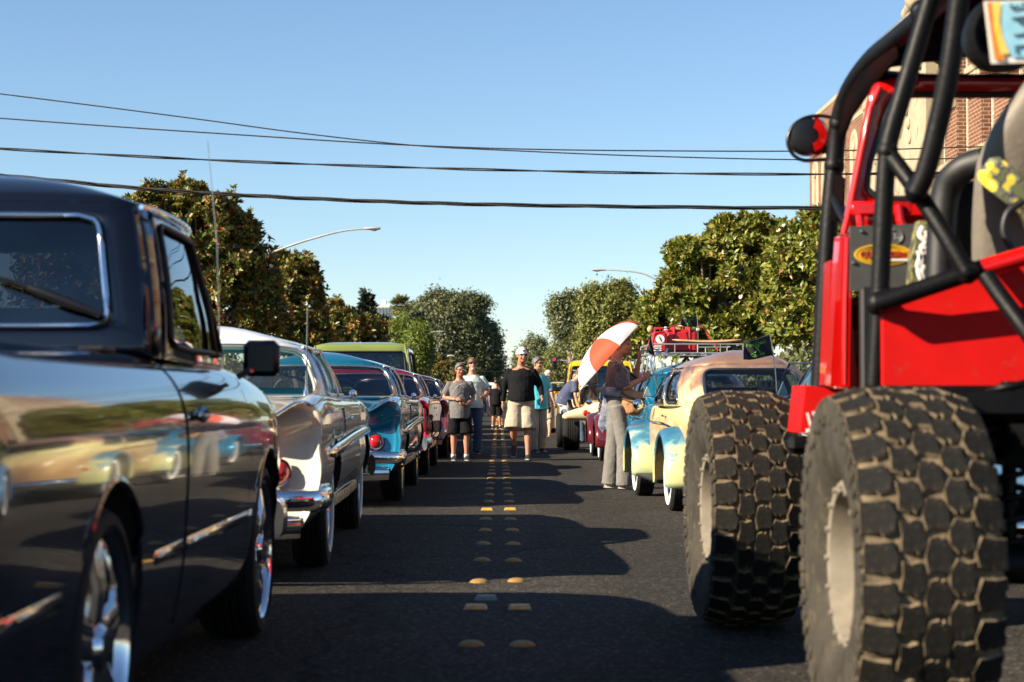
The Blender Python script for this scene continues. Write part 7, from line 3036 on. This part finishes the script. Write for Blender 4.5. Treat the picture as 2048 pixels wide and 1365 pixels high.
disc(r, 'badge', Vector((0, -.072, .16)), .052, .052, M['white_paint'], 0)
b = MB()
b.prism([(-.02, -.0765, .20), (.006, -.0765, .17), (-.006, -.0765, .165), (.02, -.0765, .12), (.002, -.0765, .15), (.012, -.0765, .155)], (0, .002, 0))
b.build('badge_mark', M['black_trim'], r)
for k in range(3):
    b = MB()
    b.box((-.03, -.073, .03 + .025 * k), (.09, .006, .012))
    b.build('rib', M['white_paint'], r)
b = MB()
b.tube([(-.05, 0, .25), (-.05, 0, .29), (.05, 0, .29), (.05, 0, .25)], .012, 6)
b.build('handle', M['strap_red'], r)
r = thing('luggage_strap', 'red elastic cord stretched over the fuel can and the red case', 'strap', (0, 0, 0))
b = MB()
b.tube([on_teal((-.53, .50, Z + .06)), on_teal((-.46, .46, Z + .28)), on_teal((-.30, .50, Z + .30)), on_teal((-.12, .60, Z + .35)), on_teal((.12, .60, Z + .33)), on_teal((.30, .5, Z + .04))], .008, 6)
b.build('cord', M['strap_red'], r)
r = thing('surfboard', 'short tan wooden surfboard lying across the roof rack', 'surfboard', on_teal((.13, .22, Z + .125)), 2)
b = MB()
n = 17
rows = []
for i in range(n):
    t = i / (n - 1) * 2 - 1
    w = .11 * (1 - abs(t) ** 2.6) ** .7 + .004
    rows.append((t * .40, w, .022 * (1 - t * t) ** .5 + .004, .03 * t * t))
b.tube([(x, 0, zz) for x, w, h, zz in rows], [w for x, w, h, zz in rows], 14, ry=[h for x, w, h, zz in rows], up=(0, 0, 1))
b.build('board', M['tan_leather'], r, 60)
b = MB()
b.prism([(.24, .0, -.02), (.34, .0, -.02), (.33, 0, -.10)], (0, .012, 0))
b.build('fin', M['black_plastic'], r)

# --- flags
M['flag_black'] = cloth('flag_black', (0.018, 0.017, 0.02))
M['flag_green'] = cloth('flag_green', (0.10, 0.42, 0.035), var=.2)


def flag(label, base, pole_pts, cloth_pts, lines, grp='black club flags on the small cars', ball=None):
    """cloth_pts: hoist top, hoist bottom, fly bottom, fly top"""
    base = Vector(base)
    r = thing('flag', label, 'flag', base, 0, grp)
    b = MB()
    b.tube(curve_pts([Vector(p) - base for p in pole_pts], 5), [.006] * 1 + [.005] * (5 * (len(pole_pts) - 1)), 6)
    b.build('pole', M['dull_chrome'], r, 60)
    A, Bq, Cq, D = [Vector(p) - base for p in cloth_pts]
    rows = []

    def S(u, v, off=0.0):
        p = A.lerp(D, u).lerp(Bq.lerp(Cq, u), v)
        w = .025 * math.sin(u * 7.5 + v * 2.2) * u + .012 * math.sin(u * 13 + v * 5)
        return p + Vector((0, w - off, -.02 * math.sin(u * 3.1) * u))
    for i in range(13):
        rows.append([S(j / 18, i / 12) for j in range(19)])
    b = MB()
    b.grid(rows)
    o = b.build('flag_cloth', M['flag_black'], r, 60, fix=False)
    sd = o.modifiers.new('t', 'SOLIDIFY')
    sd.thickness = .002
    for (txt, u, v, sz) in lines:
        t = text('lettering', txt, sz, M['flag_green'], r, Matrix.Identity(4))
        ex = (D - A)
        sgn = -1 if ex.x < 0 else 1
        L0 = ex.length
        H0 = (Bq - A).length
        for vert in t.data.vertices:
            uu = u + sgn * vert.co.x / L0
            vv = v - vert.co.y / H0
            vert.co = S(min(1, max(0, uu)), min(1, max(0, vv)), .005)
        t.data.update()
    if ball:
        b = MB()
        b.ell(Vector(ball) - base, (.035, .035, .042), None, 14, 9)
        b.build('finial', M['tan_leather'], r, 60)
    return r


Yf = 14.35
flag('black flag with green lettering flying from the tail of the patina car', px(1556, 850, Yf), [px(1556, 850, Yf), px(1554, 790, Yf), px(1549, 720, Yf), px(1540, 668, Yf)],
     [px(1540, 669, Yf), px(1546, 711, Yf), px(1487, 719, Yf - .12), px(1489, 681, Yf - .12)], [('Iron Cross', .55, .26, .042), ('X', .52, .53, .085), ('Ca.  Inc', .50, .80, .042)])
Yf = 20.9
flag('black flag with green print flying over the red case on the roof rack', px(1397, 700, Yf), [px(1397, 700, Yf), px(1396.5, 670, Yf), px(1395, 632, Yf)],
     [px(1394, 633, Yf), px(1394.5, 654, Yf), px(1361, 650, Yf - .1), px(1366, 630, Yf - .1)], [('Iron Cross', .55, .26, .030), ('X', .52, .55, .06), ('Ca. Inc', .5, .80, .03)])
Yf = 19.6
flag('furled black flag with a tan ball on its pole, by the teal car window', px(1315, 800, Yf), [px(1315, 800, Yf), px(1312, 745, Yf), px(1305, 690, Yf), px(1301, 665, Yf)],
     [px(1301, 667, Yf), px(1310, 713, Yf), px(1297, 704, Yf - .06), px(1297.5, 690, Yf - .06)], [('X', .5, .62, .04)], ball=px(1301, 659, Yf))

# --- cream hot rod
hrod = thing('hot_rod', 'cream fenderless hot rod with fat rear tyres, red tail light and a tall black cylinder', 'hot rod', (1.95, 33.4, 0), 0, 'vehicles parked along the street')
b = MB()
S = []
for (y, w, z0, z1) in ((-.95, .03, .72, .76), (-.9, .10, .66, .82), (-.6, .26, .56, .90), (-.1, .38, .48, .93), (.5, .42, .42, .92), (1.2, .40, .40, .88), (2.0, .33, .42, .84), (2.7, .28, .46, .80), (2.75, .2, .5, .76)):
    zm = (z0 + z1) / 2
    S.append([(0, y, z0), (w * .6, y, z0), (w * .95, y, zm - (z1 - z0) * .2), (w, y, zm + .03), (w * .85, y, z1 - .04), (w * .4, y, z1), (0, y, z1 + .01)])
loft_body(b, S, 4, 4)
b.build('body', P_CREAM, hrod)
b = MB()   # winged tail with the light
b.tube(curve_pts([(-.80, -.42, .62), (-.55, -.40, .66), (-.25, -.38, .68), (.25, -.38, .68), (.55, -.40, .66), (.80, -.42, .62)], 5), [.01] + [.05 + .05 * math.sin(math.pi * i / 25) for i in range(1, 25)] + [.01], 12, ry=[.02] + [.05 + .09 * math.sin(math.pi * i / 25) for i in range(1, 25)] + [.02], up=(0, 0, 1))
b.build('tail_wing', P_CREAM, hrod, 60)
for sx in (-.37, .37):
    b = MB()
    b.lathe([(0, -.05), (.04, -.045), (.055, -.02), (.058, .03)], 20, axis='Y', c=(sx, -.50, .69))
    b.build('tail_light', M['red_lens'], hrod, 50)
b = MB()
b.lathe([(0, .72), (.10, .72), (.15, .70), (.165, .66), (.165, .02), (.15, 0), (0, 0)], 26, axis='Z', c=(-.28, .35, .84))
b.build('cylinder_tank', pmat('tank_black_chrome', (0.09, 0.09, 0.10), rough=.18, metal=.9), hrod, 50)
b = MB()
b.tube(curve_pts([(-.5, .2, .84), (-.44, .18, 1.12), (-.34, .16, 1.2), (-.30, .16, 1.2)], 5), .013, 8)
for k in range(5):
    b.tube(curve_pts([(-.38, .8 + .22 * k, .72), (-.55, .82 + .22 * k, .80), (-.6, .7 + .22 * k, .95)], 4), .035, 10)
b.build('exhaust_pipe', M['chrome'], hrod, 60)
b = MB()
b.lathe([(0, -.02), (.055, -.01), (.06, .02), (.04, .06), (0, .07)], 20, axis='Y', c=(-.74, .4, .70))
b.build('mirror', M['chrome'], hrod, 50)
b = MB()
b.prism([(-.76, .55, .66), (-.68, .5, .67), (-.52, .45, .45), (-.6, .5, .44)], (0, .08, 0))
b.build('side_bracket', P_CREAM, hrod)
b = MB()
b.prism([(-.69, .43, .62), (-.60, .43, .62), (-.50, .40, .46), (-.58, .40, .46)], (0, .03, 0))
b.build('red_reflector', pmat('orange_reflector', (.5, .10, .02), rough=.3), hrod)
b = MB()
b.box((0, 1.6, .95), (.5, .9, .28), None, .04)
b.box((0, 1.3, 1.12), (.35, .3, .12), None, .03)
b.build('engine', M['dark_cabin'], hrod)
M_fat = wheel_meshes('plain', .335, .30)
for (x, y, w) in ((-.62, 0, 1), (.62, 0, 1), (-.70, 1.55, 1), (.70, 1.55, 1)):
    e = part_empty('wheel', hrod, (x, y, .335), (0, 0, 0 if x > 0 else math.pi))
    for nm, me in M_fat:
        link(nm, me, e)
# cream fender car close by it
fend = thing('fender_trailer', 'cream upright fender and narrow tyre just beyond the maroon car', 'trailer', (1.86, 31.0, 0), 0, 'vehicles parked along the street')
b = MB()
rows = []
for i in range(17):
    th = math.radians(-20 + 200 * i / 16)
    rows.append([(x, .37 * math.cos(th), .36 + .40 * math.sin(th) - .03 * abs(x) * 6) for x in (-.10, -.05, 0, .05, .10)])
b.grid(rows)
o = b.build('fender', P_CREAM, fend, 50)
sd = o.modifiers.new('t', 'SOLIDIFY')
sd.thickness = .015
e = part_empty('wheel', fend, (0, 0, .31))
for nm, me in wheel_meshes('plain', .31, .15):
    link(nm, me, e)
b = MB()
b.box((.55, 0, .62), (1.0, 1.1, .3), None, .06)
b.build('body', P_CREAM, fend)

# --- yellow truck beyond
ytr = make_van('yellow cab truck behind the straw hatted person', (2.62, 47.5, 0), 0, P_YEL, 1.98)
# --- grey steel cart with a railed gate beside the sandals
cart = thing('utility_trailer', 'grey steel utility trailer with a raised mesh ramp, past the turquoise shirt', 'trailer', (1.62, 49.0, 0), 0, 'vehicles parked along the street')
M['trailer_grey'] = pmat('trailer_grey', (0.26, 0.25, 0.22), rough=.6, var=.2, dirt=(.15, .11, .08), dirt_amt=.15)
b = MB()
b.box((.0, 0, .62), (.46, .05, .95), None, .01)
for x in (-.2, -.07, .07, .2):
    b.box((x, -.035, .62), (.025, .03, .95), None, .004)
b.build('ramp', M['trailer_grey'], cart)
b = MB()
b.tube([(-.27, 0, .1), (-.27, 0, 1.30), (-.20, 0, 1.38), (.9, 0, 1.38)], .025, 8)
b.tube([(-.33, -.1, .1), (-.33, -.1, 1.36)], .02, 8)
b.build('railing', M['trailer_grey'], cart, 50)
b = MB()
b.box((.45, 1.2, .62), (1.5, 2.2, .10), None, .02)
b.box((.45, 1.2, 1.0), (1.4, 2.0, .55), None, .05)
b.build('bed', P_BLACK, cart)
b = MB()
b.box((-.05, .12, 1.12), (.5, .05, .06), None, .01)
b.build('strip', P_YEL, cart)
e = part_empty('wheel', cart, (-.15, 1.1, .3), (0, 0, math.pi))
for nm, me in wheel_meshes('plain', .30, .18):
    link(nm, me, e)
# --- pale covered trailer at the far end, seen between the walkers
tr = thing('box_trailer', 'pale box trailer at the far end of the street between the walkers', 'trailer', (-1.6, 150, 0), 0)
b = MB()
b.box((0, 2, 1.3), (3.0, 4, 2.0), None, .15)
b.build('body', M['far_wall'], tr)
b = MB()
for x in (-1.0, 1.0):
    b.lathe([(0, -.15), (.34, -.15), (.34, .15), (0, .15)], 18, c=(x, 1.5, .34))
o = b.build('wheel', M['rubber'], tr)
